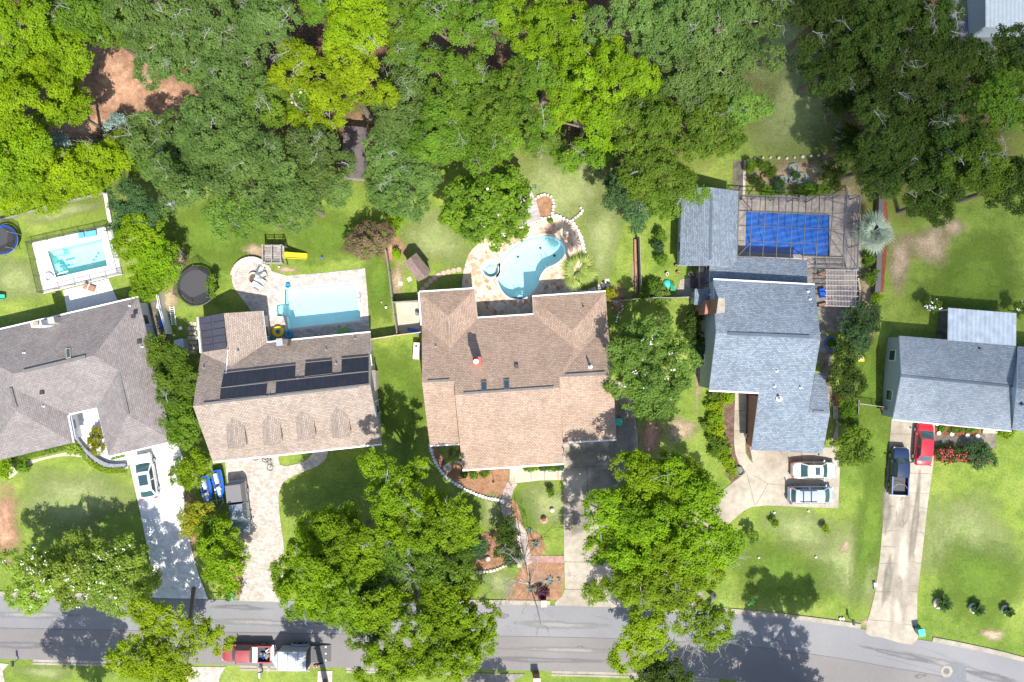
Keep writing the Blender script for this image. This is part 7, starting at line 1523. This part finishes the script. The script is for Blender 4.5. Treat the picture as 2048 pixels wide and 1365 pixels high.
# side yard junk between the two left houses
for (x, y, m_, l, d) in ((303, 670, 'red', "red plastic storage tub by the right wall of the hipped house", (.6, .5, .4)), (326, 640, 'blue', "blue plastic kayak-shaped sled leaning in the side yard of the hipped house", (.35, 1.6, .3)), (296, 655, 'dark', "black storage bin by the right wall of the hipped house", (.6, .8, .7)), (322, 612, 'white', "white folded garden chair in the side yard of the hipped house", (.5, .7, .4)), (333, 660, 'woodbrown', "brown stacked planks beside the pale fence", (.35, 2.0, .35)), (300, 690, 'blue', "blue folded tarpaulin at the hipped house's side", (.5, .8, .3))):
    c = W(x, y); t = thing(l.split()[1] + "_item" if False else "storage_item", l, "storage item", (c.x, c.y, .05), R(-8))
    add(t, "body", M[m_] if m_ != 'red' else M['red'], lambda m: m.add([(-d[0] / 2 * q, -d[1] / 2 * q, z) if k == 0 else (d[0] / 2 * q, -d[1] / 2 * q, z) if k == 1 else (d[0] / 2 * q, d[1] / 2 * q, z) if k == 2 else (-d[0] / 2 * q, d[1] / 2 * q, z) for (q, z) in ((.85, 0), (1, d[2])) for k in range(4)], [(4, 5, 6, 7), (0, 1, 5, 4), (1, 2, 6, 5), (2, 3, 7, 6), (3, 0, 4, 7)]))
    add(t, "rim", M['dark'], lambda m: [m.bar((-d[0] / 2, s * d[1] / 2, d[2]), (d[0] / 2, s * d[1] / 2, d[2]), .05, .05) for s in (-1, 1)])
t = thing("air_conditioner", "pale electrical unit box on the left side of the brown house", "unit", W(835, 702)); add(t, "housing", plain("beige_unit", (.60, .57, .48), .6), lambda m: m.box((0, 0, .5), (.65, 1.7, 1.0), R(-3))); add(t, "fan", M['dark'], lambda m: m.lathe((-.02, .5, 1.0), [(.12, 0), (.1, .02)], 12))
t = thing("folded_tarp", "bright blue folded loungers in the side yard of the brown house", "lounger", W(826, 661)); [add(t, "sheet", M['blue'], lambda m: m.box((.2 * i, -.12 * i, .2 + .1 * i), (1.1, .3, .07), R(-14 - 8 * i))) for i in range(2)]
for (x, y, l) in ((836, 628, "silver gas bottle by the side wall of the brown house"),):
    t = tag(MB().lathe((0, 0, 0), [(.2, 0), (.22, .1), (.22, .6), (.1, .75), (.05, .85)], 14).build("gas_bottle", M['metal']), l, "gas bottle"); t.location = W(x, y) + Vector((0, 0, .05))
t = thing("birdbath", "round stone urn in the pine straw left of the little bushes", "urn", W(896, 934)); add(t, "bowl", M['stone'], lambda m: m.lathe((0, 0, 0), [(.2, 0), (.12, .3), (.42, .55), (.42, .62), (.3, .62), (.25, .52)], 20)); add(t, "finial", M['terra'], lambda m: m.lathe((0, 0, .5), [(.1, 0), (.1, .2), (.02, .25)], 10))
t = thing("lamp_post", "thin garden lamp post in the pine straw under the brown house's eave", "lamp post", W(987, 957)); add(t, "post", M['dark'], lambda m: m.tube([(0, 0, 0), (0, 0, 1.6)], .03, 8)); add(t, "lantern", M['dark'], lambda m: m.lathe((0, 0, 1.6), [(.1, 0), (.14, .25), (.02, .35)], 8))
for (x, y, l, cc) in ((1005, 1002, "white garden lantern at the tip of the white stone row", 'white'), (1038, 1071, "white garden lantern beside the worn path and the dark olive shrub", 'white'), (1104, 1020, "white stone ornament on the framed lawn", 'stone'), (976, 1117, "white ornament on the pine straw below the blue-green tree", 'white')):
    t = tag(MB().lathe((0, 0, 0), [(.2, 0), (.16, .12), (.22, .3), (.05, .42)], 12).build("garden_ornament", M[cc]), l, "ornament"); t.location = W(x, y) + Vector((0, 0, .045))
t = thing("fountain", "small tiered stone ornament in the middle of the framed lawn", "ornament", W(1088, 1040)); add(t, "tier", M['terra'], lambda m: m.lathe((0, 0, 0), [(.42, 0), (.4, .15), (.2, .2), (.2, .5), (.3, .55), (.05, .8)], 8))
# bicycles
def bicycle(label, px, py, a):
    c = W(px, py); t = thing("bicycle", label, "bicycle", (c.x, c.y, .06), R(a), "bicycles lying by the garage")
    for x in (-.5, .5):
        m_ = MB(); n = 24; m_.tube([(x + .32 * math.cos(6.2832 * k / n), .32 * math.sin(6.2832 * k / n), .08) for k in range(n)], .022, 6, closed=True); wo = m_.build("wheel", M['black'], t)
        add(wo, "spokes", M['metal'], lambda m: [m.tube([(x, 0, .08), (x + .31 * math.cos(6.2832 * k / 8), .31 * math.sin(6.2832 * k / 8), .08)], .004, 4) for k in range(8)])
    add(t, "frame", M['frame'], lambda m: [m.tube(p, .02, 6) for p in ([(-.5, 0, .1), (-.15, .38, .14), (.35, .36, .14), (.5, 0, .1)], [(-.5, 0, .1), (-.05, -.02, .12), (-.15, .38, .14)], [(-.05, -.02, .12), (.35, .36, .14)])])
    add(t, "handlebar", M['dark'], lambda m: m.tube([(.3, .45, .02), (.33, .5, .14), (.3, .5, .4)], .015, 6)); add(t, "saddle", M['dark'], lambda m: m.box((-.18, .48, .14), (.24, .1, .06)))
bicycle("small bicycle lying on the tan paved drive below the garage wall", 536, 927, -60); bicycle("bicycle half under the front gutter of the taupe house", 522, 914, 5)
def bush_row(): pass
# mailboxes, bins, street things
def bin_(label, px, py, a, mat, lid, open_=False):
    c = W(px, py, .5); t = thing("wheelie_bin", label, "rubbish bin", (c.x, c.y, .05), R(a))
    add(t, "body", mat, lambda m: m.add([(-.24, -.26, .05), (.24, -.26, .05), (.24, .26, .05), (-.24, .26, .05), (-.3, -.33, 1.0), (.3, -.33, 1.0), (.3, .33, 1.0), (-.3, .33, 1.0)], [(3, 2, 1, 0), (4, 5, 6, 7), (0, 1, 5, 4), (1, 2, 6, 5), (2, 3, 7, 6), (3, 0, 4, 7)]))
    add(t, "lid", lid, lambda m: (m.box((0, 0, 1.03), (.68, .74, .06)), m.box((0, -.1, 1.07), (.5, .4, .03))))
    for s in (-1, 1): add(t, "wheel", M['black'], lambda m: m.tube([(s * .27, .28, .12), (s * .33, .28, .12)], .12, 12))
bin_("teal wheelie bin by the kerb at the mouth of the tan paved drive", 463, 1191, 12, M['green'], M['teal']); bin_("teal wheelie bin on the right kerb at the mouth of the long concrete drive", 1838, 1262, 8, M['green'], M['teal']); bin_("teal wheelie bin beside the right wall of the brown house's garage", 1236, 843, 0, M['green'], M['teal'])
t = thing("mailbox", "brick column mailbox among purple plants beside the upper kerb", "mailbox", W(1087, 1199)); add(t, "column", M['brick'], lambda m: m.box((0, 0, .7), (.5, .55, 1.4))); add(t, "cap", M['woodpale'], lambda m: m.box((0, 0, 1.44), (.62, .68, .1)))
t = thing("mailbox", "dark brick mailbox pillar in the bed at the bottom edge below the road", "mailbox", W(1073, 1352)); add(t, "column", M['brick'], lambda m: m.box((0, 0, .75), (.6, .65, 1.5))); add(t, "cap", M['stone'], lambda m: m.box((0, 0, 1.54), (.72, .78, .1)))
def postbox(label, px, py, a, mat):
    c = W(px, py, 1); t = thing("mailbox", label, "mailbox", (c.x, c.y, 0), R(a)); add(t, "post", M['woodpale'], lambda m: (m.box((0, 0, .55), (.1, .1, 1.1)), m.bar((0, 0, .8), (0, -.3, 1.0), .06, .06)))
    add(t, "box", mat, lambda m: (m.box((0, -.05, 1.12), (.22, .52, .14)), m.tube([(0, -.31, 1.19), (0, .21, 1.19)], .11, 12)))
postbox("small black mailbox on the verge at the bottom left corner", 26, 1326, 5, M['dark']); postbox("black mailbox at the kerb left of the long concrete drive", 1706, 1243, 5, M['dark']); 
t = thing("mailbox", "silver mailbox on twin slabs beside the maroon pickup's rear", "mailbox", W(527, 1341)); add(t, "box", M['metal'], lambda m: (m.box((-.05, 0, 1.1), (.3, .5, .2)), m.tube([(-.05, -.25, 1.2), (-.05, .25, 1.2)], .15, 12))); add(t, "post", M['wood'], lambda m: m.box((-.05, 0, .5), (.12, .12, 1.0)))
[add(t, "slab", M['kerb'], lambda m: m.box((x, .1, .08), (.28, .5, .1))) for x in (-.45, .55)]
t = thing("planter", "pair of white flower pots on the verge left of the kerb mailbox", "planter", W(1682, 1237)); add(t, "pot", M['white'], lambda m: [m.lathe((x, 0, 0), [(.1, 0), (.14, .22), (.1, .22)], 10) for x in (-.12, .16)])
t = thing("utility_box", "small white and grey utility box at the left edge of the long concrete drive", "utility box", W(1748, 1171)); add(t, "housing", M['white'], lambda m: m.box((0, .15, .2), (.26, .4, .4))); add(t, "door", M['frame'], lambda m: m.box((0, -.2, .12), (.24, .3, .22)))
t = thing("manhole_cover", "round manhole cover in a pale concrete collar in the road at lower right", "manhole cover", W(1893, 1343, .05)); t.location.z = Z + .017
add(t, "collar", M['kerb'], lambda m: m.lathe((0, 0, 0), [(.62, 0), (.62, .012), (.33, .013)], 32)); add(t, "cover", plain("cast_iron", (.10, .10, .11), .6, var=.3, scale=9), lambda m: (m.lathe((0, 0, .014), [(.32, 0), (.31, .012)], 28), [m.box((.06 * i - .18, 0, .028), (.02, .4, .008)) for i in range(7)]))
t = thing("leaf_blower", "orange and black leaf blower on the kerb behind the trailer's ramp", "leaf blower", W(633, 1331)); add(t, "engine", M['orange'], lambda m: (m.lathe((0, 0, .05), [(.18, 0), (.2, .12), (.12, .25)], 12), m.box((-.12, -.05, .2), (.25, .2, .2), .4))); add(t, "tube", M['black'], lambda m: m.tube([(.1, .05, .2), (.45, .25, .15), (.7, .2, .1)], .07, 8)); add(t, "tank", M['hose'], lambda m: m.box((.12, -.05, .3), (.14, .12, .1)))
for (x, y, l) in ((1875, 1207, "pale ring planter of the leftmost sago palm"), (1946, 1216, "terracotta-filled white ring planter in the middle of the right lawn"), (2011, 1220, "white ring planter of the rightmost sago palm")):
    c = W(x, y); t = thing("ring_planter", l, "planter", (c.x, c.y, 0), 0, "ring planters on the right lawn"); add(t, "ring", M['stonewhite'], lambda m: m.lathe((0, 0, 0), [(.50, 0), (.52, .25), (.40, .25), (.38, .1)], 14)); add(t, "soil", M['terra'], lambda m: m.lathe((0, 0, .1), [(.38, 0), (.02, .04)], 14))
for i, (x, y) in enumerate(((1876, 866), (1902, 868), (1933, 871), (1953, 872), (1873, 847))):
    t = tag(MB().lathe((0, 0, 0), [(.2, 0), (.24, .1), (.2, .2), (.03, .22)], 14).build("path_light", M['white']), ("%s white round path light along the red mulch bed from the red sedan" % OR[i]) if i < 4 else "white round path light tucked under the eave right of the red sedan", "path light", "white path lights"); t.location = W(x, y) + Vector((0, 0, .06))
for i, x in enumerate((1884, 1908, 1922, 1940, 1950)):
    tree(x, 858 + (i % 2) * 3, 7, 5, .5, 'mid', "%s low green plant in the red mulch bed under the right house's eave" % OR[i], name="plant", cat="plant", lobe=.35, tuft=.2, trunk=False, group="low plants in the red mulch bed")
t = thing("steps", "low concrete entry steps at the front wall of the right house", "steps", W(1980, 862)); add(t, "tread", M['conclight'], lambda m: [m.box((0, .5 - .3 * i, .25 - .06 * i), (1.8, .3, .5 - .12 * i)) for i in range(3)])
t = thing("birdhouse", "small white gnome-like ornament in the bush by the right house's corner", "ornament", W(2014, 866)); add(t, "figure", M['white'], lambda m: m.lathe((0, 0, 0), [(.12, 0), (.14, .2), (.06, .4), (.09, .5), (.02, .62)], 12))
tree(2015, 866, 18, 10, .7, 'bright', "low bright bush round the white ornament under the right house's eave", name="shrub", cat="shrub", lobe=.4, tuft=.22, trunk=False)
t = thing("sandbox_toy", "yellow plastic toy with white centre on the lawn left of the right house", "toy", W(1721, 717)); add(t, "tray", M['yellow'], lambda m: (m.box((0, 0, .1), (.62, .66, .2)), m.box((0, 0, .22), (.4, .4, .06)))); add(t, "centre", M['white'], lambda m: m.box((0, 0, .27), (.26, .28, .05)))
t = thing("water_tub", "bright blue plastic tub between the house and the faded pergola", "tub", W(1643, 587)); add(t, "tub", M['blue'], lambda m: m.add([(-.32, -.42, 0), (.32, -.42, 0), (.32, .42, 0), (-.32, .42, 0), (-.36, -.48, .55), (.36, -.48, .55), (.36, .48, .55), (-.36, .48, .55)], [(3, 2, 1, 0), (4, 5, 6, 7), (0, 1, 5, 4), (1, 2, 6, 5), (2, 3, 7, 6), (3, 0, 4, 7)])); t.rotation_euler = (0, 0, R(12)); add(t, "lid_rib", M['blue'], lambda m: [m.box((x, 0, .56), (.04, .8, .03)) for x in (-.2, 0, .2)])
rr = ringf("broken blue ring edging round a plant bed right of the blue-grey house", 1661, 688, .66, .06, M['blue'], "bed_ring", "bed ring", .15)
tree(1664, 690, 9, 9, .5, 'mid', "leafy plant inside the blue ring edging", name="plant", cat="plant", lobe=.35, tuft=.22, trunk=False)
for i, (x, y, R_, l) in enumerate(((1589, 338, .50, "topmost and largest of the pale blue hoop planters"), (1604, 356, .47, "rightmost pale blue hoop planter with a red scrap on it"), (1587, 356, .38, "middle pale blue hoop planter of the lower three"), (1566, 360, .36, "leftmost pale blue hoop planter"))):
    ringf(l, x, y, R_, .045, M['hose'], "hoop_planter", "hoop planter", .35)["group"] = "pale blue hoops in the garden bed"
for i, (x, y, r, m_, l) in enumerate(((1525, 354, .22, 'terra', "terracotta pot in the garden bed beside the boardwalk"), (1351, 533, .14, 'terra', "terracotta pot on the lawn at the lower left corner of the pool house"), (1355, 547, .16, 'terra', "terracotta pot under the first at the slab edge left of the pool house"), (1321, 562, .14, 'terra', "terracotta pot left of the teal turtle sandbox"), (1380, 549, .22, 'white', "white round pail on the shaded side slab by the pool house"), (1333, 549, .15, 'white', "white pot in the plants above the teal sandbox"), (1579, 366, .18, 'wood', "grey pot at the foot of the hoop planters"), (1492, 935 - 58, .01, 'white', ""),)):
    if not l: continue
    t = thing("plant_pot", l, "pot", W(x, y)); add(t, "pot", M[m_], lambda m: m.lathe((0, 0, 0), [(r * .7, 0), (r, .35), (r * 1.1, .36), (r * 1.1, .42), (r * .85, .42), (r * .8, .3)], 16)); add(t, "soil", M['mulch'], lambda m: m.lathe((0, 0, .3), [(r * .85, 0), (.01, .02)], 12))
t = thing("planter_box", "white square planter in the mulch beside the front walk of the blue-grey house", "planter", W(1494, 872)); add(t, "box", M['wallwhite'], lambda m: (m.box((0, 0, .2), (.4, .4, .4)),)); add(t, "soil", M['mulch'], lambda m: m.box((0, 0, .405), (.3, .3, .02)))
t = thing("turtle_sandbox", "teal plastic turtle-shell sandbox on the lawn left of the pool house slab", "sandbox", W(1334, 568)); add(t, "shell", M['teal'], lambda m: m.lathe((0, 0, 0), [(.42, 0), (.45, .15), (.3, .3), (.05, .34)], 16)); add(t, "head", M['green'], lambda m: m.lathe((.42, .25, 0), [(.1, 0), (.12, .12), (.03, .2)], 10))
t = thing("garden_chair", "green slatted plastic chair beside the teal sandbox", "chair", W(1345, 577)); add(t, "seat", M['green'], lambda m: [m.box((0, .08 * i - .25, .35), (.5, .05, .03)) for i in range(7)]); add(t, "backrest", M['green'], lambda m: [m.box((.07 * i - .21, .32, .6), (.04, .03, .5)) for i in range(7)]); [add(t, "leg", M['green'], lambda m: m.box((x, y, .17), (.04, .04, .35))) for x in (-.22, .22) for y in (-.22, .25)]
t = thing("barbecue", "dark grill with red and green toys on the slab left of the blue-grey house", "grill", W(1386, 563)); add(t, "body", M['dark'], lambda m: (m.box((0, -.2, .5), (.6, .9, .9)), m.box((-.1, .6, .3), (.5, .4, .5)))); add(t, "toy", M['red'], lambda m: m.box((-.1, .55, .6), (.3, .14, .12), .4)); add(t, "toy", M['lime'], lambda m: m.box((-.25, .75, .6), (.3, .1, .1), -.5))
t = thing("screened_porch", "dark screened porch frame between the pool house and the lean-to roof", "porch", W(1402, 556)); add(t, "frame", M['cageframe'], lambda m: [m.bar((x, -1.1, 2.4), (x, 1.1, 2.4), .07, .07) for x in (-.75, 0, .8)] + [m.bar((-.75, y, 2.4), (.8, y, 2.4), .07, .07) for y in (-1.1, 0, 1.1)]); [add(t, "post", M['cageframe'], lambda m: m.box((x, y, 1.2), (.07, .07, 2.4))) for x in (-.75, .8) for y in (-1.1, 1.1)]
add(t, "screen", M['net'], lambda m: m.add([(-.75, -1.1, 2.37), (.8, -1.1, 2.37), (.8, 1.1, 2.37), (-.75, 1.1, 2.37)], [(0, 1, 2, 3)]))
t = thing("concrete_blocks", "two stacked pale hollow concrete blocks on the side slab of the blue-grey house", "blocks", W(1670, 824)); [add(t, "block", M['stonewhite'], lambda m: [m.box((x, y + oy, .15), dd) for oy in (-.33, .33) for (x, y, dd) in ((-.18, 0, (.05, .55, .2)), (.18, 0, (.05, .55, .2)), (0, 0, (.05, .55, .2)), (0, -.27, (.4, .05, .2)), (0, .0, (.4, .05, .2)), (0, .27, (.4, .05, .2)))])]
for (x, y, l) in ((1353, 413, "pale blue lantern beside the upper left corner of the pool house"), (1357, 474, "white wall unit on the left side of the pool house"), (1398, 624, "white lamp at the foot of the tall brick chimney"), (1548, 1025, "white sprinkler head left on the lawn below the parking pad"), (1616, 1022, "white sprinkler head right on the lawn below the parking pad"), (1517, 1115, "white sprinkler head on the lawn below the sapling"), (1631, 1114, "white sprinkler head in the middle of the right lawn"), (710, 267, "white round lid on the ground by the dark roof gap in the wood")):
    t = tag(MB().lathe((0, 0, 0), [(.12, 0), (.15, .1), (.1, .2), (.02, .22)], 10).build("garden_fixture", M['white']), l, "fixture"); c = W(x, y); t.location = (c.x, c.y, .02 if y != 474 else 1.4); t.scale = (1.6, 1.6, 1) if y in (413, 474, 267) else (.8, .8, 1)
c = W(1486, 945); t = tag(MB().lathe((0, 0, 0), [(.42, 0), (.48, .3), (.4, .3), (.36, .12)], 18).build("plant_tub", M['frame']), "dark round tub at the tip of the fern border by the parking pad", "tub"); c = W(1478, 942); t.location = (c.x, c.y, .03)
dm_ = softpatch("shed_roof_shadowed", 0, 0, 1, 1, M['soil']) if False else None
dk = thing("carport", "dark flat-roofed shed under the trees in the gap right of the lime crown", "shed", W(718, 315)); add(dk, "roof", plain("dark_roof", (.10, .08, .08), .85, var=.3, scale=2), lambda m: (m.box((-.1, 0, 2.2), (2.3, 5.2, .12), R(-4)),)); add(dk, "wall", M['wood'], lambda m: m.box((-.1, 0, 1.07), (2.0, 4.9, 2.14), R(-4)))
# ================= POOL CAGE =================
t = thing("pool_cage", "dark framed insect-screen cage over the blue covered pool", "pool enclosure", W(1600, 460))
zE, zT = 2.5, 3.7
TPX = [(1478, 390), (1628, 397.5), (1640, 388.5), (1720, 391.5), (1715, 537), (1631, 534), (1614, 521), (1474, 514)]
E = [W(*p, zE) for p in TPX]
fr = MB()
for a, b in zip(E, E[1:] + E[:1]): fr.bar(a, b, .09, .1)
fr.build("eave_beam", M['cageframe'], t, world=True)
for p in [E[1], E[2], E[3], E[4], E[5], W(1516, 391.5, zE), W(1555, 393.5, zE), W(1592, 395.5, zE), W(1680, 390, zE), W(1718, 440, zE), W(1716.5, 490, zE), W(1675, 535.5, zE)]:
    m_ = MB(); m_.box((p.x, p.y, zE / 2), (.07, .07, zE)); m_.build("post", M['cageframe'], t, world=True)
# ribs: eave -> flat top -> eave
ribs = [(1504, 391.5, 1499, 514.5), (1531, 393, 1525, 516), (1558, 394.5, 1552, 517.5), (1585, 395.5, 1580, 519), (1612, 397, 1606, 520.5), (1639, 389, 1632, 534), (1666, 390, 1659, 535), (1693, 390.5, 1686, 536)]
for (x0, y0, x1, y1) in ribs:
    A, B = W(x0, y0, zE), W(x1, y1, zE); m_ = MB(); a = W(x0 - .5, 422, zT); b = W(x1 + 1.5, 486, zT)
    m_.bar(A, a, .06, .1); m_.bar(a, b, .06, .1); m_.bar(b, B, .06, .1); m_.build("rib", M['cageframe'], t, world=True)
hp = [W(1504, 422, zT), W(1694, 427, zT), W(1691, 492, zT), W(1501, 486, zT)]
for (a, b) in (((1477, 420.5), (1720, 429)), ((1476, 451), (1718, 461)), ((1475, 482), (1716, 491.5))):
    m_ = MB(); pts = [W(a[0], a[1], zE), W(1504, a[1] + 1, zT), W(1693, b[1] - 1, zT), W(b[0], b[1] + 1, zE)]
    for p, q in zip(pts, pts[1:]): m_.bar(p, q, .045, .07)
    m_.build("purlin", M['cageframe'], t, world=True)
for k, (p, q) in enumerate(((E[0], hp[0]), (E[3], hp[1]), (E[4], hp[2]), (E[7], hp[3]))): m_ = MB(); m_.bar(p, q, .06, .09); m_.build("hip_beam", M['cageframe'], t, world=True)
for (p, q) in ((W(1504, 422, zT), W(1531, 451, zT)), (W(1693, 427, zT), W(1666, 459, zT)), (W(1666, 459, zT), W(1691, 492, zT)), (W(1531, 453, zT), W(1501, 486, zT))): m_ = MB(); m_.bar(p, q, .04, .05); m_.build("brace", M['cageframe'], t, world=True)
m_ = MB(); m_.add([h + Vector((0, 0, .03)) for h in hp], [(0, 3, 2, 1)])
m_.add(E + hp, [(0, 8, 9, 3, 2, 1), (3, 9, 10, 4), (4, 10, 11, 7, 6, 5), (7, 11, 8, 0)])
Gd = [Vector((p.x, p.y, .1)) for p in E]
m_.add(E + Gd, [(i, (i + 1), 8 + i + 1, 8 + i) for i in range(5)]); m_.build("screen", M['screen'], t, world=True)
m_ = MB()
for z in (.9, 1.7):
    for i in range(5): a, b = Gd[i].copy(), Gd[i + 1].copy(); a.z = b.z = z; m_.bar(a, b, .04, .05)
m_.build("chair_rail", M['cageframe'], t, world=True)
# pergola
t = thing("pergola", "faded pinkish white lattice pergola below the screen cage's right end", "pergola", W(1684, 577)); q = [W(1654, 540, 2.4), W(1713, 541, 2.4), W(1712, 614, 2.4), W(1653, 612, 2.4)]
for i in range(8):
    v_ = i / 7; a = q[0].lerp(q[3], v_); b = q[1].lerp(q[2], v_); m_ = MB(); m_.bar(a - Vector((.2, 0, 0)), b + Vector((.2, 0, 0)), .06, .12); m_.build("rafter", M['pinkwhite'], t, world=True)
m_ = MB()
for i in range(20): u_ = (i + .5) / 20; a = q[0].lerp(q[1], u_); b = q[3].lerp(q[2], u_); m_.bar(a + Vector((0, 0, .08)), b + Vector((0, 0, .08)), .03, .03)
m_.build("lattice", M['pinkwhite'], t, world=True)
for p in q: m_ = MB(); m_.box((p.x, p.y, 1.17), (.1, .1, 2.34)); m_.build("post", M['pinkwhite'], t, world=True)
for s, (a, b) in enumerate(((q[0], q[3]), (q[1], q[2]))): m_ = MB(); m_.bar(a - Vector((0, 0, .1)), b - Vector((0, 0, .1)), .06, .14); m_.build("beam", M['pinkwhite'], t, world=True)
for (x, y, a, l) in ((1645, 549, 20, "weathered wooden bench end above the blue tub"), (1644, 612, 12, "weathered wooden bench end below the blue tub")):
    t = thing("bench", l + " by the pergola", "bench", W(x, y), R(a)); add(t, "seat", M['woodbrown'], lambda m: [m.box((0, .1 * i, .42), (1.1, .08, .04)) for i in range(3)]); [add(t, "leg", M['woodbrown'], lambda m: m.box((s * .45, .1, .2), (.08, .3, .4))) for s in (-1, 1)]
t = thing("frog_toy", "bright green flat frog toy on the lawn by the kerb below the big oaks", "toy", W(1503, 1205)); add(t, "body", M['lime'], lambda m: (m.lathe((0, 0, 0), [(.2, 0), (.24, .1), (.1, .2)], 12), m.lathe((.25, .1, 0), [(.12, 0), (.14, .1), (.05, .18)], 10))); [add(t, "leg", M['lime'], lambda m: m.bar((0, 0, .06), (x, y, .04), .08, .06)) for x, y in ((-.4, .25), (-.35, -.3), (.2, .42), (.3, -.35))]
# tools and crates on the pool 3 patio: skimmer etc.
t = thing("stone_edging", "curved row of small bricks edging the side slab by the pergola", "edging", W(1716, 590)); add(t, "brick", M['stone'], lambda m: [m.box((.0 + .15 * math.sin(i * .3), 1.6 - i * .26, .08), (.14, .22, .16)) for i in range(13)])
